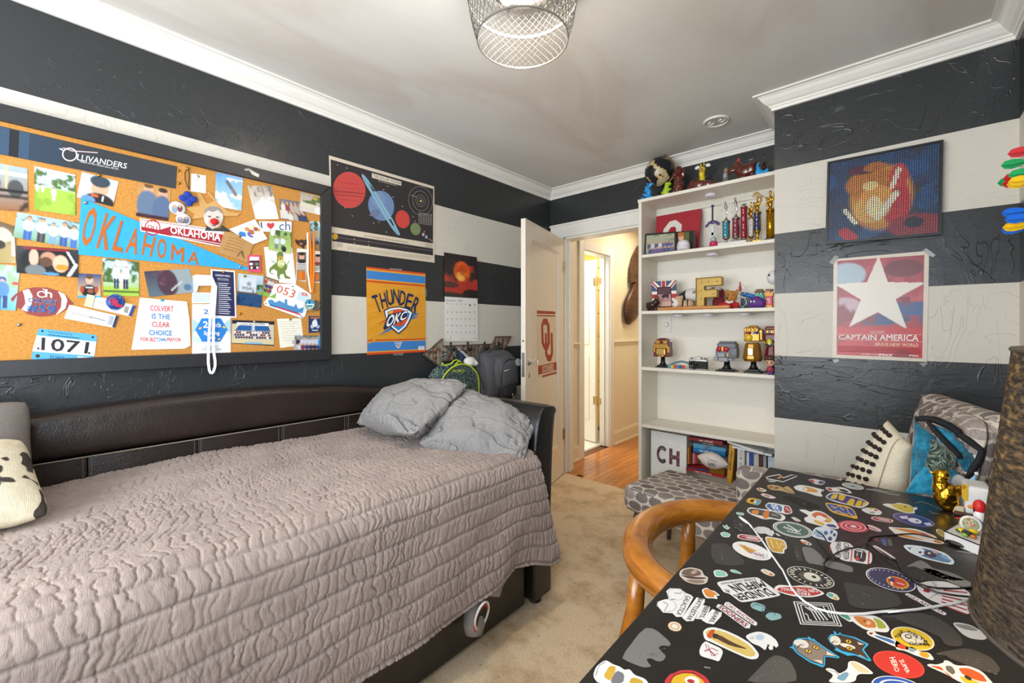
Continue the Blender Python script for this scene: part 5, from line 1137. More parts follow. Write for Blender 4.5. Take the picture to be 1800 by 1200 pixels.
ik.poly([(1055,512),(1330,595),(1340,615),(1060,530)],'2a6aa8');ik.poly([(1120,535),(1360,610),(1355,622),(1120,548)],'c8404a');ik.poly([(1340,390),(1440,430),(1420,500),(1310,470)],'c3dcee');ik.poly([(1370,398),(1418,412),(1412,440),(1362,428)],'d2583f');ik.text('OK',[(1375,404),(1408,414),(1404,434),(1370,424)],'f4f2f0')
for x,y in((1020,508),(1365,635),(1280,345)):ik.ell(x,y,7,6,'4a3a2a')
ik.build('print',o)
md=thing('medal','round race medal on an orange and white ribbon','medal',onx(*Z4((1440,515)),XK))
for sgn,cc,pts in((0,'e4801c',[(1440,-180),(1450,-20),(1455,200),(1458,410)]),(1,'f3efe9',[(1420,-170),(1425,0),(1422,200),(1450,400)]),(2,'e4801c',[(1480,-190),(1480,0),(1480,220),(1466,410)])):
 ribbon(pts,.010 if sgn!=1 else .0085,mat(cc,.5),md,'ribbon',XK+.009+.002*sgn)
for cx_,cy_,dx in((1492,527,.010),(1440,517,.016)):
 c=onx(*Z4((cx_,cy_)),XK+dx);Mr=Matrix.Translation(c)@Matrix.Rotation(pi/2,4,'Y');R=.027
 B().lathe([(R,0),(R,.0035),(R*.93,.0045),(R*.84,.0045),(R*.8,.003),(0,.003)],n=36,M=Mr).build('disc',mat('a3a49c',.25,.85),md,smooth=False)
ik=Ink(lambda u,v:onx(*Z4((u,v)),XK+.0194),(1,0,0));ik.ell(1440,517,52,53,'dfe6e8');ik.ell(1440,508,42,34,'3aa0cf');ik.poly([(1436,480),(1448,490),(1444,515),(1432,510)],'173a5a');ik.rect(1408,512,1475,522,'f2f4f4');ik.rect(1415,530,1465,545,'4f9a84');ik.build('medal_face',md)
o,ik,X=pinned('plaque_card',Z4,[(700,665),(1103,680),(1100,915),(690,890)],'23262f','team photo card of a football squad under a blue banner','card',.4)
ik.poly([(698,700),(1100,712),(1098,905),(692,885)],'c9c0a4');ik.poly([(770,708),(1040,716),(1065,780),(725,770)],'255f9e');ik.poly([(885,712),(915,713),(915,770),(885,770)],'b9c6d2');ik.poly([(742,688),(1048,698),(1048,726),(742,716)],'eceae6');ik.t('CASCIA HALL FOOTBALL',775,697,1015,717,'2b3040',bold=.02)
r5=random.Random(8)
for rr_ in range(3):
 for k in range(14):
  x=722+k*25+rr_*8;y=775+rr_*24+(k-7)*.6;ik.ell(x,y+12,11,12,r5.choice(['23305c','e4e4ea','8f2a34','2a3a70','d8d8e0']),n=8);ik.ell(x,y-3,6,7,'c8a08a',n=8)
ik.poly([(695,850),(1098,866),(1098,903),(693,884)],'d2c8a0');ik.poly([(820,878),(990,882),(988,900),(815,894)],'7fb2d8');ik.build('print',o,GLOSS)
o,ik,X=pinned('note_paper',Z4,[(1128,655),(1358,650),(1388,905),(1160,935)],'ebe8da','cream note with handwriting and a bold signature','note')
for k in range(9):ik.line([(1150+k*4,690+k*22),(1200+k*4,684+k*22),(1290+k*3,686+k*21),(1335-(k%3)*25+k*3,678+k*21)],3,'b3b0a0')
ik.text('Daley',[(1268,866),(1350,850),(1355,878),(1274,894)],'26262c',shear=.3,bold=.0);ik.line([(1285,898),(1330,892),(1362,872)],2.5,'3a3a40');ik.build('ink',o)
photo(Z4,[(1300,815),(1585,815),(1580,1000),(1282,1000)],Pic(48,30,'8d9aa8','c9b8b4',24).blotch('55684a',.5,7,0,.2).crowd(3,7,.12,.95,['2c3c78','c8ccda','7a3048','3a2a40']).ell(.86,.35,.08,.22,'2e8fd0'),'team photo at the lower right corner of the board')
o,ik,X=pinned('trading_card',Z4,[(1432,628),(1553,632),(1550,780),(1432,790)],'233a66','small navy trading card with a white figure','card',.35)
ik.rect(1448,640,1540,652,'c8743a');ik.ell(1490,700,26,34,'dfe3ea');ik.ell(1495,672,14,14,'d9dfe8');ik.ell(1520,730,18,18,'9fb0c8');ik.ell(1465,730,16,20,'b9c4d6');ik.rect(1465,760,1520,770,'c9d2e0');ik.build('print',o,GLOSS)
o,ik,X=pinned('brown_ornament',Z3,[(1340,790),(1380,800),(1410,790),(1430,800),(1470,785),(1468,830),(1440,850),(1432,890),(1400,862),(1372,850),(1350,825)],'3c2318','small dark brown curled ornament near the photo strips','ornament',.6)
ik.ell(1400,835,18,12,'b06a50');ik.ell(1445,815,8,8,'6a3a24');ik.build('print',o)
for px,py,m_,lb in((313.5,300,BRASS,'brass push pin at the banner end, upper'),(314,322,BRASS,'brass push pin at the banner end, lower'),(150,356,CHROME,'steel push pin holding the left end of the pennant'),(422,469,CHROME,'steel push pin holding the tip of the pennant'),(33,570.5,CHROME,'steel push pin alone on bare cork'),(422,551,BRASS,'brass push pin between the schedule card and the squad card'),(330,296,BRASS,'brass push pin carrying the ornament cord'),(348,310,CHROME,'steel push pin in the small white note'),(284.5,527.5,mat('3f9fb4',.4),'turquoise push pin in the campaign flyer'),(393,478,BRASS,'brass push pin in the schedule card'),(510,561,BRASS,'brass push pin in the handwritten note'),(544,591,BRASS,'brass push pin in the corner team photo'),(174,308,BRASS,'brass push pin in the batting helmet photo'),(447,565,CHROME,'steel push pin in the squad card'),(430,485,BRASS,'brass push pin in the tournament sign photo'),(421,415,BRASS,'brass push pin in the kraft card')):
 pin(px,py,m_,label=lb)
tp_=flatpoly('clear_tape',[(835,95),(880,85),(990,150),(980,178),(920,150),(890,112),(850,112)],lambda u,v:onx(*Z3((u,v)),XK+.0150),(1,0,0),mat('8a8a88',.15,alpha=.45),.0003,bd);tp_['label']='scrap of clear tape left on the frame'
# ================================================================== POSTERS ON THE LEFT WALL
XP=XL+.0035
SOL=[(578,272.8),(763.3,327.7),(764,461.7),(583,438)]
o,ik,X=pinned('poster',ident,SOL,'d3c7b4','solar system poster with large red and blue planets','poster',.55,x=XP)
DK='343032'
ik.poly([Z5(p)for p in[(100,142),(955,388),(952,842),(108,702)]],DK);ik.poly([Z5(p)for p in[(112,752),(952,885),(952,942),(113,822)]],DK)
e=lambda x,y,a,b,c,r=0,n=36:ik.ell(*Z5((x,y)),a/4.737,b/4.737,c,r,n)
e(256,397,134,152,'c04a46',-14)
for k,(y,w)in enumerate(((330,150),(372,230),(405,250),(432,240),(470,190))):ik.poly([Z5(p)for p in[(256-w*.5,y-2),(256+w*.1,y+8),(256+w*.5,y+22),(256+w*.5,y+28),(256,y+16),(256-w*.5,y+6)]],['a83c3c','b34442','8e3436','9c3a3a','b04240'][k])
RING=[(355,265),(380,290),(430,355),(500,460),(570,570),(630,665),(678,770)]
e(521,528,107,126,'6c86ae',-14)
e(500,480,60,60,'7890b6',-14);e(470,590,40,30,'6a7596',-14)
ik.poly([Z5(p)for p in[(357,265),(372,268),(402,300),(452,372),(540,520),(622,650),(676,760),(674,776),(650,765),(612,720),(540,610),(450,450),(388,345),(362,290)]],'86b0c8')
ik.line([Z5(p)for p in[(372,290),(440,395),(520,530),(590,650),(655,755)]],1.1,'5d88a6');ik.poly([Z5(p)for p in[(415,335),(440,365),(472,408),(452,408)]],DK);ik.poly([Z5(p)for p in[(582,640),(600,640),(628,690),(618,695)]],DK)
e(699,641,58,76,'c2463f',-14);e(807,722,42,52,'75845a',-14);e(871,768,11,14,'b8a89a');e(897,788,10,14,'8fb0c8');e(918,804,5,6,'b05a4a');e(137,784,23,26,'d6a436')
for x,y in((158,187),(233,215),(222,545),(280,613),(427,608),(457,672),(502,665),(575,366),(541,394),(620,457),(698,534),(563,748),(788,618),(802,657),(880,745),(296,806),(417,828),(417,856),(298,840),(932,812),(942,822)):e(x,y,4.5,4.5,'c9b6a6',n=8)
for a,b_ in((100,122),(66,86),(40,50),(24,30)):ik.ring(*Z5((848,488)),a/4.737,b_/4.737,.022*100/a,'a8a3a0',-14)
e(850,488,8,9,'e2c25a');ik.line([Z5((765,440)),Z5((815,455))],.8,'b5b0ac')
ik.poly([Z5(p)for p in[(443,255),(688,328),(688,362),(443,295)]],'d6ccbc');ik.text('THE SOLAR SYSTEM',[Z5(p)for p in[(452,264),(682,333),(682,354),(452,288)]],'4a4442',bold=.0);ik.text('RELATIVE SIZES OF THE PLANETS',[Z5(p)for p in[(498,315),(650,358),(650,366),(498,324)]],'cfc7ba',bold=.01)
ik.text('RELATIVE DISTANCES OF THE PLANETS FROM THE SUN',[Z5(p)for p in[(385,772),(745,828),(745,840),(385,785)]],'6a625a',bold=.0);ik.line([Z5((160,792)),Z5((945,905))],.5,'8a8580')
for k in range(6):ik.line([Z5((830,598+k*15)),Z5((944,620+k*14))],.6,'b0aaa4');ik.line([Z5((835+k*20,600+k*3)),Z5((835+k*20,665+k*4))],.5,'98928c')
ik.text('THE DATES AND SIZES',[Z5(p)for p in[(830,582),(945,602),(945,611),(830,592)]],'c9c2ba',bold=.02)
for k in range(3):ik.line([Z5((240,868+k*10)),Z5((600,915+k*10)),Z5((930,955+k*8))],.45,'9a9184')
for k in range(4):ik.line([Z5((150,838+k*9)),Z5((200,845+k*9))],.6,'8a8278');ik.line([Z5((885,842+k*9)),Z5((945,852+k*9))],.6,'8a8278')
ik.build('print',o)
TH=[(110,132),(590,185),(592,822),(118,848)]
o,ik,X=pinned('poster',Z6,TH,'d9982a','orange team poster with blue bands and a shield badge','poster',.5,x=XP)
TT=lambda u,v:((110+480*u)+8*(1-u)*v+2*u*v,(132+53*u)*(1-v)+(848-26*u)*v)
iq=lambda pts:[TT(*p)for p in pts]
for y0,y1,cc in((0,.022,'d2502c'),(.022,.040,'d9a02a'),(.040,.135,'3f7fc6'),(.135,.150,'d9a02a'),(.150,.172,'c84e26'),(.828,.845,'c84e26'),(.845,.855,'d9a02a'),(.855,.962,'3f7fc6'),(.962,.975,'d9a02a'),(.975,1,'d2502c')):ik.poly(iq([(.004,y0),(.996,y0),(.996,y1),(.004,y1)]),cc)
for k in range(9):ik.poly(iq([(.02,.30+k*.07),(.5,.22+k*.06),(.98,.18+k*.06),(.98,.185+k*.06),(.5,.235+k*.06),(.02,.315+k*.07)]),['d8961f','e0a63a'][k%2])
NV='22304f'
for i,chh in enumerate('THUNDER'):
 q=(i-3)/3.0;u0=.50+q*.325;vt=.236+.080*abs(q)**1.7;h=.185-.035*(1-abs(q))+.012;rot=q*.34;w=.098
 cx_,cy_=u0,vt+h/2;asp=480/700.
 def rp_(x,y):X_=x*cos(rot)-y*sin(rot)/1.0;Y_=x*sin(rot)*asp+y*cos(rot);return TT(cx_+X_*1.0,cy_+Y_)
 def rp_(x,y,cx_=cx_,cy_=cy_,rot=rot):
  xx,yy=x,y/asp;X_=xx*cos(rot)-yy*sin(rot);Y_=xx*sin(rot)+yy*cos(rot);return TT(cx_+X_,cy_+Y_*asp)
 ik.text(chh,[rp_(-w/2,-h/2),rp_(w/2,-h/2),rp_(w/2,h/2),rp_(-w/2,h/2)],NV,bold=.045)
z6=lambda pts:[tuple(p)for p in pts]
ik.poly(z6([(205,692),(330,605),(370,600),(330,630),(290,655)]),'2f78bd');ik.poly(z6([(430,520),(545,508),(480,540),(538,538),(420,575)]),'2f78bd');ik.poly(z6([(190,605),(270,575),(260,560)]),'d2642c')
ik.poly(z6([(248,486),(300,462),(370,454),(440,468),(490,500),(470,560),(435,625),(370,680),(315,640),(285,600),(262,545)]),NV)
ik.poly(z6([(258,492),(305,470),(370,462),(436,476),(479,504),(460,558),(428,618),(370,668),(322,630),(294,595),(270,545)]),'eef0f2')
ik.poly(z6([(276,500),(310,482),(370,474),(430,488),(462,512),(445,560),(415,612),(370,650),(330,618),(305,585)]),'3a86c8');ik.ell(372,545,68,70,'d8512c',n=32);ik.poly(z6([(282,505),(310,486),(330,484),(318,510),(300,540)]),'e8a82c')
ik.line([(330,490),(352,545),(345,610)],3,NV);ik.line([(400,485),(405,545),(380,610)],3,NV);ik.line([(310,520),(370,540),(435,530)],3,NV)
ik.poly(z6([(244,630),(285,520),(445,485),(430,560),(330,600),(255,645)]),NV);ik.text('OKC',[(292,530),(440,492),(424,555),(262,625)],'f2f3f4',bold=.055)
ik.text('THUNDER',[TT(.46,.862),TT(.60,.862),TT(.59,.892),TT(.47,.892)],'e8eef4',bold=.02);ik.poly([TT(*p)for p in[(.48,.9),(.58,.9),(.53,.945)]],'e8eef4');ik.poly([TT(*p)for p in[(.50,.905),(.56,.905),(.53,.93)]],'d8512c')
ik.poly(iq([(.875,.925),(.975,.925),(.975,.97),(.875,.97)]),'f2f2f0')
for k in range(7):ik.poly(iq([(.89+k*.011,.933),(.894+k*.011,.933),(.894+k*.011,.958),(.89+k*.011,.958)]),'222')
ik.build('print',o)
for pts in([(300,142),(402,150),(402,166),(300,156)],[(330,838),(410,832),(410,852),(330,850)],[(585,310),(600,312),(600,375),(587,375)]):
 t_=flatpoly('clear_tape',pts,lambda u,v:onx(*Z6((u,v)),XP+.001),(1,0,0),mat('9a9a96',.15,alpha=.4),.0002,o)
# wall calendar: moon picture above, December sheet below
cal=thing('wall_calendar','wall calendar with a red moon picture above a December page','calendar',onx(*Z6((880,735)),XL))
pic=Pic(56,66,'241f22','3a3230',30,.2).blotch('b03a30',.40,3,.25,.9).blotch('1f1a1c',.5,4,.75,1).ell(.5,.78,.5,.12,'b0352a').ell(.52,.40,.225,.225,'d95c1e').ell(.5,.5,.14,.1,'eca13c').ell(.55,.33,.12,.08,'c04a1a').ell(.48,.55,.08,.06,'f0b75a').blotch('b8431c',.56,9,.2,.6,.32,.72).ell(.8,.9,.25,.1,'2a2224').ell(.15,.72,.25,.07,'57302c')
snapshot('picture_page',[onx(*Z6(p),XL+.006)for p in((740,15),(1008,55),(1012,388),(745,372))],pic,parent=cal,curl=.002,m=GLOSS)
f_=lambda u,v:onx(*Z6((u,v)),XL+.007)
flatpoly('date_page',[(748,374),(1013,390),(1018,735),(752,738)],f_,(1,0,0),mat('e6e4e0',.5),.002,cal)
ik=Ink(f_,(1,0,0));ik.text('December - 2023',[(757,396),(888,401),(888,416),(757,412)],'6d6a6a',bold=-.004 if False else 0.0)
for c_ in range(7):
 x=768+c_*36.5;ik.line([(x-9,432+c_*.8),(x+9,432.5+c_*.8)],3,'77757a')
 for r in range(5):
  y=445+r*54.5+c_*.2
  if r==0 and c_<5:continue
  ik.text('%d'%max(1,r*7+c_-4),[(x-5,y-6),(x+6,y-6),(x+6,y+6),(x-5,y+6)],'4a4a50',bold=.02)
for r in range(6):ik.line([(756,470+r*54),(1012,472+r*53)],.7,'cfccc8')
ik.line([(790,706),(800,706)],4,'555');ik.line([(885,722),(890,712)],3,'333');ik.line([(760,722),(800,722)],2,'8a8886');ik.line([(975,716),(1010,715)],2.5,'8a8886');ik.build('print',cal)
pin_=B().lathe([(.003,0),(.004,.002),(0,.004)],n=10,M=Matrix.Translation(onx(*Z6((878,43)),XL+.009))@Matrix.Rotation(pi/2,4,'Y')).build('nail',CHROME,cal)
# ================================================================== ARROW COAT RACK WITH BAGS
rk=thing('coat_rack','rusty corrugated arrow shaped coat rack with dark hooks','coat rack',onx(*Z7((700,430)),XL))
XA=XL+.022
def W7(p,x=XA):return onx(*Z7(p),x)
tipp,upp,nt,sh_,tl,tr_,nk=[W7(p)for p in((45,375),(325,130),(325,240),(1085,205),(1130,145),(1360,140),(1245,330))]
zc=tipp.z;mir=lambda p:Vector((p.x,p.y,2*zc-p.z))
zc=(nt.z+(W7((325,470)).z))/2;yt=tipp.y
hs=nt.z-zc;zt_=sh_.z;hs=max(hs,.05)
out=[(yt,zc),(upp.y,zc+(upp.z-zc)),(upp.y,zc+hs),(sh_.y,zc+hs),(sh_.y+.03,zc+hs+.055),(tr_.y,zc+hs+.055),(nk.y,zc),(tr_.y,zc-hs-.055),(sh_.y+.03,zc-hs-.055),(sh_.y,zc-hs),(upp.y,zc-hs),(upp.y,zc-(upp.z-zc))]
n=N('rusty_corrugated',.6,.1,.4);P_=n.coord('Object')
st_r=n.noise(n.scaled(P_,(1,160,6)),1.0,3,.6);rust=n.noise(P_,28,4,.7)
n.out(n.mix(n.ramp(rust,[(.40,(0,0,0)),(.6,(1,1,1))]),n.ramp(st_r,[(.35,lin('7d7268')),(.6,lin('b9b2a5'))]),n.ramp(st_r,[(.35,lin('3d1f10')),(.6,lin('7a4a2c'))])),'Base Color')
def zspan(y): # crossing heights of the arrow outline at y
 zs=[]
 for(a,b_)in zip(out,out[1:]+out[:1]):
  if(a[0]-y)*(b_[0]-y)<0:zs.append(a[1]+(b_[1]-a[1])*(y-a[0])/(b_[0]-a[0]))
 return sorted(zs)
b=B();dy=.0075;y=yt+.003;k=0
while y<tr_.y-.002:
 zs=zspan(y+dy/2)
 for i in range(0,len(zs)-1,2):
  d=.006 if k%2 else .0
  b.box((XL+.008,y,zs[i]),(XA-.006+d,y+dy,zs[i+1]))
 y+=dy;k+=1
pn=b.build('corrugated_panel',n.m,rk);pn['kind']='stuff'
TRM=mat('5a4536',.6)
for a,b_ in zip(out,out[1:]+out[:1]):B().tube([(XA-.002,a[0],a[1]),(XA-.002,b_[0],b_[1])],.004,6).build('edge_trim',TRM,rk)
HK=mat('231f1d',.4,.6)
for hx,hy in((448,222),(705,215),(958,212),(1165,215)):
 p=W7((hx,hy));b=B();b.tube([p+Vector((-.006,0,.012)),p+Vector((.0,0,.01)),p+Vector((.006,0,-.025)),p+Vector((.022,0,-.045)),p+Vector((.038,0,-.03)),p+Vector((.042,0,-.012))],.0055,8);b.ball(p+Vector((.0,0,.012)),.008,10,8);b.build('hook',HK,rk,smooth=True)
# round-topped patterned bag with yellow piping
n=N('speckled_mesh',.8,0,.2);P_=n.coord('Object');v=n.new('ShaderNodeTexVoronoi',{'Scale':190.0},distance='CHEBYCHEV');n.link(P_,v.inputs['Vector'])
dsh=n.noise(n.scaled(P_,(10,75,120),(0.6,0,0)),1.0,1,.5,1.2);n.out(n.ramp(dsh,[(.42,lin('18213c')),(.47,lin('2c4a5c')),(.53,lin('a5bd9a')),(.58,lin('2c4a5c')),(.64,lin('18213c'))]),'Base Color');n.bump(v.outputs['Distance'],.3,.002);SPK=n.m
YEL_=mat('cfe22e',.6)
bp=thing('backpack','round-topped blue green backpack with neon yellow piping','backpack',W7((490,800),XL+.08))
XB=XL+.11
cB=W7((500,860),XB);Rr=(W7((150,700),XB)-W7((840,700),XB)).length/2
b=B()
c0=Vector((XL+.075,cB.y,cB.z))
b.rbox((0,0,0),(.055,Rr*.92,.16),.05,6);b.v=[tuple(Vector((p[0],p[1]*(1-.0),p[2]))+c0+Vector((0,0,-.09)))for p in b.v]
b.ball(c0+Vector((0,0,.05)),(.06,Rr*.95,.115),28,16);b.build('body',SPK,bp,smooth=True,remesh=.008)
ctr=W7((548,860),XB+.012);RY,RZ=Rr*.86,W7((548,505),XB).z-ctr.z
arc_=[ctr+Vector((.028+.012*sin(q),RY*cos(q),RZ*sin(q)))for q in[pi*i/30 for i in range(31)]]
B().tube([arc_[0]+Vector((0,0,-.09))]+arc_+[arc_[-1]+Vector((0,0,-.09))],.005,8).build('piping',YEL_,bp,smooth=True)
V=[ctr+Vector((.045,0,-.05))]+[p+Vector((.0,0,0))for p in arc_];V2=V+[arc_[0]+Vector((0,0,-.09)),arc_[-1]+Vector((0,0,-.09))]
fz=[(0,i+1,i+2)for i in range(30)]+[(0,32,1),(0,31,33),(0,33,32)];B().add(V2,fz).build('front_pocket',SPK,bp,smooth=True)
arc2=[ctr+Vector((.052,RY*.55*cos(q)+.0,-.065+.045*sin(q)))for q in[pi*i/16 for i in range(17)]];B().tube(arc2,.0045,8).build('piping',YEL_,bp,smooth=True)
B().tube([W7(p,XB+.02)for p in((310,520),(335,495),(350,515),(330,525),(400,528),(450,510),(490,465),(530,448),(570,458),(600,478))],.0042,8).build('drawcord',YEL_,bp,smooth=True)
B().tube([W7(p,XB+.02)for p in((515,525),(540,490),(575,470),(620,490))],.004,8).build('drawcord',YEL_,bp,smooth=True)
B().tube([W7(p,XB-.03)for p in((300,480),(350,380),(448,255),(500,380),(540,430))],[.010,.011,.008,.011,.012],8,flat=.5).build('shoulder_strap',SPK,bp,smooth=True)
fq=[W7(k,XB+.066)for k in((485,600),(655,592),(655,632),(485,642))]
fn,nr=quad_fn(fq);ik=Ink(fn,nr);ik.t('FORD',0,0,1,1,'d6e832',bold=.0);ik.build('name_letters',bp)
# grey backpack
GB=mat('55555a',.8,bump=.25,scale=500,var=.08);GB2=mat('3c3c40',.8,bump=.25,scale=500)
gb=thing('backpack','grey backpack with a white check mark hanging on the last hook','backpack',W7((1130,850),XL+.1))
XG=XL+.14
def gy(p,x=XG):return W7(p,x)
c1=gy((1110,620),XL+.10);wy=(gy((850,620))-gy((1400,620))).length/2;hz=(gy((1110,270))-gy((1110,960))).length/2
b=B();b.rbox((0,0,0),(.09,wy*.92,hz),.07,7,puff=.02);b.v=[tuple(Matrix.Rotation(.06,4,'X')@Vector((p[0],p[1],p[2]))+c1+Vector((0,-.01,-.03)))for p in b.v];o=b.build('body',GB,gb,smooth=True,weld=True)
b=B();c2=gy((1270,640),XL+.19);b.rbox((0,0,0),(.05,wy*.56,hz*.66),.045,7,puff=.015);b.v=[tuple(Matrix.Rotation(.10,4,'X')@Vector(p)+c2)for p in b.v];b.build('front_pocket',GB,gb,smooth=True,weld=True)
b=B();c3=gy((1290,900),XL+.20);b.rbox((0,0,0),(.045,wy*.42,hz*.36),.04,6,puff=.01);b.v=[tuple(Vector(p)+c3)for p in b.v];b.build('lower_pocket',mat('29292c',.85,bump=.3,scale=300),gb,smooth=True,weld=True)
B().tube([c2+Vector((.045,-wy*.5,-hz*.5)),c2+Vector((.052,-wy*.5,0)),c2+Vector((.05,-wy*.42,hz*.4)),c2+Vector((.045,-wy*.1,hz*.6)),c2+Vector((.045,wy*.3,hz*.55))],.004,6).build('zip',mat('2a2a2d',.5),gb)
B().tube([gy((880,360)),gy((850,480),XL+.17),gy((860,640),XL+.18),gy((930,800),XL+.18),gy((950,900),XL+.18)],.006,6).build('side_seam',GB2,gb)
B().tube([gy((960,225),XL+.05),gy((920,300),XL+.07),gy((900,360),XL+.1),gy((1000,330),XL+.12),gy((1100,300),XL+.10),gy((1165,230),XL+.05)],[.012,.018,.020,.022,.02,.012],8,flat=.5).build('shoulder_strap',GB2,gb,smooth=True)
sw=[(0,.25),(.18,.62),(.42,.70),(1.0,0.0),(.40,.42),(.22,.46)];o_=c2+Vector((.0685,.022,.04))
flatpoly('check_mark',[(1252,612),(1262,606),(1290,602),(1348,584),(1305,606),(1265,622),(1254,620)],lambda u,v:onx(*Z7((u,v)),c2.x+.074),(1,0,0),mat('e9e9ea',.5),.001,gb)
B().tube([c3+Vector((.055,.01+.008*cos(a),-.04+.018*sin(a)))for a in[2*pi*i/12 for i in range(12)]],.0025,6,closed=True).build('key_ring',CHROME,gb)
# white cap hung between the bags
cp=thing('cap','white cloth cap hanging between the two backpacks','cap',W7((740,470),XL+.12))
cc_=W7((735,470),XL+.13);b=B();b.ball(cc_,(.035,.05,.032),18,12);b.ball(cc_+Vector((.01,.028,-.014)),(.04,.03,.022),16,10);b.ball(cc_+Vector((.012,-.01,-.012)),(.035,.04,.02),16,10);b.build('crown',mat('dcdad8',.85,bump=.3,scale=300),cp,smooth=True,remesh=.005)
for dx in(-.01,.004):B().tube([cc_+Vector((.01,dx-.02,.025)),cc_+Vector((-.03,dx-.03,.06)),cc_+Vector((-.09,dx-.022,.085))],.002,6).build('strap',mat('dcdad8',.8),cp)
B().rbox(W7((610,400),XL+.055),(.03,.035,.05),.028,5).build('navy_pouch',mat('26304a',.8),None,smooth=True,weld=True)
tag(COL.objects[-1],'small navy pouch behind the yellow piped backpack','pouch')
# ================================================================== DOOR POSTER
def Dp(px,py,off=.0015):
 r=ray(px,py);r=Vector((r[0],r[1],r[2]));o0=hinge+nn*(-.012+off) # plane of the recessed door panel
 t=(o0.x*nn.x+o0.y*nn.y)/(r.x*nn.x+r.y*nn.y);return Vector((r.x*t,r.y*t,CAMH+r.z*t))
D6=zm(900,520,6)
fD=lambda u,v:Dp(*D6((u,v)))
o=flatpoly('door_poster',[(262,152),(456,165),(471,812),(275,860)],fD,nn,mat('e0d3c0',.5),.0004);tag(o,'white and crimson college poster taped to the open door','poster')
ik=Ink(fD,nn);CR='a8402f'
ik.poly([(262,153),(456,165),(456,193),(263,186)],CR);ik.poly([(264,200),(457,205),(457,218),(264,213)],CR);ik.poly([(276,738),(469,695),(470,780),(277,830)],CR);ik.poly([(320,838),(471,797),(471,815),(320,860)],CR)
ik.poly([(330,238),(370,240),(397,310),(400,500),(378,570),(340,568),(312,500),(306,310)],CR);ik.poly([(335,305),(365,306),(370,322),(374,490),(364,505),(345,505),(335,490),(328,322)],'e0d3c0')
ik.poly([(345,392),(366,393),(372,600),(384,622),(402,620),(410,600),(407,388),(428,388),(432,610),(410,688),(374,688),(350,620)],CR);ik.text('SOONERS',[(318,738),(440,714),(440,782),(318,808)],'ece2d2',bold=.03)
ik.build('print',o)
# ================================================================== THINGS ON THE BOOKCASE
K1=zm(1100,250,6);K2=zm(1100,440,5.4536);K3=zm(1100,640,5.4536);KA=zm(1120,320,9.2308);KB=zm(1230,320,9.2308);KC=zm(1230,460,12);KD=zm(1200,750,10.588)
def box_at(Zf,bb,y,z0=None):
 (ax_,ay),(bx,by)=Zf(bb[:2]),Zf(bb[2:]);m_=((ax_+bx)/2,(ay+by)/2)
 l,r=ony(ax_,m_[1],y),ony(bx,m_[1],y);t,b_=ony(m_[0],ay,y),ony(m_[0],by,y)
 lo=b_.z if z0 is None else z0
 return l.x,lo,r.x-l.x,t.z-lo
class Fig:
 """a small object whose parts are given in its own box: u 0..1 across, v 0..1 up, depth in widths (0 = centre, - = nearer)"""
 def __init__(s,name,label,cat,Zf,bb,y,z0=None,group=None):
  s.x,s.z,s.w,s.h=box_at(Zf,bb,y,z0);s.y=y;s.o=thing(name,label,cat,(s.x+s.w/2,y,s.z),group)
 def p(s,u,v,d=0):return Vector((s.x+u*s.w,s.y+d*s.w,s.z+v*s.h))
 def blob(s,name,m,bl,vox=.0035,lab=None):
  b=B()
  for q in bl:
   u,v,ru,rv=q[:4];rd=q[4]if len(q)>4 else ru;d=q[5]if len(q)>5 else 0;rot=q[6]if len(q)>6 else 0
   b.ball(s.p(u,v,d),(ru*s.w,rd*s.w,rv*s.h),14,10,M=Matrix.Rotation(rot,4,'Y')if rot else None)
  return b.build(name,m,s.o,smooth=True,remesh=vox if len(bl)>1 else 0,lab=lab)
 def box(s,name,m,bl,bevel=.0015,lab=None):
  b=B()
  for u0,v0,u1,v1,d0,d1 in bl:a,c=s.p(u0,v0,d0),s.p(u1,v1,d1);b.box(tuple(a),tuple(c))
  return b.build(name,m,s.o,bevel=bevel,lab=lab)
 def tube(s,name,m,pts,r,n=8,**k):return B().tube([s.p(*q)for q in pts],r,n).build(name,m,s.o,smooth=True,**k)
 def lathe(s,name,m,prof,u=.5,d=0,n=24,bevel=0):return B().lathe([(r*s.w,s.z+v*s.h)for r,v in prof],(s.x+u*s.w,s.y+d*s.w,0),n).build(name,m,s.o,smooth=True,bevel=bevel)
 def ink(s,d):return Ink(lambda u,v:s.p(u,1-v,d),(0,-1,0))
Zt0,Zt1,Zt2,Zt3=SHELF_Z[:4];GOLD=mat('c79a3a',.22,.95);SILV=mat('b9b7b2',.2,.95);WHITEP=mat('e8e6e2',.4)
CERB=mat('5a2417',.12,var=.25,coat=.6);BLUEP=mat('2a8fd0',.35);GREENP=mat('a6c92a',.35);EYE=mat('101010',.2)
# --- on top of the bookcase
f=Fig('globe','black and gold globe on a stand at the left end of the bookcase top','globe',K1,(212,160,512,545),2.92,Zt0)
n=N('globe_map',.3,0,.5);P_=n.coord('Object');a=n.noise(P_,13,3,.55);n.out(n.ramp(a,[(.56,lin('1c1c20')),(.575,lin('b49a66')),(.63,lin('cbb68a')),(.68,lin('8f9a96'))]),'Base Color')
r_=f.w*.5;gc=f.p(.5,1)+Vector((0,0,-r_));B().ball(gc,r_,32,22).build('sphere',n.m,f.o,smooth=True)
b=B();b.tube([gc+Vector((sin(a)*(r_+.006)*.9,0,cos(a)*(r_+.006)))+Vector((sin(a)*.01,0,0))for a in[.25+2.6*i/20 for i in range(21)]],.0045,8,flat=.6);b.build('meridian_arc',BRASS,f.o,smooth=True)
B().ball(gc+Vector((.03,0,r_+.008)),.007,10,8).build('pole_knob',BRASS,f.o,smooth=True)
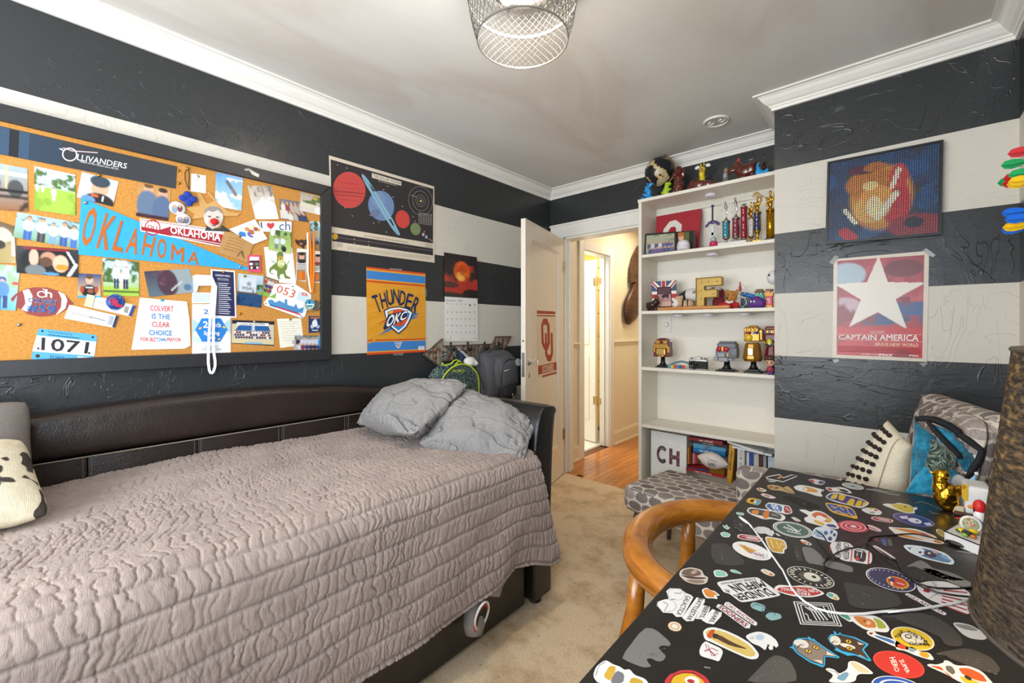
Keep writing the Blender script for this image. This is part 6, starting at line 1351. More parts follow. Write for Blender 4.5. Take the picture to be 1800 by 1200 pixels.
f.lathe('base',mat('241c18',.3),[(0,0),(.30,0),(.31,.03),(.26,.06),(.10,.09),(.05,.13),(.05,.2),(0,.2)]);f.lathe('base_band',BRASS,[(.312,.012),(.318,.02),(.312,.032)])
f=Fig('toy_dinosaur','blue spiny toy dinosaur beside the globe','toy',K1,(165,425,292,585),2.83,Zt0)
f.blob('body',BLUEP,[(.62,.42,.22,.22),(.5,.62,.18,.2),(.72,.82,.16,.13),(.88,.86,.14,.07),(.35,.3,.16,.1),(.15,.12,.2,.06),(.5,.12,.12,.13),(.8,.12,.16,.1)],.003);f.blob('spikes',mat('1f78b4',.35),[(.5,.92,.07,.09),(.36,.75,.08,.09),(.3,.55,.08,.09),(.16,.38,.08,.08),(.06,.2,.08,.07)],.002)
f=Fig('toy_dinosaur','lime green toy dinosaur in front of the globe','toy',K1,(378,420,496,545),2.83,Zt0)
f.blob('body',GREENP,[(.4,.35,.28,.3),(.45,.62,.2,.22),(.58,.84,.3,.15),(.3,.1,.2,.12),(.6,.1,.2,.12),(.72,.45,.18,.07),(.1,.3,.15,.1)],.003);f.blob('eye',EYE,[(.6,.9,.05,.04,.05,-.22)])
def ceramic(f,eye):f.blob('eye',EYE,eye)
f=Fig('ceramic_dog','glossy brown ceramic dog sitting upright beside the globe','figurine',K1,(488,250,632,512),2.86,Zt0)
f.blob('body',CERB,[(.5,.28,.42,.28,.4),(.5,.5,.33,.22,.35),(.48,.76,.34,.16,.36),(.36,.66,.26,.1,.34,-.22),(.84,.72,.12,.17),(.12,.72,.1,.16),(.3,.1,.17,.1,.3,-.2),(.7,.1,.17,.1,.3,-.2),(.5,.9,.24,.1)],.004);f.blob('nose',EYE,[(.3,.69,.08,.03,.08,-.52)])
f=Fig('ceramic_dog','glossy brown ceramic dog lying down below the giraffe','figurine',K1,(648,368,985,482),2.84,Zt0)
f.blob('body',CERB,[(.35,.4,.3,.42,.16),(.62,.3,.28,.32,.14),(.2,.6,.14,.36,.13),(.85,.22,.2,.2,.08),(.08,.3,.1,.22,.1),(.5,.12,.45,.14,.14)],.004)
f.blob('ear',mat('2a1410',.15,coat=.5),[(.24,.85,.1,.2,.08),(.3,.7,.06,.3,.1)],.003)
f=Fig('giraffe_figurine','yellow giraffe figurine with white ears peeking over the brown dog','figurine',K1,(732,222,894,440),2.93,Zt0)
f.blob('neck',mat('dcc22a',.25,coat=.4),[(.5,.2,.24,.24),(.46,.45,.2,.25),(.44,.66,.2,.14),(.46,.8,.22,.1)],.003);f.blob('snout',mat('c98a4a',.3),[(.44,.76,.13,.07,.12,-.2)]);f.blob('ears',mat('e4e2dc',.3),[(.14,.9,.18,.06,.08,0,-.3)]);f.blob('ears',mat('e4e2dc',.3),[(.84,.9,.18,.06,.08,0,.3)]);f.blob('horns',mat('dcc22a',.3),[(.38,.96,.05,.05)]);f.blob('horns',mat('dcc22a',.3),[(.58,.96,.05,.05)])
f=Fig('gnome_figurine','small grey bearded gnome figurine facing the terrier','figurine',K1,(1012,268,1098,400),2.86,Zt0)
f.blob('body',mat('6f6a6c',.6,bump=.4),[(.5,.3,.4,.3),(.5,.58,.34,.22)],.003);f.blob('hat',mat('9a7a62',.5),[(.52,.84,.26,.16),(.55,.96,.1,.08)],.003);f.blob('beard',mat('9a989a',.8),[(.48,.52,.28,.2,.2,-.2)])
f=Fig('ceramic_dog','glossy brown ceramic terrier standing near the right end of the top','figurine',K1,(1075,165,1385,368),2.87,Zt0)
f.blob('body',CERB,[(.62,.45,.3,.26,.15),(.82,.5,.16,.26,.14),(.42,.55,.16,.26,.13),(.33,.75,.14,.16,.11),(.16,.58,.15,.11,.08),(.06,.52,.06,.08,.06),(.45,.16,.08,.2,.06),(.55,.14,.08,.18,.06),(.85,.16,.08,.2,.07),(.97,.72,.03,.2,.03)],.0045);f.blob('ear',mat('b8423a',.2,coat=.4),[(.37,.93,.05,.12,.03,0,.2)])
f=Fig('toy_seal','bright blue toy animal with a raised tail at the right end of the top','toy',K1,(1365,196,1512,325),2.86,Zt0)
f.blob('body',mat('2f9fe0',.3),[(.25,.35,.24,.34),(.5,.22,.28,.22),(.85,.3,.16,.2),(.7,.22,.2,.2),(.16,.66,.11,.2),(.2,.86,.09,.14,.09,0,.5)],.003)
f=Fig('small_figurine','tiny dark brown figurine behind the blue toy','figurine',K1,(1424,205,1490,310),2.97,Zt0);f.blob('body',mat('3c1c14',.3),[(.5,.35,.4,.4),(.5,.8,.3,.2)],.003)
# --- trophy shelf
def framed(name,label,quad,fw,pic,m,depth=.018,cat='picture frame'):
 q=[Vector(k)for k in quad];fn,nr=quad_fn(q);o=thing(name,label,cat,(q[2]+q[3])/2)
 w=(q[1]-q[0]).length;h=(q[3]-q[0]).length;u,v=fw/w,fw/h
 for nm,pts in(('frame_rail',[(0,0),(1,0),(1-u,v),(u,v)]),('frame_rail',[(u,1-v),(1-u,1-v),(1,1),(0,1)]),('frame_rail',[(0,0),(u,v),(u,1-v),(0,1)]),('frame_rail',[(1-u,v),(1,0),(1,1),(1-u,1-v)])):
  flatpoly(nm,pts,fn,nr,m,depth,o)
 iq_=[fn(u,v)-nr*.003,fn(1-u,v)-nr*.003,fn(1-u,1-v)-nr*.003,fn(u,1-v)-nr*.003]
 if pic is not None:snapshot('picture',iq_,pic,parent=o,m=INK)
 flatpoly('backing',[(.02,.02),(.98,.02),(.98,.98),(.02,.98)],lambda a,b_:fn(a,b_)-nr*(depth-.002),nr,BLACKM,.003,o);return o,fn,nr
def rect_on(Zf,pts,ys):return[ony(*Zf(p),y)for p,y in zip(pts,ys)]
def fixz(q,z,dz=.0005):
 """drop a standing quad onto its shelf"""
 d=z+dz-min(q[2].z,q[3].z);q[2].z=z+dz;q[3].z=z+dz;return q
framed('framed_photo','black framed team photo standing at the left of the trophy shelf',fixz(rect_on(KA,[(125,840),(632,800),(632,1105),(110,1165)],[2.84,2.84,2.82,2.82]),Zt1),.011,Pic(50,36,'a8a890','9a9c88',31).blotch('7a8a70',.5,5,0,.5).crowd(2,7,.4,.95,['4a5578','6a5a90','8a4a7a','c8c4cc']),BLACKM)
framed('framed_photo','black framed photo of a red-haired child beside the team photo',fixz(rect_on(KA,[(640,805),(925,782),(930,1075),(640,1100)],[2.86,2.86,2.85,2.85]),Zt1),.006,Pic(36,36,'4a4038','2c2a26',32).rect(.42,0,.72,1,'5c6038').rect(.72,0,1,1,'22221f').ell(.22,.28,.16,.22,'d9a684').ell(.2,.1,.19,.12,'b8642c').ell(.15,.75,.3,.28,'b9b9bd'),BLACKM,.022)
q=fixz(rect_on(KA,[(310,560),(1040,432),(985,1065),(290,1150)],[2.985,2.985,2.93,2.93]),Zt1);fn,nr=quad_fn(q)
o=flatpoly('canvas_sign',[(0,0),(1,0),(1,1),(0,1)],fn,nr,mat('a3202e',.6,bump=.1),.022);tag(o,'crimson canvas with big white block letters leaning on the shelf back','canvas')
ik=Ink(fn,nr);Wc='ded9cf'
ik.poly([(.18,.36),(.32,.18),(.46,.165),(.60,.30),(.60,.80),(.48,1),(.28,1),(.18,.85)],Wc);ik.poly([(.30,.42),(.35,.33),(.44,.32),(.48,.38),(.48,.78),(.43,.86),(.34,.86),(.30,.78)],'a3202e')
ik.poly([(.33,.52),(.445,.51),(.445,.60),(.41,.60),(.41,.9),(.66,.9),(.66,.57),(.63,.57),(.63,.49),(.76,.48),(.76,.56),(.73,.56),(.73,.95),(.68,1),(.38,1),(.35,.95),(.35,.60),(.33,.60)],Wc);ik.build('letters',o)
f=Fig('smart_speaker','white dome with a seam standing before the child photo','speaker',KA,(648,935,858,1105),2.80,Zt1);f.lathe('dome',mat('d9d4da',.45),[(0,0),(.40,0),(.48,.06),(.49,.30),(.487,.345)]);f.lathe('cap',mat('e2dee4',.45),[(.487,.36),(.46,.58),(.36,.82),(.2,.95),(0,1)])
f=Fig('slate_base','flat grey slate block under the toy sword','block',KB,(0,940,400,1050),2.93,Zt1);f.box('slab',mat('6a6863',.6,bump=.2),[(0,0,1,.3,-.28,.28)])
f=Fig('toy_sword','toy sword standing point down with a purple winged guard','toy sword',KB,(75,370,345,930),2.93,Zt1+.018);PUR=mat('3a2c66',.35)
f.box('blade',mat('c3cdd4',.25,.6),[(.42,0,.58,.52,-.03,.03),(.36,.28,.64,.36,-.03,.03)]);f.box('grip',mat('2d2c42',.4),[(.45,.58,.55,.95,-.05,.05)])
f.blob('guard',PUR,[(.5,.60,.16,.05,.06),(.32,.59,.14,.035,.05,0,-.3),(.16,.53,.14,.035,.05,0,-.7),(.68,.59,.14,.035,.05,0,.3),(.84,.54,.14,.035,.05,0,.7)],.0025);f.blob('pommel',PUR,[(.5,.975,.1,.03)])
f=Fig('snow_globe','small snow globe on a pink base in front of the sword','snow globe',KB,(160,880,290,1030),2.80,Zt1);f.lathe('base',mat('c2265e',.4),[(0,0),(.5,0),(.5,.4),(.42,.46),(0,.46)]);B().ball(f.p(.5,.68),f.w*.42,20,14).build('glass',mat('d9e2dc',.05,trans=.6),f.o,smooth=True);f.blob('scene',mat('7d9a6a',.6),[(.5,.56,.24,.14),(.6,.66,.1,.12)],.003)
LABELS={'t':'1f7f92','m':'7c2540','n':'2a2c52','r':'8f1a2c','w':'d9d7d2'}
def runner(f,m,v0,sc=1.0,flip=1):
 P=lambda u,v,d=0:f.p(.5+(u-.5)*flip*sc,v0+v*(1-v0),d);w=f.w
 b=B();b.ball(P(.42,.86),w*.15,12,8)
 for pts,r in(([(.46,.72),(.52,.42)],[.10,.085]),([(.52,.42),(.70,.26),(.95,.22)],[.07,.05,.03]),([(.52,.42),(.55,.2),(.5,-.02)],[.07,.05,.035]),([(.46,.72),(.25,.6),(.1,.42)],[.05,.04,.03]),([(.46,.72),(.68,.6),(.84,.74)],[.05,.04,.03]),([(.43,.84),(.46,.72)],[.05,.08])):b.tube([P(*q)for q in pts],[k*w*1.45 for k in r],8)
 return b.build('figure',m,f.o,smooth=True,remesh=.0022)
def trophy(bb,y,label,colm,lab,txt,cv0,cv1,figm,base,kind='run',flip=1,tc='f2efe8'):
 f=Fig('trophy',label,'trophy',KB,bb,y,Zt1,'trophies on the bookcase shelf');w=f.w
 f.box('base',base,[(.0,0,1,.06,-.4,.4)]);f.lathe('stem',figm,[(0,.06),(.28,.06),(.14,.10),(.13,.15),(.34,cv0-.02),(.40,cv0),(0,cv0)]);f.lathe('column',colm,[(.0,cv0),(.40,cv0),(.40,cv1),(0,cv1)],n=20);f.lathe('column_cap',figm,[(0,cv1),(.45,cv1),(.43,cv1+.02),(.2,cv1+.05),(.10,cv1+.09),(0,cv1+.09)])
 if lab:
  ik=Ink(lambda u,v:f.p(.5,cv1-v*(cv1-cv0),0)+Vector((sin((u-.5)*1.5)*.405*w,-cos((u-.5)*1.5)*.405*w,0)),(0,-1,0),lift=.001)
  for k in range(4):ik.poly([(k/4,.02),((k+1)/4,.02),((k+1)/4,.98),(k/4,.98)],LABELS[lab])
  for i,ch_ in enumerate(txt):ik.ctext(ch_,.5,.14+i*.72/max(1,len(txt)-1)if len(txt)>1 else .5,.13,tc,asp=2.2,bold=.04)
  ik.build('label_strip',f.o)
 if kind=='run':runner(f,figm,cv1+.07,1.3,flip)
 else:
  v=cv1+.06;hgt=1-v
  f.blob('figure',figm,[(.5,v+hgt*.2,.22,hgt*.2),(.3,v+hgt*.4,.14,hgt*.3,.1,0,-.5),(.72,v+hgt*.45,.14,hgt*.34,.1,0,.5),(.5,v+hgt*.55,.12,hgt*.28),(.5,v+hgt*.86,.15,hgt*.12),(.18,v+hgt*.2,.14,hgt*.14,.1),(.85,v+hgt*.66,.07,hgt*.2)],.003)
 return f
MAR=mat('d6d3ce',.3,var=.08)
trophy((355,290,505,985),2.88,'silver running trophy with a teal strip, leftmost of the row',SILV,'t','2018',.20,.53,SILV,MAR)
trophy((512,220,668,970),2.90,'silver running trophy with a maroon strip, second from the sword',SILV,'m','2016',.19,.54,SILV,MAR)
f=trophy((652,345,785,965),2.88,'tall trophy with a wide dark red strip and big white year',mat('8f1a2c',.35),'r','2022',.16,.90,SILV,MAR,'none')
trophy((775,310,895,950),2.92,'small silver trophy with a pale strip behind the navy one',SILV,'w','2017',.2,.60,GOLD,GOLD,'bird',tc='4a4a58')
f=trophy((860,225,1012,940),2.86,'gold based trophy with a navy strip and a loop of chain',SILV,'n','2016',.26,.63,GOLD,GOLD,'bird')
for k in range(6):
 c_=f.p(.1+k*.17,1.02+.05*sin(k));B().tube([c_+Vector((.009*cos(a),.002*sin(a*2),.006*sin(a)))for a in[2*pi*i/12 for i in range(12)]],.0022,6,closed=True).build('chain_link',GOLD,f.o,smooth=True)
trophy((1062,130,1235,905),2.86,'gold trophy with a shiny gold column at the right end',mat('b98a14',.2,.8),None,'',.05,.60,GOLD,BLACKM,'bird')
f=Fig('marble_block','long white marble block before the silver trophies','block',KB,(285,930,762,1010),2.815,Zt1);f.box('slab',MAR,[(0,0,1,.55,-.08,.08)])
# --- toy shelf
q=fixz(rect_on(K2,[(245,300),(480,287),(497,545),(258,560)],[2.90,2.90,2.87,2.87]),Zt2)
o,fn,nr=framed('framed_photo','union flag photo frame at the left of the toy shelf',q,.001,None,mat('ece8e2',.5),.012)
flatpoly('board',[(0,0),(1,0),(1,1),(0,1)],fn,nr,mat('e9e5df',.5),.010,o);ik=Ink(fn,nr)
NB,RU='4b5673','b5383a'
for pts in([(.14,0),(.40,0),(.40,.22)],[(0,.08),(.28,.34),(0,.34)],[(.86,0),(.60,0),(.60,.22)],[(1,.08),(.72,.34),(1,.34)],[(.14,1),(.40,1),(.40,.8)],[(0,.92),(.28,.66),(0,.66)],[(.86,1),(.60,1),(.60,.8)],[(1,.92),(.72,.66),(1,.66)]):ik.poly(pts,NB)
ik.rect(.43,0,.57,1,RU);ik.rect(0,.44,1,.58,RU)
for a,b_ in(((0,0),(.36,.34)),((1,0),(.64,.34)),((0,1),(.36,.66)),((1,1),(.64,.66))):ik.line([a,b_],.05,RU)
ik.rect(.22,.2,.80,.88,'221c20');ik.rect(.25,.23,.77,.55,'5c3f4a');ik.rect(.25,.45,.77,.85,'b58a86');ik.rect(.25,.7,.77,.85,'d2aa9a');ik.poly([(.38,.52),(.46,.46),(.62,.44),(.66,.36),(.70,.44),(.68,.54),(.64,.62),(.60,.55),(.5,.56),(.46,.62),(.44,.55)],'3a3136');ik.build('print',o)
f=Fig('bulldog_figurine','dark brown bulldog figurine before the flag frame','figurine',K2,(192,440,328,575),2.82,Zt2);f.blob('body',mat('2e1812',.25,coat=.4),[(.5,.4,.32,.26),(.25,.34,.22,.28),(.72,.62,.22,.2),(.85,.55,.14,.13),(.7,.9,.06,.12),(.88,.86,.06,.12),(.2,.1,.1,.14),(.4,.1,.1,.14),(.7,.14,.1,.2),(.06,.5,.05,.1)],.003)
f=Fig('plush_dog','small plush bulldog with a white muzzle lying by the frame','plush toy',K2,(445,420,660,540),2.86,Zt2)
f.blob('body',mat('c9a684',.95,bump=.4,scale=300),[(.7,.35,.28,.32,.22),(.3,.55,.24,.38,.2),(.45,.84,.06,.12)],.004);f.blob('muzzle',mat('e9e2da',.95,bump=.4,scale=300),[(.2,.45,.17,.28,.14,-.12)]);f.blob('nose',EYE,[(.13,.5,.035,.05,.04,-.27)]);f.tube('harness',mat('22242c',.8),[(.52,.1,-.2),(.55,.5,-.22),(.56,.8,-.1)],.004);f.tube('harness',mat('22242c',.8),[(.78,.1,-.18),(.75,.5,-.2),(.74,.66,-.1)],.004)
def ball_foot(name,label,c,L,R,M,m,bands=None,lace=False):
 prof=[(max(1e-4,R*(cos(pi/2*abs(t))**.8))if abs(t)<1 else 0,t*L)for t in[-1+i/12 for i in range(25)]]
 o=thing(name,label,'football',c);Mm=Matrix.Translation(Vector(c))@M;B().lathe(prof,M=Mm,n=24).build('skin',m,o,smooth=True);return o,Mm
RY90=Matrix.Rotation(pi/2,4,'Y')
o,Mm=ball_foot('football','black and white football lying behind the gold letter',ony(*K2((645,430)),2.93),.10,.046,RY90,mat('d8d4d0',.5));B().lathe([(max(1e-4,.0465*cos(pi/2*abs(t))**.8),t*.10)for t in[-.98+.05*i for i in range(13)]],M=Mm@Matrix.Diagonal((1.01,1.01,1,1)),n=24).build('dark_panel',mat('25282e',.5),o,smooth=True)
c_=ony(*K2((655,398)),2.882);ik=Ink(lambda u,v:c_+Vector((u,0,-v)),(0,-1,0));ik.ctext('ch',0,0,.018,'1c1e22',bold=.04);ik.build('letters',o)
# marquee letter F
f=Fig('marquee_letter','brassy metal letter F studded with small bulbs','letter',K2,(680,262,925,525),2.855,Zt2);GM=mat('a98a44',.38,.55,bump=.08)
out_=[(0,0),(.33,0),(.33,.38),(.82,.38),(.82,.62),(.33,.62),(.33,.74),(1,.74),(1,1),(0,1)]
b=B();b.prism([(f.x+u*f.w,f.z+v*f.h)for u,v in out_],'y',f.y-.006,f.y+.032);b.build('face',mat('b3934a',.45,.4,bump=.08),f.o)
R2=[(f.x+u*f.w,f.z+v*f.h)for u,v in out_]
for(x0,z0),(x1,z1)in zip(R2,R2[1:]+R2[:1]):B().tube([(x0,f.y-.014,z0),(x1,f.y-.014,z1)],.0025,6).build('rim',GM,f.o)
for u,v in((.17,.12),(.17,.36),(.17,.62),(.17,.88),(.45,.88),(.80,.88),(.66,.5)):B().ball(f.p(u,v)+Vector((0,-.010,0)),.0072,12,8).build('bulb',mat('d6c08a',.15),f.o,smooth=True)
pl_=box_at(K2,(305,515,1000,570),2.80,Zt2);o=B().box((pl_[0],2.792,Zt2+.0005),(pl_[0]+pl_[2],2.822,Zt2+.022)).build('wooden_bat',wood_mat('orange_wood','b5702c','cf8a42','dd9f58',(4,40,40),.4,.2),None,bevel=.009);tag(o,'long orange wooden stick lying along the toy shelf front','stick')
f=Fig('plush_toy','maroon plush toy with a white trimmed hat behind the bear','plush toy',K2,(800,345,955,520),2.95,Zt2);f.blob('body',mat('7d2a30',.95,bump=.4,scale=300),[(.6,.3,.4,.32),(.62,.66,.34,.28),(.25,.85,.28,.12),(.1,.82,.14,.08)],.004);f.tube('hat_trim',mat('e6e0da',.9),[(.1,.9,-.2),(.35,.86,-.3),(.55,.9,-.3),(.8,.84,-.25)],.006)
f=Fig('teddy_bear','golden teddy bear in a red shirt with a striped scarf','teddy bear',K2,(885,380,1085,525),2.86,Zt2);TED=mat('b87a34',.95,bump=.5,scale=250)
f.blob('head',TED,[(.66,.66,.27,.3,.22),(.46,.9,.09,.14,.06),(.9,.88,.09,.14,.06),(.58,.54,.15,.15,.14,-.16)],.003);f.blob('nose',EYE,[(.53,.56,.05,.05,.05,-.31)]);f.blob('eye',EYE,[(.56,.74,.025,.03,.02,-.235)]);f.blob('eye',EYE,[(.78,.72,.025,.03,.02,-.22)])
f.blob('shirt',mat('b81f24',.9,bump=.3,scale=300),[(.55,.22,.36,.26,.22),(.15,.18,.16,.16,.14),(.9,.2,.12,.16,.12)],.003);f.blob('paw',TED,[(.06,.1,.1,.12,.1,-.06)]);f.tube('scarf',mat('e4dcd4',.9),[(.45,.4,-.22),(.6,.32,-.28),(.8,.38,-.24)],.008);f.tube('scarf',mat('8a2a3a',.9),[(.62,.36,-.25),(.66,.22,-.28),(.68,.1,-.28)],.006)
f=Fig('spinner_loops','two thin silver wire loops standing beside the teddy bear','ornament',K2,(1048,290,1165,530),2.90,Zt2)
for u,v,r in((.5,.24,.42),(.5,.68,.44)):B().tube([f.p(u+r*cos(a),v)+Vector((0,.0,r*f.w*sin(a)))for a in[2*pi*i/28 for i in range(28)]],.0018,6,closed=True).build('loop',SILV,f.o,smooth=True)
f.blob('beads',mat('b5484a',.6),[(.42,.72,.14,.12),(.42,.88,.08,.1)],.003);f.box('stand',mat('5a6a74',.5),[(.2,0,.8,.12,-.15,.15)])
f=Fig('blue_stick','bright blue plastic handle lying behind the purple toy','toy',K2,(1105,392,1262,520),2.96,Zt2);f.tube('handle',mat('1f6fc0',.35),[(.0,.88),(.25,.84),(.6,.74),(1,.68)],[.011,.014,.013,.012],12);f.box('stand',mat('3d4a58',.5),[(0,0,.9,.62,-.1,.1)])
f=Fig('block_figure','square green toy figure with a brown hat behind the purple toy','toy',K2,(1238,372,1330,530),2.93,Zt2);f.box('body',mat('4fb393',.5),[(.1,0,.9,.62,-.3,.3),(.05,.45,.95,.72,-.36,.36)]);f.box('head',mat('3a7a68',.5),[(.12,.66,.85,.84,-.3,.3)]);f.box('hat',mat('7a5a34',.6),[(.0,.84,1,.90,-.45,.45),(.15,.88,.85,1,-.3,.3)]);f.box('eye',WHITEP,[(.25,.72,.38,.8,-.33,-.29)]);f.box('eye',WHITEP,[(.6,.72,.73,.8,-.33,-.29)])
f=Fig('purple_toy','rounded purple toy with small white eyes','toy',K2,(1178,430,1345,542),2.83,Zt2);f.blob('body',mat('5a2a80',.6,bump=.2),[(.45,.45,.42,.5,.3),(.72,.38,.28,.4,.28),(.25,.3,.25,.32,.26)],.004)
for u in(.2,.38):f.blob('eye',WHITEP,[(u,.50,.05,.1,.04,-.29)])
f=Fig('block_figure','red toy brick figure with orange hair at the right of the toy shelf','toy',K2,(1338,372,1420,535),2.84,Zt2);f.box('body',mat('d02a44',.4),[(.18,.14,.86,.64,-.3,.3)]);f.box('hair',mat('e59a1c',.4),[(.02,.62,.98,.80,-.42,.42),(.12,.78,.6,.9,-.36,.36)]);f.box('hat',mat('7a3a1c',.5),[(.1,.88,.9,1,-.36,.36)]);f.box('feet',mat('e2a01c',.4),[(.18,0,.86,.14,-.34,.3)]);f.box('stripe',WHITEP,[(.28,.42,.56,.5,-.32,-.29),(.48,.24,.56,.5,-.32,-.29)])
f=Fig('camera_dome','smooth white egg shaped device with a dark dot near the right side','device',K2,(1352,192,1470,325),2.90);B().ball(f.p(.5,.5),(f.w*.5,f.w*.4,f.h*.5),24,16).build('shell',mat('dedade',.3),f.o,smooth=True);B().ball(f.p(.24,.66,-.35),.006,10,8).build('lens',EYE,f.o,smooth=True);f.tube('bracket',WHITEP,[(.5,.5,.2),(.62,.5,1.2)],.012)
# --- model shelf
def stand(f,w0,v1):f.box('stand',BLACKM,[(.5-w0,0,.5+w0,.035,-.34,.3),(.5-w0*.72,.035,.5+w0*.72,.075,-.26,.24)],.003);f.lathe('stand_neck',BLACKM,[(.24,.07),(.14,.16),(.12,v1),(0,v1)],n=8)
DR,GD_=mat('6f1a1e',.32),mat('b58a3c',.3,.5)
def studs(f,m,pts,r=.0045):
 b=B()
 for u,v,d in pts:b.lathe([(r,0),(r,.004),(0,.004)],tuple(f.p(u,v,d)),8)
 k=b.build('studs',m,f.o);k['kind']='stuff'
f=Fig('brick_bust','toy brick model in gold and dark red on a black stand, at left','model',K2,(278,838,438,1112),2.86,Zt3);stand(f,.34,.36)
f.box('red_bricks',DR,[(.04,.36,.96,.62,-.30,.34),(.08,.60,.92,.86,-.30,.36),(.2,.84,.8,.97,-.22,.3),(.42,.93,.6,1,-.26,.26)],.006);f.box('gold_bricks',GD_,[(.10,.64,.90,.80,-.36,-.2),(.02,.5,.16,.72,-.34,-.1),(.86,.5,.98,.72,-.34,-.1),(.16,.80,.42,.92,-.32,-.1),(.60,.80,.84,.92,-.32,-.1)],.004)
f.box('front_plate',mat('d2ad62',.22,.6),[(.24,.42,.78,.64,-.40,-.28),(.34,.36,.68,.43,-.38,-.28)],.008);studs(f,DR,[(.15+.14*i,.97 if 0<i<5 else .86,.0)for i in range(6)])
f=Fig('camera_strap','folded camera strap in blue, yellow and red stripes','strap',K2,(405,1055,615,1128),2.83,Zt3)
for i,cc in enumerate(('2a9fd0','d9b62a','d0402c','2f8f9a','34509a','c8402c')):f.box('stripe',mat(cc,.8),[(.02+i*.125,.04,.02+(i+1)*.125,.42,-.06+i*.01,-.02+i*.01)],.001)
f.tube('loop',mat('4f7f86',.8),[(.05,.3,.02),(.3,.7,.06),(.6,.9,.08),(.85,.8,.08),(.98,.5,.04)],.006,8)
f=Fig('film_camera','old silver and black film camera','camera',K2,(602,1018,788,1128),2.84,Zt3);f.box('body',mat('1d1c1e',.6,bump=.4,scale=600),[(.04,.0,.98,.66,-.12,.14)],.006);f.box('top_plate',mat('b4b2ae',.3,.8),[(.04,.62,.98,.82,-.12,.14),(.36,.78,.66,1,-.1,.1)],.004);f.box('bottom_plate',mat('b4b2ae',.3,.8),[(.04,.0,.98,.07,-.125,.145)],.002)
Mr=Matrix.Translation(f.p(.34,.36,-.12))@Matrix.Rotation(pi/2,4,'X');B().lathe([(.026,0),(.026,.012),(.023,.014),(.023,.026),(.019,.028),(.014,.02),(0,.019)],n=28,M=Mr).build('lens',mat('1a1a1c',.2),f.o,smooth=True);B().lathe([(.027,.004),(.0275,.007),(.027,.010)],n=28,M=Mr).build('lens_ring',SILV,f.o,smooth=True)
for u,r in((.16,.07),(.78,.08),(.92,.05)):f.lathe('dial',SILV,[(0,.8),(r,.8),(r,.94),(0,.94)],u=u,n=16)
f=Fig('brick_bust','grey toy brick model with two red lenses on a black stand','model',K2,(858,868,1085,1142),2.86,Zt3);stand(f,.42,.34);GR,GR2=mat('6a6e74',.4),mat('8f949a',.35)
f.box('grey_bricks',GR,[(.12,.44,.96,.80,-.24,.28),(.14,.76,.94,.93,-.26,.26),(.2,.92,.88,.99,-.2,.22),(.70,.5,.99,.78,-.28,.0)],.008);f.box('pale_bricks',GR2,[(.16,.46,.5,.62,-.32,-.2),(.0,.34,.2,.48,-.3,-.1),(.22,.32,.62,.46,-.34,-.12),(.62,.36,.82,.44,-.3,-.1),(.08,.5,.16,.72,-.3,-.1)],.006)
for u in(.24,.54):B().ball(f.p(u,.73,-.28),(.016,.009,.016),16,10).build('red_lens',mat('b3202c',.12),f.o,smooth=True)
f.box('gold_bricks',GD_,[(.34,.66,.44,.82,-.31,-.2),(.56,.50,.66,.60,-.30,-.2)],.003)
f=Fig('brick_gauntlet','gold toy brick model of a raised fist with coloured knobs','model',K2,(1122,720,1332,1148),2.86,Zt3);stand(f,.40,.26)
f.box('fist',mat('a87c34',.28,.55),[(.10,.66,.84,.86,-.24,.24),(.14,.84,.80,.97,-.26,.22),(.30,.95,.72,1,-.2,.18),(.74,.68,.96,.92,-.18,.18)],.010);f.box('finger',mat('c0913f',.28,.55),[(.12,.86,.27,.95,-.31,-.2)],.006)
for k in range(1,4):f.box('finger',mat('c0913f',.28,.55),[(.12+k*.17,.86,.27+k*.17,.95,-.31,-.2)],.006)
b=B();b.lathe([(.30*f.w,f.z+.64*f.h),(.36*f.w,f.z+.60*f.h),(.42*f.w,f.z+.42*f.h),(.46*f.w,f.z+.30*f.h),(.40*f.w,f.z+.24*f.h),(0,f.z+.24*f.h)][::-1],(f.x+.45*f.w,f.y,0),10);b.build('cuff',mat('a87c34',.25,.6),f.o,bevel=.004)
f.box('cuff_plate',mat('e0c27a',.15,.7),[(.30,.36,.60,.54,-.46,-.36)],.008);B().ball(f.p(.32,.745,-.26),(.022,.012,.022),16,10).build('yellow_knob',mat('e0b62a',.15),f.o,smooth=True)
for k,cc in enumerate(('c8642a','8a2a2c','d9d2c8','2a4a9a')):B().ball(f.p(.2+k*.165,.845,-.30),.0085,12,8).build('coloured_knob',mat(cc,.15),f.o,smooth=True)
f=Fig('brick_gauntlet','dark red toy brick model half hidden by the striped wall','model',K2,(1315,728,1490,1150),2.90,Zt3);stand(f,.4,.26)
f.box('fist',DR,[(.1,.68,.9,.84,-.24,.24),(.14,.92,.86,1,-.2,.2)],.008);f.box('gold_bricks',GD_,[(.12,.84,.86,.93,-.28,.2),(.06,.6,.2,.7,-.28,-.1)],.006);b=B();b.lathe([(.30*f.w,f.z+.66*f.h),(.46*f.w,f.z+.28*f.h),(0,f.z+.26*f.h)][::-1],(f.x+.5*f.w,f.y,0),10);b.build('cuff',DR,f.o,bevel=.004)
f.lathe('silver_ring',SILV,[(.2,.56),(.28,.6),(.28,.66),(.2,.7)],u=.42,d=-.16);B().ball(f.p(.42,.66,-.36),(.016,.008,.022),14,10).build('yellow_knob',mat('c9c22a',.2),f.o,smooth=True)
for k,cc in enumerate(('2a4a9a','3a3a6a','d08a2a')):f.box('coloured_knob',mat(cc,.2),[(.12+k*.22,.85,.26+k*.22,.91,-.32,-.26)],.003)
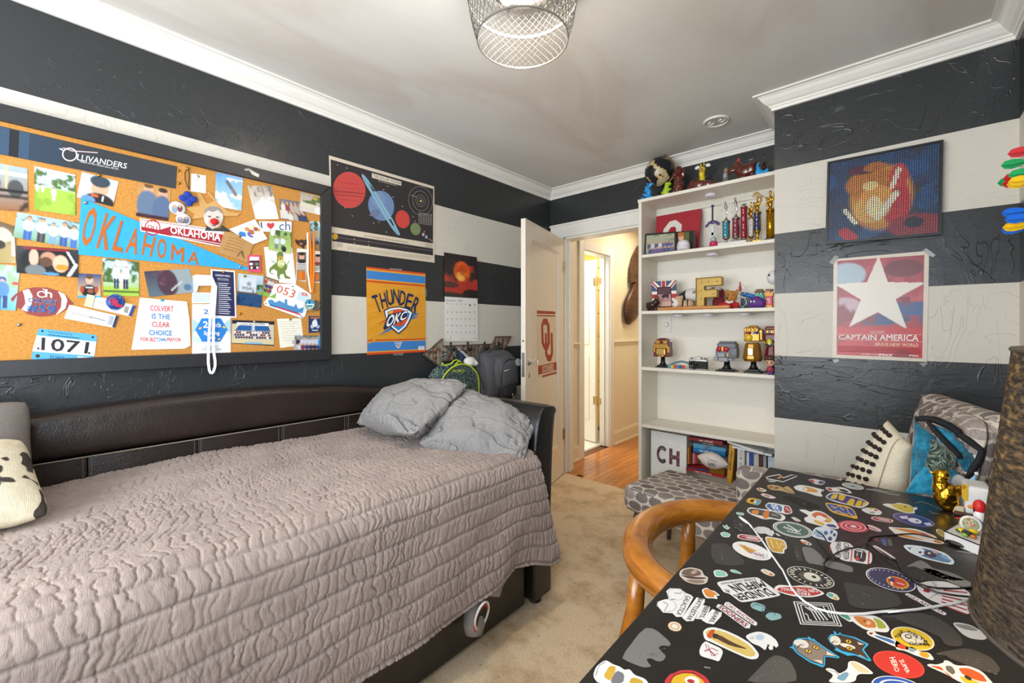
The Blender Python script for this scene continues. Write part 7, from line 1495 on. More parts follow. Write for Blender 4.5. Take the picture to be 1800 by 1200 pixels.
f=Fig('vinyl_figure','big headed vinyl figure with brown hair at the shelf end','figurine',K2,(1325,1000,1440,1175),2.805,Zt3);f.blob('head',mat('dba98a',.45),[(.52,.64,.42,.24,.36)]);f.blob('hair',mat('4a2c18',.5,bump=.3),[(.52,.82,.46,.17,.4),(.2,.8,.2,.12,.3,-.05),(.8,.74,.18,.16,.3,.05)],.003);f.blob('eye',EYE,[(.34,.63,.05,.045,.04,-.34)]);f.blob('eye',EYE,[(.66,.63,.05,.045,.04,-.34)]);f.blob('body',mat('a83248',.5),[(.5,.26,.24,.16,.18),(.3,.28,.1,.12),(.72,.26,.1,.12)],.003);f.blob('legs',mat('5a4a90',.5),[(.4,.08,.12,.1,.14)]);f.blob('legs',mat('5a4a90',.5),[(.64,.08,.12,.1,.14)])
# --- bottom compartment: canvas, football, books
Zb=.0905
q=fixz(rect_on(K3,[(243,632),(583,690),(575,1400),(240,1400)],[2.86,2.86,2.83,2.83]),Zb);fn,nr=quad_fn(q)
o=flatpoly('canvas_print',[(0,0),(1,0),(1,1),(0,1)],fn,nr,mat('e6e5e3',.7),.016);tag(o,'white canvas with two photo-filled letters standing under the low shelf','canvas');ik=Ink(fn,nr)
hN=lambda v:v*.60
ik.ring(.33,.33,.16,.13,.46,'5b4a4c',0,30,45,320)
for u0,v0,u1,v1 in((.53,.215,.62,.445),(.73,.235,.82,.455),(.53,.305,.82,.365)):ik.rect(u0,v0,u1,v1,'6b4a50')
r6=random.Random(2)
for k in range(26):
 a=radians(50+k*10.2);ik.ell(.34+.115*cos(a),.33+.092*sin(a),.014,.012,r6.choice(['2c282c','8f7f7c','4f3338','a88a84']),n=6)
for k in range(18):ik.ell(r6.choice([.575,.775])+r6.uniform(-.03,.03),r6.uniform(.25,.43),.013,.012,r6.choice(['2c282c','8f6f6c','4f2a32','b09a94']),n=6)
ik.build('letters',o)
BOOKN=0
def book(Zf,pts,y,depth,cols,label,txt=None,tcol='f2efe6',vert=False,group='books in the bottom of the bookcase',tq=None):
 """spine quad in the photo at depth y; block runs back by depth: cover + pages"""
 q=rect_on(Zf,pts,[y]*4);fn,nr=quad_fn(q);o=thing('book',label,'book',(q[2]+q[3])/2,group)
 back=Vector((0,depth,0));V=q+[p+back for p in q]
 raw('cover',V,[(3,2,1,0),(0,1,5,4),(1,2,6,5),(2,3,7,6),(3,0,4,7)]if True else[],mat(cols,.45),o)
 c_=sum(q,Vector())/4;q2=[c_+(p-c_)*.90+Vector((0,.004,0))for p in q];V=q2+[p+Vector((0,depth-.001,0))for p in q2]
 raw('pages',V,[(3,2,1,0),(4,5,6,7),(0,1,5,4),(1,2,6,5),(2,3,7,6),(3,0,4,7)],mat('d9d2c2',.8),o)
 if txt:
  ik=Ink(fn,nr);t4=tq or([(.28,.12),(.28,.9),(.72,.9),(.72,.12)]if vert else[(.2,.22),(.8,.22),(.8,.78),(.2,.78)])
  if vert and not tq:t4=[(.75,.10),(.75,.80),(.25,.80),(.25,.10)]
  ik.text(txt,t4,tcol,bold=.03);ik.build('spine_title',o)
 return o
book(KD,[(60,765),(770,905),(765,960),(60,800)],2.84,.15,'b3242a','red paperback lying at the bottom under the football','spy school',tq=[(.25,.25),(.68,.25),(.68,.85),(.25,.85)])
f=[ony(*KD(p),y)for p,y in(((75,690),2.97),((790,770),2.97),((770,900),2.842),((62,760),2.842))];fn,nr=quad_fn(f)
o=COL.objects[-3];ik=Ink(fn,Vector((0,0,1)),lift=.0015);ik.poly([(0,0),(.6,0),(.3,.55),(0,.5)],'c9482c');ik.poly([(0,.5),(.35,.55),(.65,.85),(.6,1),(0,1)],'3f6fb0');ik.poly([(.62,.2),(1,.1),(1,1),(.62,1)],'e0a82a');ik.poly([(.2,.2),(.45,.3),(.4,.45),(.2,.35)],'2a2420');ik.build('cover_art',bpy.data.objects['book'])
book(KD,[(190,440),(800,545),(795,580),(190,470)],2.90,.13,'1c5f94','dark blue paperback in the pile behind the football, lowest')
book(KD,[(195,390),(790,470),(790,548),(195,440)],2.89,.13,'1f78b5','blue paperback in the pile behind the football, third down','spy school',tq=[(.2,.2),(.6,.2),(.6,.8),(.2,.8)])
book(KD,[(200,300),(800,400),(800,470),(195,388)],2.90,.13,'5fa3c8','pale blue paperback with a white patch in the pile','SPY','8a2a30',tq=[(.38,.2),(.55,.2),(.55,.9),(.38,.9)])
book(KD,[(150,245),(820,330),(820,392),(150,300)],2.92,.13,'4f2c2c','dark brown paperback in the pile, second from the top','spy camp','d9c9a8',tq=[(.35,.15),(.65,.15),(.65,.85),(.35,.85)])
book(KD,[(110,190),(745,275),(740,340),(110,235)],2.88,.14,'9a2f34','dark red paperback near the top of the pile','spy school',tq=[(.32,.2),(.72,.2),(.72,.85),(.32,.85)])
book(KD,[(120,130),(800,225),(800,270),(120,185)],2.92,.13,'39506a','slate blue paperback at the very top of the pile')
book(KD,[(75,400),(125,380),(120,690),(78,700)],2.88,.14,'c07a2a','orange spined book standing next to the white canvas')
book(KD,[(125,378),(160,372),(155,670),(122,690)],2.90,.14,'7d3a26','rust spined book standing next to the orange one')
for k,(x0,x1,cc,lb)in enumerate(((160,190,'a8343c','thin red'),(192,215,'b9a0b4','thin lilac'),(217,245,'c24a38','thin orange red'),(247,285,'8f2a2c','thin crimson'))):book(KD,[(x0,485+k*4),(x1,488+k*4),(x1,690),(x0,680)],2.92,.12,cc,lb+' paperback standing behind the football')
book(KD,[(870,320),(975,345),(905,1060),(818,1035)],2.83,.15,'c9932c','tall yellow spined book leaning beside the football','PARK JUSTIE','3a3020',True,tq=[(.68,.17),(.68,.66),(.3,.66),(.3,.17)])
book(KD,[(985,430),(1012,432),(1010,1060),(985,1050)],2.88,.14,'2a2a30','black spined book in the gap right of the yellow one')
book(KD,[(1018,400),(1150,430),(1145,1150),(1010,1130)],2.83,.15,'cfcdc8','thick white spined book with small dark drawings',None)
o=bpy.data.objects[thing.__name__]if False else None
ik=Ink(lambda u,v:ony(*KD((u,v)),2.829),(0,-1,0));ik.line([(1085,640),(1085,780)],5,'2c2c30');ik.line([(1062,685),(1108,695)],5,'2c2c30');ik.poly([(1065,560),(1100,565),(1095,610),(1070,608)],'8a8a8c');ik.line([(1050,510),(1085,525),(1118,512)],6,'3a3a3e');ik.line([(1060,450),(1085,462),(1110,452)],5,'55555a');ik.build('spine_drawing',[o for o in COL.objects if o.get('label','').startswith('thick white spined')][0])
f_=lambda u,v:ony(*KD((u,v)),2.80);o=flatpoly('book_page',[(1060,785),(1115,785),(1150,1120),(980,1090)],f_,(0,-1,0),mat('c8801f',.5),.012);tag(o,'orange triangular booklet leaning at the foot of the white book','booklet')
for x0,x1,y0,cc,lb in((1185,1235,470,'d9d8d4','white paperback'),(1237,1322,475,'2a4a94','navy blue paperback'),(1325,1415,500,'c4c0ae','cream paperback with a dark picture'),(1420,1495,520,'4a2a28','dark brown paperback'),(1500,1555,540,'9a9c9c','grey paperback'),(1560,1585,545,'2a2a2e','thin black paperback'),(1590,1725,560,'c3cddb','pale blue spotted paperback')):book(KD,[(x0,y0),(x1,y0+8),(x1,1000),(x0,980)],2.86,.14,cc,lb+' standing behind the armchair arm')
for pts,y,cc,lb in(([(830,262),(1500,480),(1495,520),(828,292)],2.80,'e2e1df','white magazine sloping across the standing books, upper'),([(920,350),(1660,520),(1650,555),(922,385)],2.815,'dfe2e8','white magazine sloping across the standing books, lower')):book(KD,pts,y,.17,cc,lb,group='magazines on top of the books')
book(KD,[(1200,300),(1720,380),(1720,430),(1200,345)],2.93,.1,'b8afa2','stack of loose papers at the back of the bottom shelf',group='magazines on top of the books')
o,Mm=ball_foot('football','white football printed with a round black crest',ony(*KD((555,625)),2.80),.092,.050,Matrix.Rotation(radians(6),4,'Y')@RY90,mat('ddd3cb',.5,bump=.15))
c_=ony(*KD((535,690)),2.746);ik=Ink(lambda u,v:c_+Vector((u,-.0+3.5*(u*u),-v*.93)),(0,-1,-.35),lift=.0);
ik.ring(0,0,.0235,.0235,.10,'2a282a');ik.ctext('ch',0,.001,.022,'2a282a',bold=.05)
for k in range(9):ik.rect(-.035+k*.0085,-.038+k*.0018,-.030+k*.0085,-.034+k*.0018,'8a8078')
ik.build('crest',o)
# ================================================================== STRIPED CHIMNEY BREAST
MQ=[ony(*BW1(p),YC-.030)for p in((163,305),(1130,118),(1112,908),(145,990))]
mo=thing('brick_mosaic','square mosaic of round studs in navy, gold and red with a black frame','wall art',(MQ[2]+MQ[3])/2)
fn,nr=quad_fn(MQ);w_=.022
for nm,pts in(('frame_rail',[(0,0),(1,0),(1-w_,w_),(w_,w_)]),('frame_rail',[(w_,1-w_),(1-w_,1-w_),(1,1),(0,1)]),('frame_rail',[(0,0),(w_,w_),(w_,1-w_),(0,1)]),('frame_rail',[(1-w_,w_),(1,0),(1,1),(1-w_,1-w_)])):flatpoly(nm,pts,fn,nr,mat('17181c',.3),.028,mo)
flatpoly('base_plate',[(.01,.01),(.99,.01),(.99,.99),(.01,.99)],lambda u,v:fn(u,v)-nr*.008,nr,mat('14161c',.4),.015,mo)
NS=48;mp=Pic(NS,NS,'2c4468','22365a',61,.35,14)
mp.blotch('3a3a48',.55,9).blotch('2a5080',.55,5)
mp.ell(.50,.52,.27,.36,'c98a3c').ell(.40,.33,.22,.16,'b87434').ell(.64,.6,.12,.26,'b8323c').ell(.66,.30,.08,.14,'c23f44').ell(.42,.64,.16,.16,'d6a860').ell(.46,.48,.14,.10,'d89a4c').ell(.40,.36,.07,.05,'e2c68a').ell(.44,.62,.07,.12,'e6cfa0')
mp.line(.16,.62,.27,.80,.02,'ded4c0').line(.66,.22,.60,.42,.022,'ded4c0').line(.64,.50,.48,.76,.03,'ded4c0').ell(.34,.15,.16,.05,'5a2c3c').ell(.44,.14,.1,.05,'b06a3a').line(.16,.9,.24,.98,.05,'b8323c').ell(.82,.9,.24,.13,'8f3440').ell(.80,.86,.08,.06,'2a2c38').blotch('1f2a3c',.5,7,.84,1,.3,.7)
b=B();m_u=(MQ[1]-MQ[0]).length/NS*.42;e1=(MQ[1]-MQ[0]).normalized();e2=(MQ[3]-MQ[0]).normalized();r9=random.Random(4)
for i in range(NS):
 for j in range(NS):
  c=fn(.026+.948*(j+.5)/NS,.026+.948*(i+.5)/NS)-nr*.007;k=6;rr_=m_u;colr=[min(1,q*r9.uniform(1.05,1.5))for q in np.clip(mp.a[i,j],0,1)]
  ring=[e1*cos(2*pi*q/k)*rr_+e2*sin(2*pi*q/k)*rr_ for q in range(k)]
  b.add([c+q for q in ring]+[c+q+nr*.004 for q in ring],[tuple(range(k,2*k))[::-1]]+[(q,k+q,k+(q+1)%k,(q+1)%k)for q in range(k)],tuple(colr))
o=b.build('studs',GLOSS,mo);o['kind']='stuff'
PQ=[ony(*BW2(p),YC-.0025)for p in((215,120),(1010,50),(992,975),(205,940))]
o=sheet('poster',PQ,mat('cfc4b4',.3));tag(o,'red film poster with a big white star in a pale border','poster');po=o
pc=Pic(130,140,'8f3a44','a8242c',62,.3,4)
pc.blotch('8c96a8',.52,3,0,.35,0,.5).blotch('b04a50',.5,4,0,.6).ell(.12,.16,.22,.12,'9fb0bc').ell(.78,.12,.2,.08,'6a2c34').ell(.1,.5,.2,.1,'b59aa6').blotch('2f4a78',.5,4,.45,.68,.35).ell(.85,.52,.25,.06,'34507e').ell(.55,.62,.3,.05,'2f4470').blotch('7a2430',.55,5,.4,.7)
sx,sy_=pc.X,pc.Y;star=[(.50,-.02),(.61,.25),(1.02,.27),(.70,.42),(.83,.72),(.50,.55),(.16,.70),(.30,.42),(-.02,.25),(.37,.24)]
ins=np.zeros_like(sx,dtype=bool)
for(x0,y0),(x1,y1)in zip(star,star[1:]+star[:1]):ins^=((y0>sy_)!=(y1>sy_))&(sx<(x1-x0)*(sy_-y0)/(y1-y0+1e-9)+x0)
pc.mask(ins.astype(float)*.97,'d9d3c8');pc.rect(0,.705,1,1,'b8202a');pc.blotch('8a1a24',.55,4,.8,1)
IQ=[ony(*BW2(p),YC-.0030)for p in((245,135),(970,85),(952,945),(240,915))]
snapshot('picture',IQ,pc,parent=po,m=GLOSS)
ik=Ink(lambda u,v:ony(*BW2((u,v)),YC-.0034),(0,-1,0))
ik.line([(242,742),(956,748)],2.5,'e0c4bc');ik.line([(240,788),(956,808)],2.5,'e0c4bc');ik.text('MARVEL STUDIOS',[(517,720),(636,717),(636,736),(517,738)],'e6d6d0',bold=.02)
ik.text('CAPTAIN AMERICA',[(256,750),(922,750),(920,802),(258,785)],'f0e9e4',bold=.03);ik.text('BRAVE NEW WORLD',[(563,814),(923,822),(921,848),(562,840)],'ecdcb8',bold=.01)
for k in range(4):ik.line([(250,846+k*13),(600,856+k*13),(935,868+k*13)],4,'8a1820')
ik.text('FILMED FOR',[(446,906),(585,910),(585,919),(446,915)],'f0e9e4',bold=.04);ik.text('IMAX',[(592,906),(706,910),(704,930),(590,926)],'f4f0ec',bold=.05);ik.text('IMAX',[(845,915),(922,920),(920,933),(844,929)],'f0e9e4',bold=.05);ik.build('print',po)
for pts in([(178,150),(225,88),(262,98),(215,165)],[(955,50),(985,28),(1065,85),(1045,105),(1010,90)],[(925,985),(985,978),(1000,985),(965,1018)],[(205,960),(250,950),(262,968),(225,985)]):flatpoly('clear_tape',pts,lambda u,v:ony(*BW2((u,v)),YC-.0045),(0,-1,0),mat('b9b9b6',.12,alpha=.5),.0003,po)
# darts in a board on the right wall
tb=thing('dartboard','dartboard on the right wall just past the picture edge','dartboard',(XR-.02,1.66,1.42));Md=Matrix.Translation((XR-.002,1.66,1.64))@Matrix.Rotation(-pi/2,4,'Y')
B().lathe([(.215,0),(.22,.004),(.22,.022),(.17,.026),(0,.026)],M=Md,n=40).build('face',mat('2a2622',.9),tb);B().lathe([(.17,.0262),(.17,.0275),(.155,.0275),(.155,.0262)],M=Md,n=40).build('ring',mat('a03028',.7),tb)
DCOL={'r':('c21d24','red'),'g':('0f9a52','green'),'y':('e8b90c','yellow'),'b':('1565c8','blue')}
for px,py,k,lb in((1792,267,'r','topmost red dart in the right wall board'),(1779,288,'g','upper green dart standing clear of the cluster'),(1793,305,'g','green dart at the right of the upper cluster'),(1783,311,'r','red dart in the middle of the upper cluster'),(1772,319,'g','lowest green dart of the upper cluster'),(1781,321,'r','lowest red dart of the upper cluster'),(1793,317,'y','yellow dart in front of the upper cluster'),(1790,322,'y','lower yellow dart of the upper cluster'),(1780,373,'b','topmost blue dart of the lower cluster'),(1786,384,'b','middle blue dart of the lower cluster'),(1782,398,'y','yellow dart in the lower cluster'),(1779,403,'b','lowest blue dart under the yellow one')):
 p=onx(px,py,.215);dt=thing('dart',lb,'dart',p,'darts in the board');m=mat(DCOL[k][0],.35)
 V=[];F4=[]
 prof=[(-.018,.0),(-.012,.009),(.0,.0115),(.012,.009),(.024,.002)]
 for a in range(4):
  dy_,dz_=cos(a*pi/2+.4),sin(a*pi/2+.4);off=len(V)
  for x,r in prof:V+=[(p.x+x,p.y+dy_*.0008,p.z+dz_*.0008),(p.x+x,p.y+dy_*r,p.z+dz_*r)]
  F4+=[(off+2*i,off+2*i+2,off+2*i+3,off+2*i+1)for i in range(len(prof)-1)]
 fl=raw('flight',V,F4,m,dt);s=fl.modifiers.new('solid','SOLIDIFY');s.thickness=.0006
 B().tube([p+Vector((-.01,0,0)),p+Vector((.07,0,0))],.0022,8).build('shaft',m,dt);B().tube([p+Vector((.07,0,0)),p+Vector((.08,0,0)),p+Vector((.115,0,0)),p+Vector((.125,0,0))],[.002,.0036,.0036,.002],8).build('barrel',BRASS,dt);B().tube([p+Vector((.125,0,0)),Vector((XR-.0285,p.y,p.z))],[.0012,.0008],6).build('point',CHROME,dt)
# ================================================================== STICKERS ON THE DESK
def stk(Zf):return Ink(lambda u,v:onz(*Zf((u,v)),DZ),(0,0,1),lift=.0004,step=.00008)
def sb(ik,lab=None):return ik.build('sticker',desk,GLOSS,lab)
WS='e9e8e6'
def oval(Zf,cx,cy,rx,ry,rot,cols,lab,extra=None):
 ik=stk(Zf)
 for f,c in cols:ik.ell(cx,cy,rx*f,ry*f,c,rot,36)
 if extra:extra(ik)
 return sb(ik,lab)
def soft(p,k=2):
 for _ in range(k):p=[q for a,b_ in zip(p,p[1:]+p[:1])for q in((a[0]*.8+b_[0]*.2,a[1]*.8+b_[1]*.2),(a[0]*.2+b_[0]*.8,a[1]*.2+b_[1]*.8))]
 return p
def cut(Zf,pts,lab=None,items=(),c=WS):
 ik=stk(Zf);ik.poly(soft(pts),c)
 for it in items:
  k=it[0]
  if k=='p':ik.poly(soft(it[2],1),it[1])
  elif k=='e':ik.ell(*it[2][:4],it[1],*it[2][4:])
  elif k=='l':ik.line(it[3],it[2],it[1])
  elif k=='t':ik.text(it[2],it[3],it[1],**(it[4]if len(it)>4 else{}))
 return sb(ik,lab)
def scr(ik,x0,y0,x1,y1,w,h,c,n=9,seed=1):
 """illegible small print: a wavering pen stroke"""
 r=random.Random(seed);ik.line([(x0+(x1-x0)*i/n,y0+(y1-y0)*i/n+(h if i%2 else-h)*r.uniform(.5,1))for i in range(n+1)],w,c)
RES=('3d3b39','4a4846','5d5a57')
def residue(Zf,pts,c='6f6c69',speck=14):
 ik=stk(Zf);ik.poly(soft(pts,1),c);r=random.Random(len(pts));xs=[p[0]for p in pts];ys=[p[1]for p in pts];cx,cy=sum(xs)/len(xs),sum(ys)/len(ys)
 for k in range(speck):
  p=r.choice(pts);t=r.uniform(.1,.75);ik.ell(cx+(p[0]-cx)*t,cy+(p[1]-cy)*t,r.uniform(3,12),r.uniform(2,6),r.choice(['7d7a77','5f5c5a','696663']),n=6)
 o=ik.build('glue_mark',desk,INKMATTE);return o
G1,G2,MINT='55524f','484543','8fc9b4'
residue(DA,[(225,545),(300,560),(360,560),(400,600),(380,640),(390,700),(310,705),(280,670),(235,650)],'3f3d3b');residue(DA,[(0,805),(170,805),(402,1040),(80,1046),(0,960)],G2,6)
residue(DA,[(950,845),(1060,850),(1160,930),(1190,985),(1350,1010),(1500,1060),(1490,1125),(1280,1075),(1150,1040),(1010,1015),(975,930)],'7c7976');residue(DA,[(870,820),(940,850),(970,1000),(900,1000),(880,900)],G2,6)
residue(DC,[(410,700),(590,465),(680,472),(805,580),(800,612),(735,604),(708,622),(730,650),(770,690),(745,728),(700,733),(650,706),(612,712),(630,745),(655,772),(590,782),(470,735)],'777572',20);residue(DC,[(1395,900),(1470,820),(1610,680),(1690,690),(1755,730),(1800,820),(1800,900)],G1,18)
residue(DD,[(735,135),(800,145),(1120,200),(1300,265),(1370,385),(1100,430),(900,415),(800,385),(770,290)],G2,10);residue(DE,[(350,-10),(480,0),(640,70),(880,130),(880,185),(780,190),(640,130),(470,40)],'8a8784',12)
residue(DB,[(545,1060),(700,980),(780,1020),(830,1070),(1050,1120),(1200,1200),(1000,1200),(800,1130),(650,1050)],'7f7c79',10);residue(DE,[(0,500),(300,450),(560,520),(780,700),(800,820),(620,810),(540,700)],G2,12);residue(DE,[(520,880),(650,860),(860,830),(1100,930),(1200,1070),(1150,1115),(950,1060),(700,960)],G2,14)
residue(DE,[(170,20),(400,0),(600,110),(640,130),(340,125),(240,100)],'3f3d3b',6);residue(DA,[(730,315),(860,310),(1120,400),(1160,440),(1000,440)],'33312f',4)
ik=stk(DA);ik.line([(580,112),(625,100),(720,84),(762,118),(850,88),(910,98),(760,160),(660,140),(590,128),(580,112)],9,WS);ik.poly([(690,118),(740,95),(760,105),(720,132)],'c98a5a');sb(ik,'state outline sticker in white line')
cut(DA,[(585,150),(640,142),(700,158),(640,168)],None,c='9fb8b0')
cut(DA,[(1015,142),(1060,125),(1120,135),(1215,158),(1175,195),(1100,188)],'red white and blue feather sticker',[('p','b8404a',[(1025,145),(1070,132),(1095,170),(1060,168)]),('p','3a4a7a',[(1140,150),(1205,162),(1170,185),(1130,180)])],'d5d2d0')
oval(DA,1495,207,118,30,11,[(1,'d9dcda'),(.88,'b4bfba'),(.2,'55605c')],'pale silver oval sticker near the far edge')
cut(DA,[(582,200),(640,188),(720,205),(760,225),(800,200),(850,235),(892,292),(800,275),(740,255),(620,245)],'tan animal sticker',[('p','8f7046',[(600,205),(640,196),(660,225),(620,235)]),('e','6f5230',(690,225,26,12)),('l','6f5230',8,[(760,225),(800,250),(870,280)])],'c0a06a')
cut(DA,[(475,228),(530,222),(595,255),(545,270),(490,250)],None,[('e','c98a3a',(535,248,26,12)),('e','5a4a3a',(505,238,12,8))])
cut(DA,[(865,212),(930,190),(1030,205),(1140,232),(1205,248),(1150,270),(1182,318),(1120,312),(1010,275),(900,250)],'orange and white puppy sticker',[('p','d9983a',[(905,215),(1010,212),(1130,250),(1120,275),(1010,265),(920,245)]),('e','f0eeea',(965,235,52,20,10)),('e','3a3a40',(975,238,9,5))])
cut(DA,[(518,290),(555,280),(640,305),(692,328),(640,342),(545,312)],None,[('p','b8607a',[(560,292),(625,312),(615,325),(560,305)])],'dfd2d4')
cut(DA,[(1195,215),(1290,222),(1360,212),(1440,235),(1495,285),(1420,275),(1330,262),(1240,262)],'cluster sticker of little red and white birds',[('p','b8323a',[(1215,225),(1265,228),(1285,255),(1240,252)]),('e','34383f',(1400,255,50,14,15)),('e','d6c24a',(1345,228,18,8))])
cut(DA,[(1200,325),(1240,282),(1330,268),(1440,300),(1580,335),(1675,382),(1640,415),(1575,442),(1440,405),(1300,372)],'purple sticker with chunky yellow lettering shapes',[('p','3d3a86',[(1215,325),(1250,292),(1330,280),(1580,345),(1655,382),(1570,430),(1310,362)]),('p','e2bf28',[(1250,335),(1290,290),(1330,282),(1335,310),(1310,345)]),('p','e2bf28',[(1340,345),(1350,290),(1425,300),(1400,355),(1375,360)]),('p','e2bf28',[(1420,395),(1470,335),(1520,345),(1500,415)]),('p','e2bf28',[(1510,420),(1550,350),(1600,362),(1575,425)]),('p','e2bf28',[(1590,415),(1610,368),(1650,382),(1620,405)])])
cut(DA,[(1197,385),(1240,380),(1490,425),(1555,552),(1510,550),(1290,490),(1240,455)],'blue diamond sticker with yellow border and script',[('p','1f4fae',[(1215,395),(1245,392),(1480,436),(1535,535),(1300,478),(1255,445)]),('l','e0b62a',12,[(1265,415),(1310,440),(1350,410),(1390,460),(1430,430),(1450,490),(1500,520)]),('l','e0b62a',10,[(1300,470),(1350,470),(1380,490),(1440,505)]),('l','e0b62a',8,[(1320,400),(1460,440)])],'e2b42c')
cut(DA,[(565,412),(600,378),(660,382),(765,405),(830,412),(865,490),(800,505),(740,490),(650,480),(590,440)],'highway shield sticker numbered 66 in blue and red',[('p','3f6fb0',[(580,412),(605,388),(750,412),(745,480),(655,468),(600,435)]),('p','a83440',[(765,412),(825,422),(852,488),(772,492)]),('t','f2f2f2','66',[(742,470),(640,412),(625,440),(725,480)]if False else[(668,470),(735,478),(690,405),(625,398)],{'bold':.04}),('l','e8d8da',8,[(785,435),(830,470)])])
cut(DA,[(357,372),(400,322),(545,350),(498,418)],'square sticker with yellow and sky blue halves',[('p','e0a52a',[(370,370),(404,332),(480,346),(440,395)]),('p','4fa8d0',[(440,398),(490,348),(532,356),(492,408)]),('p','3a3226',[(405,365),(425,345),(460,352),(440,380)]),('p','e9e0c8',[(445,385),(460,360),(480,365),(470,390)])],'caa040')
cut(DA,[(370,470),(400,425),(520,445),(620,455),(635,480),(765,505),(790,545),(745,578),(640,550),(560,560),(430,512)],'grey and orange truck sticker',[('p','454950',[(390,468),(412,437),(620,470),(745,512),(735,562),(600,530),(430,500)]),('p','e08a3a',[(420,490),(445,455),(510,465),(490,510)]),('p','d97a30',[(550,470),(618,460),(600,550),(545,545)]),('l','e0d8cc',5,[(640,505),(700,520)])])
for pts in([(258,478),(352,488),(340,518),(275,508)],[(118,610),(150,630),(160,605),(185,640),(205,640),(175,668),(130,640)],[(90,700),(140,685),(210,712),(190,748),(120,742)],[(20,1100),(70,1085),(150,1105),(185,1150),(130,1168),(40,1165)],[(195,1088),(240,1085),(280,1100),(335,1135),(260,1125),(210,1110)]):
 cx_,cy_=sum(p[0]for p in pts)/len(pts),sum(p[1]for p in pts)/len(pts);cut(DA,pts,None,[('p',MINT,[(cx_+(p[0]-cx_)*.78,cy_+(p[1]-cy_)*.78)for p in pts])],'dfe6e2')
ik=stk(DA);ik.poly([(450,650),(500,632),(560,635),(610,650),(630,672),(655,672),(668,700),(655,722),(640,735),(600,722),(570,705),(520,708),(470,690)],'d8dadc');ik.poly([(672,702),(700,705),(738,735),(700,728)],'d8dadc');sb(ik,'pale fruit silhouette sticker with a detached leaf')
def ouS(Zf,p,rev=1):
 (x,y,w,h,sk)=p;q=lambda u,v:(x+u*w,y+v*h+u*w*sk);ik=stk(Zf);ik.poly([q(*k)for k in((0,.3),(.15,0),(.75,.05),(1,.25),(1,.7),(.85,1),(.2,.95),(0,.7))],WS);ik.poly([q(*k)for k in((.05,.35),(.18,.1),(.72,.14),(.94,.3),(.94,.68),(.8,.9),(.22,.86),(.05,.65))],'a82c38');ik.line([q(*k)for k in((.2,.4),(.35,.28),(.8,.36),(.84,.5),(.4,.48),(.3,.55),(.42,.64),(.85,.66))],h*.09,WS);sb(ik,'small crimson interlocking letter sticker')
ouS(DA,(278,705,265,60,.13));ouS(DB,(190,520,228,45,.14))
oval(DA,430,890,215,78,18,[(1,'eceae8')],'white oval ice cream cone sticker',lambda ik:(ik.poly([(285,818),(330,825),(480,888),(410,912),(380,900)],'d8a04a'),ik.line([(320,838),(440,900)],4,'b07a2c'),ik.line([(350,828),(400,905)],4,'b07a2c'),scr(ik,405,905,560,935,8,9,'8a3a7a',9),scr(ik,460,925,560,955,7,7,'8a3a7a',7,2),ik.ring(490,915,110,50,.06,'9fb0c8',18,20,-30,110)))
cut(DA,[(565,745),(600,735),(780,772),(805,862),(770,880),(775,922),(650,905),(600,850)],'golden sticker with slanted script',[('p','d3a437',[(580,755),(610,748),(765,782),(790,855),(755,870),(760,910),(655,895),(615,850)]),('l','f0ead8',9,[(625,770),(660,860),(690,790),(720,880),(740,800),(770,830)])])
oval(DA,860,665,215,76,12,[(1,WS),(.93,'4f6a60'),(.88,WS),(.82,'46625a')],'dark green oval sticker with white script',lambda ik:(ik.line([(800,612),(880,660),(930,690),(945,660)],10,WS),scr(ik,770,640,920,690,12,12,WS,8,4),scr(ik,800,680,950,715,7,6,WS,9,5),ik.line([(760,640),(810,650)],12,'b8c4be')))
cut(DA,[(1065,690),(1100,640),(1200,632),(1340,680),(1320,760),(1290,810),(1230,790),(1060,740)],'pale blue sticker with loose navy capitals',[('e','8fb0d8',(1130,700,50,25)),('e','3d5a98',(1210,700,22,22)),('e','3d5a98',(1270,690,14,22,20)),('e','2f3f68',(1255,760,22,22)),('e','2f3f68',(1300,720,16,18)),('l','3d5a98',10,[(1110,730),(1190,740)])],'d3dde8')
cut(DA,[(912,452),(990,452),(1050,480),(1090,460),(1180,475),(1300,560),(1355,635),(1340,662),(1200,640),(1080,605),(1000,585),(975,540),(1040,520)],'orange and white cartoon animal sticker',[('p','d66a3a',[(1050,510),(1110,475),(1180,490),(1280,560),(1250,595),(1140,565)]),('e','efece6',(1160,545,55,25,15)),('p','e0b03a',[(1080,555),(1200,600),(1190,628),(1090,590)]),('p','3c3c80',[(1210,605),(1300,610),(1335,648),(1230,635)]),('e','c23a34',(1190,520,30,12,20)),('e','d9b53c',(1240,560,30,18,30))])
oval(DA,1500,632,168,60,8,[(1,'c2404e'),(.82,'e4c6c8'),(.74,'c2404e'),(.52,'e4c6c8'),(.44,'c2404e'),(.2,'e9d8d8')],'round pink and red ringed sticker');cut(DA,[(1600,620),(1680,612),(1800,665),(1790,692),(1680,665)],None,[('l','b84a58',6,[(1650,628),(1760,670)]),('l','b84a58',5,[(1670,645),(1740,672)])],'e6cfd0')
cut(DB,[(75,455),(130,430),(240,440),(310,480),(280,515),(160,500)],'white bird sticker with bright spots',[('e','d6503a',(235,460,20,9)),('e','d6c02a',(190,440,24,8)),('e','8fb8a0',(200,485,30,12))])
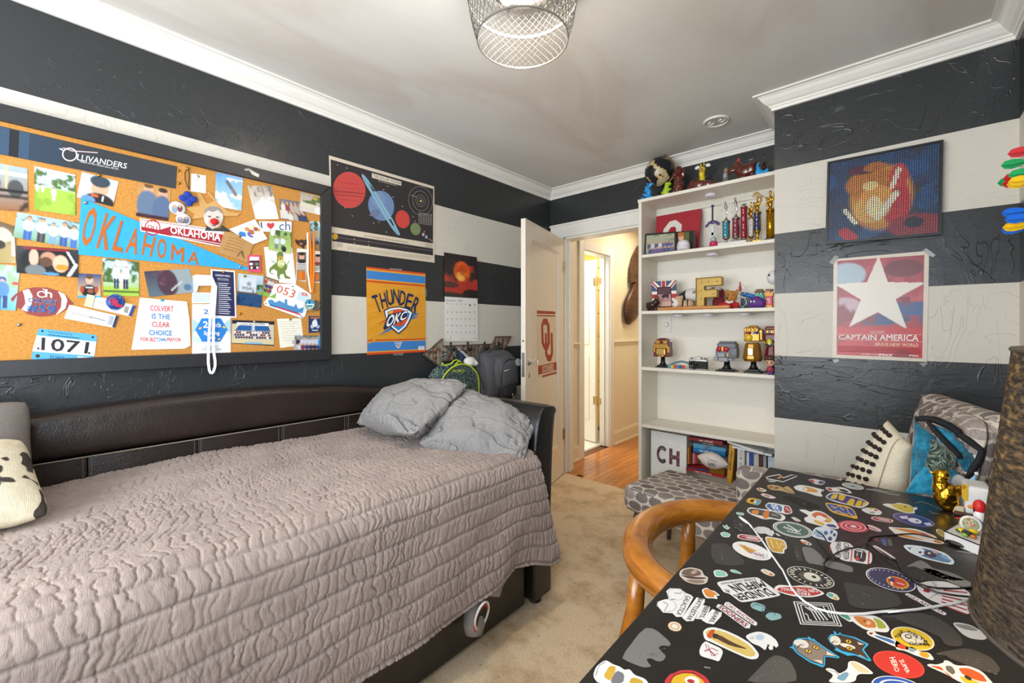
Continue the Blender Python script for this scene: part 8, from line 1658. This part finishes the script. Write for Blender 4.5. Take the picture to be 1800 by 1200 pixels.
cut(DA,[(935,775),(965,765),(1062,812),(1055,835),(990,820)],None,[('p','d9803a',[(950,785),(1015,795),(1010,818),(955,805)]),('p','4a7a8a',[(1018,800),(1050,815),(1040,828),(1015,820)])]);cut(DA,[(835,532),(880,530),(960,578),(900,582)],None,[('p','d9a47a',[(880,550),(935,572),(900,576)])],'d9d4d2');cut(DA,[(515,1092),(560,1075),(650,1115),(680,1145),(640,1160),(560,1130)],None,[('p','d6c4a4',[(530,1095),(560,1085),(615,1110),(590,1138)]),('p','d68a4a',[(600,1138),(625,1115),(665,1142),(635,1152)])])
cut(DA,[(1245,815),(1330,785),(1460,805),(1500,848),(1700,892),(1695,1040),(1500,1005),(1400,995),(1290,935)],'white sticker with heavy black capitals and red bars',[('l','b8343a',9,[(1252,825),(1250,905)]),('t','202024','FREAKY',[(1365,800),(1365,985),(1318,975),(1318,785)],{'bold':.04}),('t','202024','CRAFTER',[(1455,820),(1450,985),(1400,985),(1400,800)],{'bold':.04}),('l','c23a3c',12,[(1490,850),(1475,1000)]),('p','2a2a2e',[(1510,865),(1640,895),(1625,1015),(1505,985)]),('l',WS,12,[(1530,885),(1600,900)]),('l',WS,9,[(1545,910),(1535,945)]),('l',WS,9,[(1590,910),(1580,965)]),('p','d0453f',[(1525,955),(1565,962),(1560,990),(1520,982)]),('l','c23a3c',16,[(1668,892),(1658,1032)])])
cut(DB,[(300,400),(340,388),(420,395),(480,380),(600,405),(625,432),(668,425),(680,448),(640,460),(655,495),(560,492),(460,462),(360,425)],'yellow lemon-shaped critter sticker',[('p','d6c234',[(385,400),(480,390),(595,412),(640,440),(625,485),(560,485),(470,455)]),('e','4a4420',(545,425,18,6,15)),('l','4a4420',4,[(480,430),(500,445),(520,440)])])
oval(DB,635,562,224,56,13,[(1,'8f93c0'),(.94,'3c3f86'),(.76,'34387c')],'purple oval club sticker with white drawing',lambda ik:(ik.ell(650,572,75,26,'e4e4ee',13),ik.ell(672,575,14,8,'2c2c40'),ik.poly([(480,525),(570,520),(580,555),(510,550)],'d0d2e6'),ik.poly([(740,595),(810,590),(830,625),(770,622)],'d0d2e6')))
cut(DB,[(355,632),(480,645),(640,652),(760,690),(870,735),(890,765),(970,808),(910,820),(770,795),(600,765),(470,735),(420,690)],'long orange fox sticker',[('p','d9862c',[(400,645),(640,668),(760,705),(850,745),(820,762),(600,700),(480,668)]),('p','d98f34',[(455,715),(560,725),(720,765),(780,785),(600,755),(480,735)]),('p','ece6dc',[(390,652),(470,672),(600,710),(520,715),(430,690)]),('p','d07a28',[(860,770),(950,805),(900,812),(840,790)]),('e','b8485a',(745,715,40,12,20))])
oval(DB,925,700,62,26,35,[(1,WS),(.8,'9a8f5a')],None)
cut(DB,[(520,838),(560,822),(700,835),(850,870),(980,915),(1070,995),(1050,1040),(930,1015),(740,970),(590,905)],'blue oval sticker with a pale cartoon animal',[('p','5a86b0',[(560,850),(700,850),(900,900),(1040,990),(1000,1020),(760,960),(610,890)]),('e','e4ecf2',(680,890,80,42,15)),('e','2a3a4a',(705,905,20,10)),('e','4a3a50',(810,925,70,32,18)),('e','d8a0b0',(860,900,30,16,20)),('e','e2dcdc',(800,915,16,10)),('p','7fb0d8',[(910,930),(980,935),(1030,1000),(940,965)])],'e6eef2')
cut(DB,[(135,730),(200,708),(300,715),(400,760),(422,842),(330,848),(240,800)],'dark badge sticker with blue and red lettering shapes',[('p','6a3038',[(205,745),(270,745),(265,795),(230,790)]),('p','3a5a94',[(285,750),(345,765),(355,840),(310,825)]),('l','b8b8b8',4,[(365,770),(390,835)]),('l','b8b8b8',4,[(385,765),(408,832)])],'2b2a2c')
cut(DB,[(190,832),(240,830),(445,962),(440,978),(390,975),(330,935)],None,[('p','2a2224',[(222,842),(400,955),(375,960),(260,880)]),('l','a8404a',4,[(330,925),(405,965)])],'e4dcdc')
for Zf,p,w in((DB,[(135,238),(210,245),(300,268),(400,290),(490,302)],16),(DB,[(210,232),(330,262),(440,270)],9),(DB,[(660,385),(720,370),(800,395),(850,420),(960,435)],5),(DB,[(800,470),(840,490),(900,500)],6),(DB,[(870,440),(950,455),(1040,480)],5),(DB,[(1090,890),(1180,905),(1280,915)],14),(DE,[(520,890),(580,905),(640,930)],5),(DE,[(1060,1090),(1150,1110),(1190,1070)],5),(DC,[(1070,775),(1120,785)],10)):
 ik=stk(Zf);ik.line(p,w,'8f8c88');ik.build('scuff_mark',desk,INKMATTE)
# near half of the desk
cut(DC,[(868,50),(885,5),(960,-15),(1050,5),(1068,50),(1105,65),(1090,115),(1020,125),(930,105)],'brown hat and shirt sticker',[('p','6f5a50',[(885,40),(905,8),(960,-5),(1035,12),(1052,48),(960,65)]),('p','4a3a34',[(872,45),(960,62),(1095,68),(1060,82),(950,78)]),('p','8f7a6a',[(925,82),(1070,88),(1075,108),(1010,118),(935,98)]),('e','b8a090',(990,25,26,14,-20))],'cfc4ba')
cut(DC,[(1168,112),(1190,98),(1470,63),(1505,72),(1672,195),(1668,215),(1380,266),(1345,255),(1270,195),(1225,185),(1200,150)],'white paper company sticker with black block capitals',[('t','1d1d20','DUNDER',[(1640,205),(1345,250),(1300,205),(1560,152)],{'bold':.06}),('t','1d1d20','MIFFLIN',[(1562,140),(1330,185),(1255,130),(1520,92)],{'bold':.06}),('t','1d1d20','INC',[(1275,192),(1240,180),(1228,160),(1262,168)],{'bold':.04}),('t','55555a','PAPER COMPANY',[(1485,88),(1205,125),(1192,112),(1465,73)])])
ik=stk(DC)
for pts in([(770,175),(800,152),(880,155),(925,190),(965,205),(985,225),(900,378),(850,380),(820,350),(745,345),(695,290),(700,260),(760,240),(790,235)],[(1010,225),(1075,238),(1075,262),(985,412),(930,415),(895,385)],[(1060,285),(1120,302),(1105,345),(1065,400),(1000,395)],[(1135,318),(1210,345),(1205,375),(1145,440),(1090,430),(1050,405)]):ik.poly(pts,WS)
for cx_,cy_,rx_,ry_ in((850,200,68,46),(775,288,76,50)):ik.ring(cx_,cy_,rx_,ry_,.035,'3a3a3c',10)
ik.line([(835,190),(885,195),(890,178)],4,'3a3a3c');ik.line([(745,262),(785,280),(755,335)],4,'3a3a3c');ik.line([(800,245),(840,240)],4,'3a3a3c')
for t,q in(('GALACTICA',[(968,222),(885,372),(848,356),(930,208)]),('BATTLESTAR',[(1064,240),(962,412),(926,400),(1028,230)]),('BEETS,',[(1110,305),(1062,395),(1028,386),(1074,297)]),('BEARS,',[(1192,338),(1142,432),(1108,420),(1160,330)])):ik.text(t,q,'2a2a2c',bold=.01)
sb(ik,'white sticker with glasses and four lines of black capitals')
ik=stk(DC);ik.poly([(1225,285),(1240,262),(1265,262),(1490,425),(1485,448),(1460,445)],WS);ik.poly([(1165,300),(1180,278),(1210,285),(1438,440),(1430,470),(1395,468)],WS);ik.text('OKLAHOMA',[(1258,267),(1476,422),(1456,440),(1236,284)],'8f2a35',bold=.01);ik.text('SOONERS',[(1205,288),(1420,440),(1394,460),(1178,304)],'8f2a35',bold=.05);sb(ik,'white strip sticker with two lines of crimson capitals')
cut(DC,[(1045,165),(1090,145),(1115,165),(1155,175),(1200,212),(1165,210),(1180,240),(1140,232),(1080,232)],'small orange fox sticker',[('p','d98a34',[(1060,168),(1088,155),(1150,182),(1180,208),(1145,205),(1150,225),(1090,222)])])
oval(DC,838,455,56,38,15,[(1,'c9a27a'),(.86,'e9e4da'),(.68,'cf9a6a'),(.48,'e6e0d2')],'small round tan sticker')
cut(DC,[(1058,500),(1085,470),(1140,458),(1225,480),(1340,530),(1440,590),(1508,675),(1490,712),(1430,716),(1290,655),(1130,580),(1075,560)],'yellow lozenge sticker with a brown bird',[('p','d9bc6a',[(1075,510),(1110,475),(1215,492),(1330,545),(1430,605),(1485,678),(1430,700),(1290,640),(1130,560)]),('p','c8552a',[(1085,535),(1125,478),(1160,482),(1125,555)]),('p','5a3a2a',[(1140,530),(1190,520),(1290,580),(1430,640),(1280,610),(1180,560)]),('p','3a2a22',[(1140,510),(1185,518),(1170,555),(1135,545)])])
cut(DC,[(1030,650),(1048,600),(1080,570),(1110,585),(1228,640),(1190,735),(1150,720),(1040,690)],'white sticker with red line drawing',[('l','a8343c',6,[(1080,590),(1095,640),(1130,625),(1180,650)]),('l','a8343c',8,[(1070,650),(1110,640),(1160,690)]),('l','a8343c',5,[(1100,600),(1130,690),(1180,670)])])
cut(DC,[(1392,535),(1430,510),(1500,492),(1580,515),(1640,560),(1660,605),(1640,625),(1615,600),(1615,640),(1585,640),(1570,600),(1555,648),(1510,610),(1450,590)],'white fluffy creature sticker',[('e','b9cbd8',(1510,540,34,24)),('p','4a4a4a',[(1565,595),(1590,600),(1578,625)]),('e','cfcac2',(1450,545,18,12))])
for Zf,pts in((DC,[(1432,285),(1460,258),(1560,290),(1540,345),(1450,312)]),(DC,[(1548,375),(1580,342),(1670,352),(1688,390),(1600,412)])):cut(Zf,pts,None,[('l','2f5a64',6,[(p[0]*.7+450,p[1]*.7+95)for p in pts[:4]])],'8fb4b8')
cut(DC,[(735,915),(800,830),(830,825),(880,800),(990,800),(1080,850),(1130,915)],'red shield sticker with yellow centre',[('p','dcb02c',[(800,910),(830,850),(900,825),(980,828),(1050,870),(1080,912)]),('l','5a2018',5,[(795,905),(828,845),(900,820),(985,822),(1060,868)]),('e','ece6da',(975,885,60,36,10)),('e','b03a34',(965,890,30,16,10))],'c8383c')
cut(DC,[(188,850),(215,770),(290,716),(350,755),(400,770),(440,800),(480,790),(520,840),(600,865),(640,915),(240,915)],'white bear cub sticker with gold scarf',[('p','d0a63a',[(270,850),(320,765),(380,775),(330,890)]),('p','77747c',[(320,905),(375,800),(440,830),(430,905)]),('e','f4f2f0',(260,790,44,36)),('l','55545a',5,[(210,845),(240,765),(290,735)]),('p','c8a03a',[(470,905),(500,855),(580,880),(590,910)])])
oval(DD,390,88,262,92,17,[(1,'dcd6cc'),(.95,'2a2724'),(.5,'55504a')],'black and cream oval badge sticker with a grinning face',lambda ik:[ik.ell(405,85,92,42,'dcd6c8',17),ik.ell(425,85,26,12,'2a2724',20),ik.line([(390,125),(440,140),(480,128)],4,'2a2724')]+[ik.line([(390+175*cos(radians(a)),88+60*sin(radians(a))+175*cos(radians(a))*.28),(390+225*cos(radians(a)),88+76*sin(radians(a))+225*cos(radians(a))*.28)],11,'dcd6c8')for a in range(0,360,18)])
cut(DD,[(-2,225),(15,185),(60,165),(200,180),(290,172),(370,178),(450,205),(545,258),(480,285),(385,302),(180,285)],'red skate shop lozenge sticker with upside down letters',[('p','c23a36',[(25,225),(60,190),(370,192),(450,218),(515,256),(390,288),(190,272)]),('t','f0ecea','VANS',[(405,290),(240,270),(220,240),(385,252)],{'bold':.05}),('t','f0ecea','OFF THE WALL',[(480,250),(60,232),(80,205),(440,214)],{'bold':.05})])
cut(DD,[(545,268),(590,240),(660,265),(700,318),(670,332),(600,312)],None,[('p','5fb0a0',[(555,268),(590,250),(640,275),(615,305)]),('p','d6b040',[(620,305),(655,285),(680,318),(650,326)])])
ik=stk(DD);Q=[(205,342),(615,360),(722,606),(280,584)];q2=lambda t:[(463+(p[0]-463)*t,473+(p[1]-473)*t)for p in Q]
for i,t in enumerate((1,.94,.86,.80,.72,.67)):ik.poly(q2(t),[WS,'1c1b1a'][i%2])
for k in range(4):ik.line([(330+k*38,400+k*2),(395+k*38,440+k*10),(455+k*38,545)],11,WS)
ik.line([(330,470),(360,490),(370,535),(400,545)],10,WS);ik.line([(520,400),(600,520)],10,WS);sb(ik,'square sticker of nested black and white lines')
def cat(pts,inner,face,muz,eyes,ears,lab):
 ik=stk(DD);ik.poly(pts,'3aa6d8');ik.poly(inner,'14222a');cx_,cy_=sum(p[0]for p in inner)/len(inner),sum(p[1]for p in inner)/len(inner);ik.poly([(cx_+(p[0]-cx_)*.95,cy_+(p[1]-cy_)*.93)for p in inner],face)
 for q in muz:ik.ell(*q[:4],'ddd8d0',q[4])
 for q in ears:ik.poly(q,'d3ccc4')
 for x,y in eyes:ik.ell(x,y,40,24,'3a2c1a',20);ik.ell(x,y,31,17,'d2b048',20);ik.ell(x,y,8,12,'1a1612',20)
 mx,my=muz[0][:2];ik.line([(mx-40,my+25),(mx,my),(mx-5,my+30),(mx+25,my+10)],6,'2a2624');ik.line([(mx+50,my-70),(mx+70,my-10)],5,'2a2624');ik.line([(mx-60,my+50),(mx-10,my+10)],5,'2a2624');sb(ik,lab)
cat([(162,825),(200,815),(205,770),(250,730),(355,725),(365,712),(388,722),(400,740),(425,735),(440,755),(560,840),(695,928),(685,942),(545,925),(540,1020),(515,1038),(380,985),(240,890),(200,840)],[(215,820),(225,770),(265,742),(350,738),(430,765),(550,850),(675,930),(535,915),(525,1018),(390,975),(250,880)],'85796f',[(300,790,72,42,20),(250,780,40,30,20)],[(365,868),(445,830)],[[(560,870),(660,922),(560,905)],[(420,960),(505,965),(515,1008)]],'grey cat head sticker outlined in light blue')
cat([(570,730),(600,690),(640,688),(628,656),(650,660),(670,690),(700,668),(720,690),(860,720),(1000,790),(995,805),(950,850),(1030,965),(1015,975),(860,912),(780,915),(700,880),(640,855),(660,830),(600,785)],[(585,730),(620,700),(700,695),(850,732),(975,795),(930,850),(1005,955),(850,895),(720,865),(620,795)],'4a3a2e',[(650,755,60,46,30),(780,815,85,22,15)],[(790,768),(800,842)],[[(880,770),(960,798),(900,800)],[(900,905),(980,940),(900,915)]],'brown and white cat head sticker outlined in light blue')
cut(DD,[(660,470),(760,462),(900,490),(1060,488),(1160,540),(1228,630),(1200,672),(1080,660),(960,640),(880,590),(830,550),(800,562)],'orange haired cartoon head sticker with green curls',[('p','4f9a7a',[(680,478),(760,475),(815,520),(800,548)]),('p','d0803a',[(830,500),(930,500),(1060,545),(1090,620),(980,620),(900,575)]),('p','9fae3c',[(1040,510),(1130,540),(1200,625),(1100,630),(1085,570)]),('e','e0b494',(1000,570,26,20)),('e','8a4a2c',(960,550,16,10))])
cut(DD,[(975,665),(1010,645),(1060,655),(1090,690),(1260,740),(1300,760),(1440,800),(1440,860),(1300,830),(1100,740),(1000,700)],None,[('p','3a6fb0',[(1050,690),(1270,755),(1280,800),(1080,720)]),('p','8a4a34',[(1000,672),(1050,668),(1040,695),(1010,690)])])
oval(ident,1580,1168,47,21,17,[(1,'d0483f'),(.93,'c4382f')],'red oval sticker with white two line lettering',lambda ik:[ik.text(t,[DE(p)for p in q],'f0e8e4',bold=.04)for t,q in(('SUPER',[(165,955),(238,1092),(205,1106),(122,966)]),('HERO',[(78,930),(128,1082),(84,1088),(18,938)]))])
oval(ident,1582,1213,52,22,15,[(1,'e4e4ea'),(.95,'2c56b0'),(.75,'dfe2ea'),(.66,'2c56b0')],'blue and white oval sticker at the near edge')
cut(DD,[(540,1060),(570,1042),(640,1060),(690,1110),(780,1060),(785,975),(860,970),(960,1020),(1050,1095),(1040,1110),(880,1105),(860,1200),(560,1200),(640,1120)],'cream and blue bird shaped sticker at the near edge',[('p','cfc3a0',[(795,985),(860,980),(1035,1098),(900,1095)]),('p','6f9ab8',[(650,1150),(760,1080),(800,1110),(740,1190)]),('l','4a4a4a',5,[(560,1065),(650,1085),(690,1130)])])
oval(ident,1566,1019,46,17.5,17,[(1,'e9e8e6'),(.95,'33355c')],'navy oval badge sticker with a red and yellow flag centre',lambda ik:[ik.ell(1578,1024,21,9.5,'dca52c',17),ik.ell(1577,1023.5,17.5,7.6,'c8402c',17),ik.line([(1563,1014),(1569,1028)],3.4,'efe9e4'),ik.line([(1576,1024),(1590,1028)],1.2,'efe9e4'),ik.ell(1568,1019.5,5,3,'2c3c6a',10)]+[ik.ell(1566+40*cos(radians(a)),1019+13.5*sin(radians(a))+40*cos(radians(a))*.28,1.3,.9,'e4e2e4',n=6)for a in range(60,330,12)])
cut(DE,[(303,175),(330,150),(440,128),(620,130),(790,200),(885,260),(880,490),(720,440),(560,370),(430,320),(330,240)],'white fan shaped ball team sticker with red stripes',[('l','222',5,[(470,135),(540,220),(540,250),(430,320)])]+[('l','222',3,[(480+k*12,150+k*16),(510+k*12,145+k*16)])for k in range(5)]+[('l','a82c38',13,[(560+k*6,375-k*30),(840,480-k*46)])for k in range(6)]+[('p','a82c38',[(370,235),(400,190),(470,205),(440,255)])],'dedcdc')
cut(DE,[(178,272),(200,255),(240,262),(622,462),(618,485),(585,488)],'white strip sticker with dark red place name',[('t','6a3038','OKLAHOMA',[(218,264),(606,452),(584,476),(196,284)],{'bold':.02})])
oval(DE,265,735,240,108,18,[(1,'e6dfc4'),(.92,'d3b52c'),(.58,'2c2a20'),(.53,'d8d4c4')],'yellow round sticker with black ring lettering',lambda ik:[ik.text(t,q,'2a2820',bold=.05)for t,q in(('DELTA',[(220,650),(440,770),(420,790),(215,672)]),('BRAVO',[(450,815),(225,800),(230,775),(430,790)]),('TULSA',[(75,720),(140,640),(165,655),(115,735)]))]+[ik.line([(300,700),(300,775)],5,'3a3830'),ik.ell(220,715,40,22,'55523f',18),ik.ell(220,715,26,12,'d8d4c4',18)])
cut(DE,[(75,770),(150,735),(250,800),(330,870),(440,880),(495,950),(470,965),(300,915),(180,860),(90,850)],None,[('e','c8462c',(150,820,50,24,20)),('e','8aa0b0',(255,850,40,26,20)),('e','d09a2c',(390,905,55,28,20))])
cut(DE,[(680,572),(740,562),(880,590),(1000,660),(1055,735),(1000,750),(880,735),(790,690)],'half peeled white sticker under the lamp',[('p','8a8782',[(700,575),(870,595),(970,655),(860,650),(740,610)])],'d4d2d0')
cut(DE,[(412,1015),(440,1000),(520,1010),(600,985),(590,965),(640,965),(720,1020),(860,1020),(1000,1080),(1100,1190),(1120,1215),(800,1215),(620,1110),(480,1050)],'orange and yellow cartoon animal sticker by the lamp',[('p','c85a24',[(440,1018),(570,1030),(600,1090),(720,1180),(620,1085),(520,1050)]),('p','6a645e',[(610,1020),(680,1025),(720,1090),(690,1120),(620,1070)]),('p','d05a2a',[(740,1045),(860,1045),(1000,1110),(1060,1195),(950,1180),(800,1120)]),('p','dcb62c',[(750,1130),(850,1150),(1000,1210),(820,1210)]),('e','3a2a22',(850,1150,44,18,30))])
# ------------------------------------------------------------------ cables and things lying on the desk
cb=thing('charging_cable','white charging cable curving over the stickers','cable',onz(1380,1010,DZ));WC=mat('e2e1df',.4)
pts=[DA((400,600)),DA((470,690)),DA((560,810)),DA((640,930)),DA((730,1060)),DD((95,10)),DD((140,105)),DD((190,200)),DD((250,275)),DD((330,345)),DD((440,410)),DD((560,445)),DD((680,463)),DD((800,472)),DD((950,470)),DD((1100,452)),DD((1300,430)),DE((0,450)),DE((180,435)),DE((300,425)),DE((430,405)),DE((560,385)),DE((720,355)),DE((900,322))]
B().tube([onz(*p,DZ+.0035)for p in pts],.0021,8).build('wire',WC,cb,smooth=True)
B().tube([onz(*DA(p),DZ+.0042)for p in((300,530),(330,552),(368,580),(400,602),(430,640))],[.0032,.0036,.0036,.0022,.0021],10).build('plug',mat('ecebe9',.35),cb,smooth=True)
BKC=mat('131314',.35)
for i,(lab,ps,zz)in enumerate((('thin black cord looping from the white capitals sticker towards the lamp',[(275,545),(272,500),(285,490),(330,450),(390,408),(450,380),(520,357),(600,345),(660,348),(720,368),(790,415),(850,462),(920,510),(1000,562),(1070,615),(1140,675),(1250,740),(1400,795),(1560,822),(1760,840)],.006),('black cord bent in a sharp V between the fox sticker and the lamp',[(1480,292),(1390,265),(1300,240),(1220,222),(1150,214),(1050,216),(950,225),(850,232),(760,240),(715,252),(698,272),(705,302),(745,345),(800,388),(870,425),(950,458),(990,480),(1015,510),(1030,550),(1050,590),(1120,655),(1200,700),(1300,735),(1400,750),(1560,755),(1760,748)],.004),('short black cord standing over the pale blue sticker',[(195,178),(230,205),(265,228),(290,270),(305,320),(315,370),(318,415),(300,440),(285,490)],.012))):
 o=B().tube([onz(*DF(p),DZ+zz+(.003*sin(k*.7)))for k,p in enumerate(ps)],[.0017]*len(ps),8).build('cord',BKC,None,smooth=True);tag(o,lab,'cord')
o=B().tube([onz(*DB(p),DZ+.006)for p in((975,778),(1040,800),(1200,848),(1300,878))],[.003,.0052,.0052,.004],10).build('pen',BKC,None,smooth=True);tag(o,'black pen lying in front of the white tray','pen')
DG=zm(1600,800,6.665)
f=Fig('golden_bird','shiny golden quail figurine with embossed feathers','figurine',DG,(222,158,600,660),1.70,DZ)
n=N('embossed_gold',.16,1.0);n.set('Base Color',(*lin('d9a22c'),1));v=n.new('ShaderNodeTexVoronoi',{'Scale':130.0});n.link(n.scaled(n.coord(),(1,1,.7)),v.inputs['Vector']);n.bump(n.math('POWER',v.outputs['Distance'],1.5),.35,.004)
f.blob('body',n.m,[(.50,.32,.40,.29,.34),(.60,.42,.36,.25,.34),(.40,.52,.33,.24,.30),(.36,.70,.27,.18,.26),(.40,.83,.27,.15,.25),(.24,.84,.16,.08,.15),(.82,.50,.22,.13,.2,0,-.3),(.95,.60,.14,.06,.12,0,-.5),(.60,.12,.30,.14,.28),(.7,.25,.26,.2,.28)],.0026);f.blob('beak',mat('e2b84a',.15,1.0),[(.10,.86,.12,.035,.06,0,.15)])
bx=Fig('white_box','white box with a yellow curved label behind the golden bird','box',DG,(540,322,915,700),1.735,DZ)
B().rbox(bx.p(.62,.5),(bx.w*.42,.045,bx.h*.5),.008,3).build('shell',WHITEP,bx.o,smooth=True,weld=True);
ik=Ink(lambda u,v:ony(*DG((u,v)),1.689),(0,-1,0));ik.poly([(600,335),(680,340),(676,528),(640,535),(605,490)],'dcb02c');ik.poly([(600,350),(650,350),(660,380),(620,400)],'b87a24');ik.build('yellow_label',bx.o)
f=Fig('gnome_hat_doll','doll in a pale blue pointed hat with a white bobble','doll',DG,(480,172,812,420),1.775,DZ);B().ball(f.p(.3,.60),(f.w*.30,f.w*.2,f.h*.24),16,12).build('head',mat('b9b7bb',.6),f.o,smooth=True)
b=B();b.tube([f.p(.62,.52),f.p(.74,.72),f.p(.86,.90)],[f.w*.21,f.w*.13,f.w*.03],16);b.build('hat',mat('8fb4d6',.7,bump=.3,scale=300),f.o,smooth=True);B().ball(f.p(.90,.95),f.w*.085,12,10).build('bobble',mat('d9d9dc',.8),f.o,smooth=True)
B().rbox(f.p(.5,.25),(f.w*.3,.02,f.h*.25),.01,3).build('body',mat('9a9ca4',.7),f.o,smooth=True,weld=True)
f=Fig('snowman_toy','white snowman toy with a red cap and blue scarf beside the lamp','toy',DG,(668,520,900,900),1.50,DZ)
f.blob('body',WHITEP,[(.62,.28,.40,.28),(.62,.62,.34,.22)],.003);f.blob('cap',mat('d01f22',.5),[(.62,.84,.36,.17)]);f.blob('nose',mat('e0822a',.5),[(.16,.81,.18,.045,.06,-.1)]);f.blob('eye',EYE,[(.32,.77,.05,.06,.05,-.16)]);f.lathe('scarf',mat('2386d6',.6),[(.36,.36),(.42,.40),(.42,.48),(.36,.52)],u=.62)
o=B().rbox(onz(*DG((565,680)),DZ)+Vector((0,0,.011)),(.011,.009,.0105),.003,3).build('stone_cube',mat('cfc4a4',.6,bump=.3,scale=200),None,smooth=True,weld=True);tag(o,'small cream stone cube in front of the golden bird','stone')
o=B().rbox(onz(*DG((625,712)),DZ)+Vector((0,0,.005)),(.018,.008,.0048),.003,3).build('chocolate_piece',mat('4a2418',.4),None,smooth=True,weld=True);tag(o,'flat dark brown piece beside the cream stone cube','piece')
tq=[onz(*DG(p),DZ+.024)for p in((402,890),(612,768),(900,820),(900,1090))];ty=thing('white_tray','white tray holding sweets in front of the snowman','tray',onz(*DG((650,900)),DZ))
t4=[Vector((p.x,p.y,DZ+.001))for p in tq];B().add(t4+tq,[(3,2,1,0),(4,5,6,7),(0,1,5,4),(1,2,6,5),(2,3,7,6),(3,0,4,7)]).build('box',mat('dcdad8',.4),ty)
B().tube([p+Vector((0,0,.0005))for p in tq],.0016,6,closed=True).build('dark_rim',BKC,ty)
for px,py,r,cc,lb in((600,905,.008,'d8bc1a','yellow sweet nearest the tray corner'),(640,920,.007,'2a2a26','black sweet among the yellow ones'),(660,890,.008,'dcc02a','yellow sweet behind the black one'),(570,900,.006,'3a5a34','dark green sweet at the tray corner'),(740,925,.009,'d9ba20','big yellow sweet below the cookie'),(690,945,.007,'1f1e1c','black sweet below the cookie'),(640,955,.006,'7fae3a','lime green sweet at the tray front'),(740,975,.006,'c86a2a','orange sweet at the tray front'),(610,830,.007,'d6b81c','yellow sweet left of the cookie')):
 p=onz(*DG((px,py)),DZ+.024);o=B().ball(p+Vector((0,0,r*.75)),(r,r*.9,r*.7),12,8).build('sweet',mat(cc,.25),None,smooth=True);tag(o,lb,'sweet','sweets on the white tray')
ck=thing('cookie_ornament','round cookie shaped ornament with pastel sprinkles on the tray','ornament',onz(*DG((715,850)),DZ+.026));c_=onz(*DG((712,892)),DZ+.026)+Vector((0,.0,.017));Mc=Matrix.Translation(c_)@Matrix.Rotation(radians(70),4,'X')@Matrix.Rotation(radians(-12),4,'Y')
B().lathe([(0,0),(.017,0),(.0195,.003),(.017,.006),(0,.0065)],M=Mc,n=28).build('biscuit',mat('e2dfd8',.5),ck,smooth=True);B().lathe([(0,.0066),(.0145,.0066),(.014,.008),(0,.0084)],M=Mc,n=24).build('icing',mat('a3a884',.5),ck,smooth=True)
r7=random.Random(9)
for k in range(14):a,q=r7.uniform(0,6.28),r7.uniform(.002,.012);B().ball(Mc@Vector((q*cos(a),q*sin(a),.009)),.0018,8,6).build('sprinkle',mat(r7.choice(['e09a7a','d86a5a','e8d8b8','d9b08a']),.4),ck,smooth=True)
rb_=B().tube([onz(*DG(p),DZ+.028)for p in((540,738),(600,728),(650,740),(690,725),(720,745))],.003,8,flat=.4).build('red_ribbon',mat('c8331f',.6),ck,smooth=True)
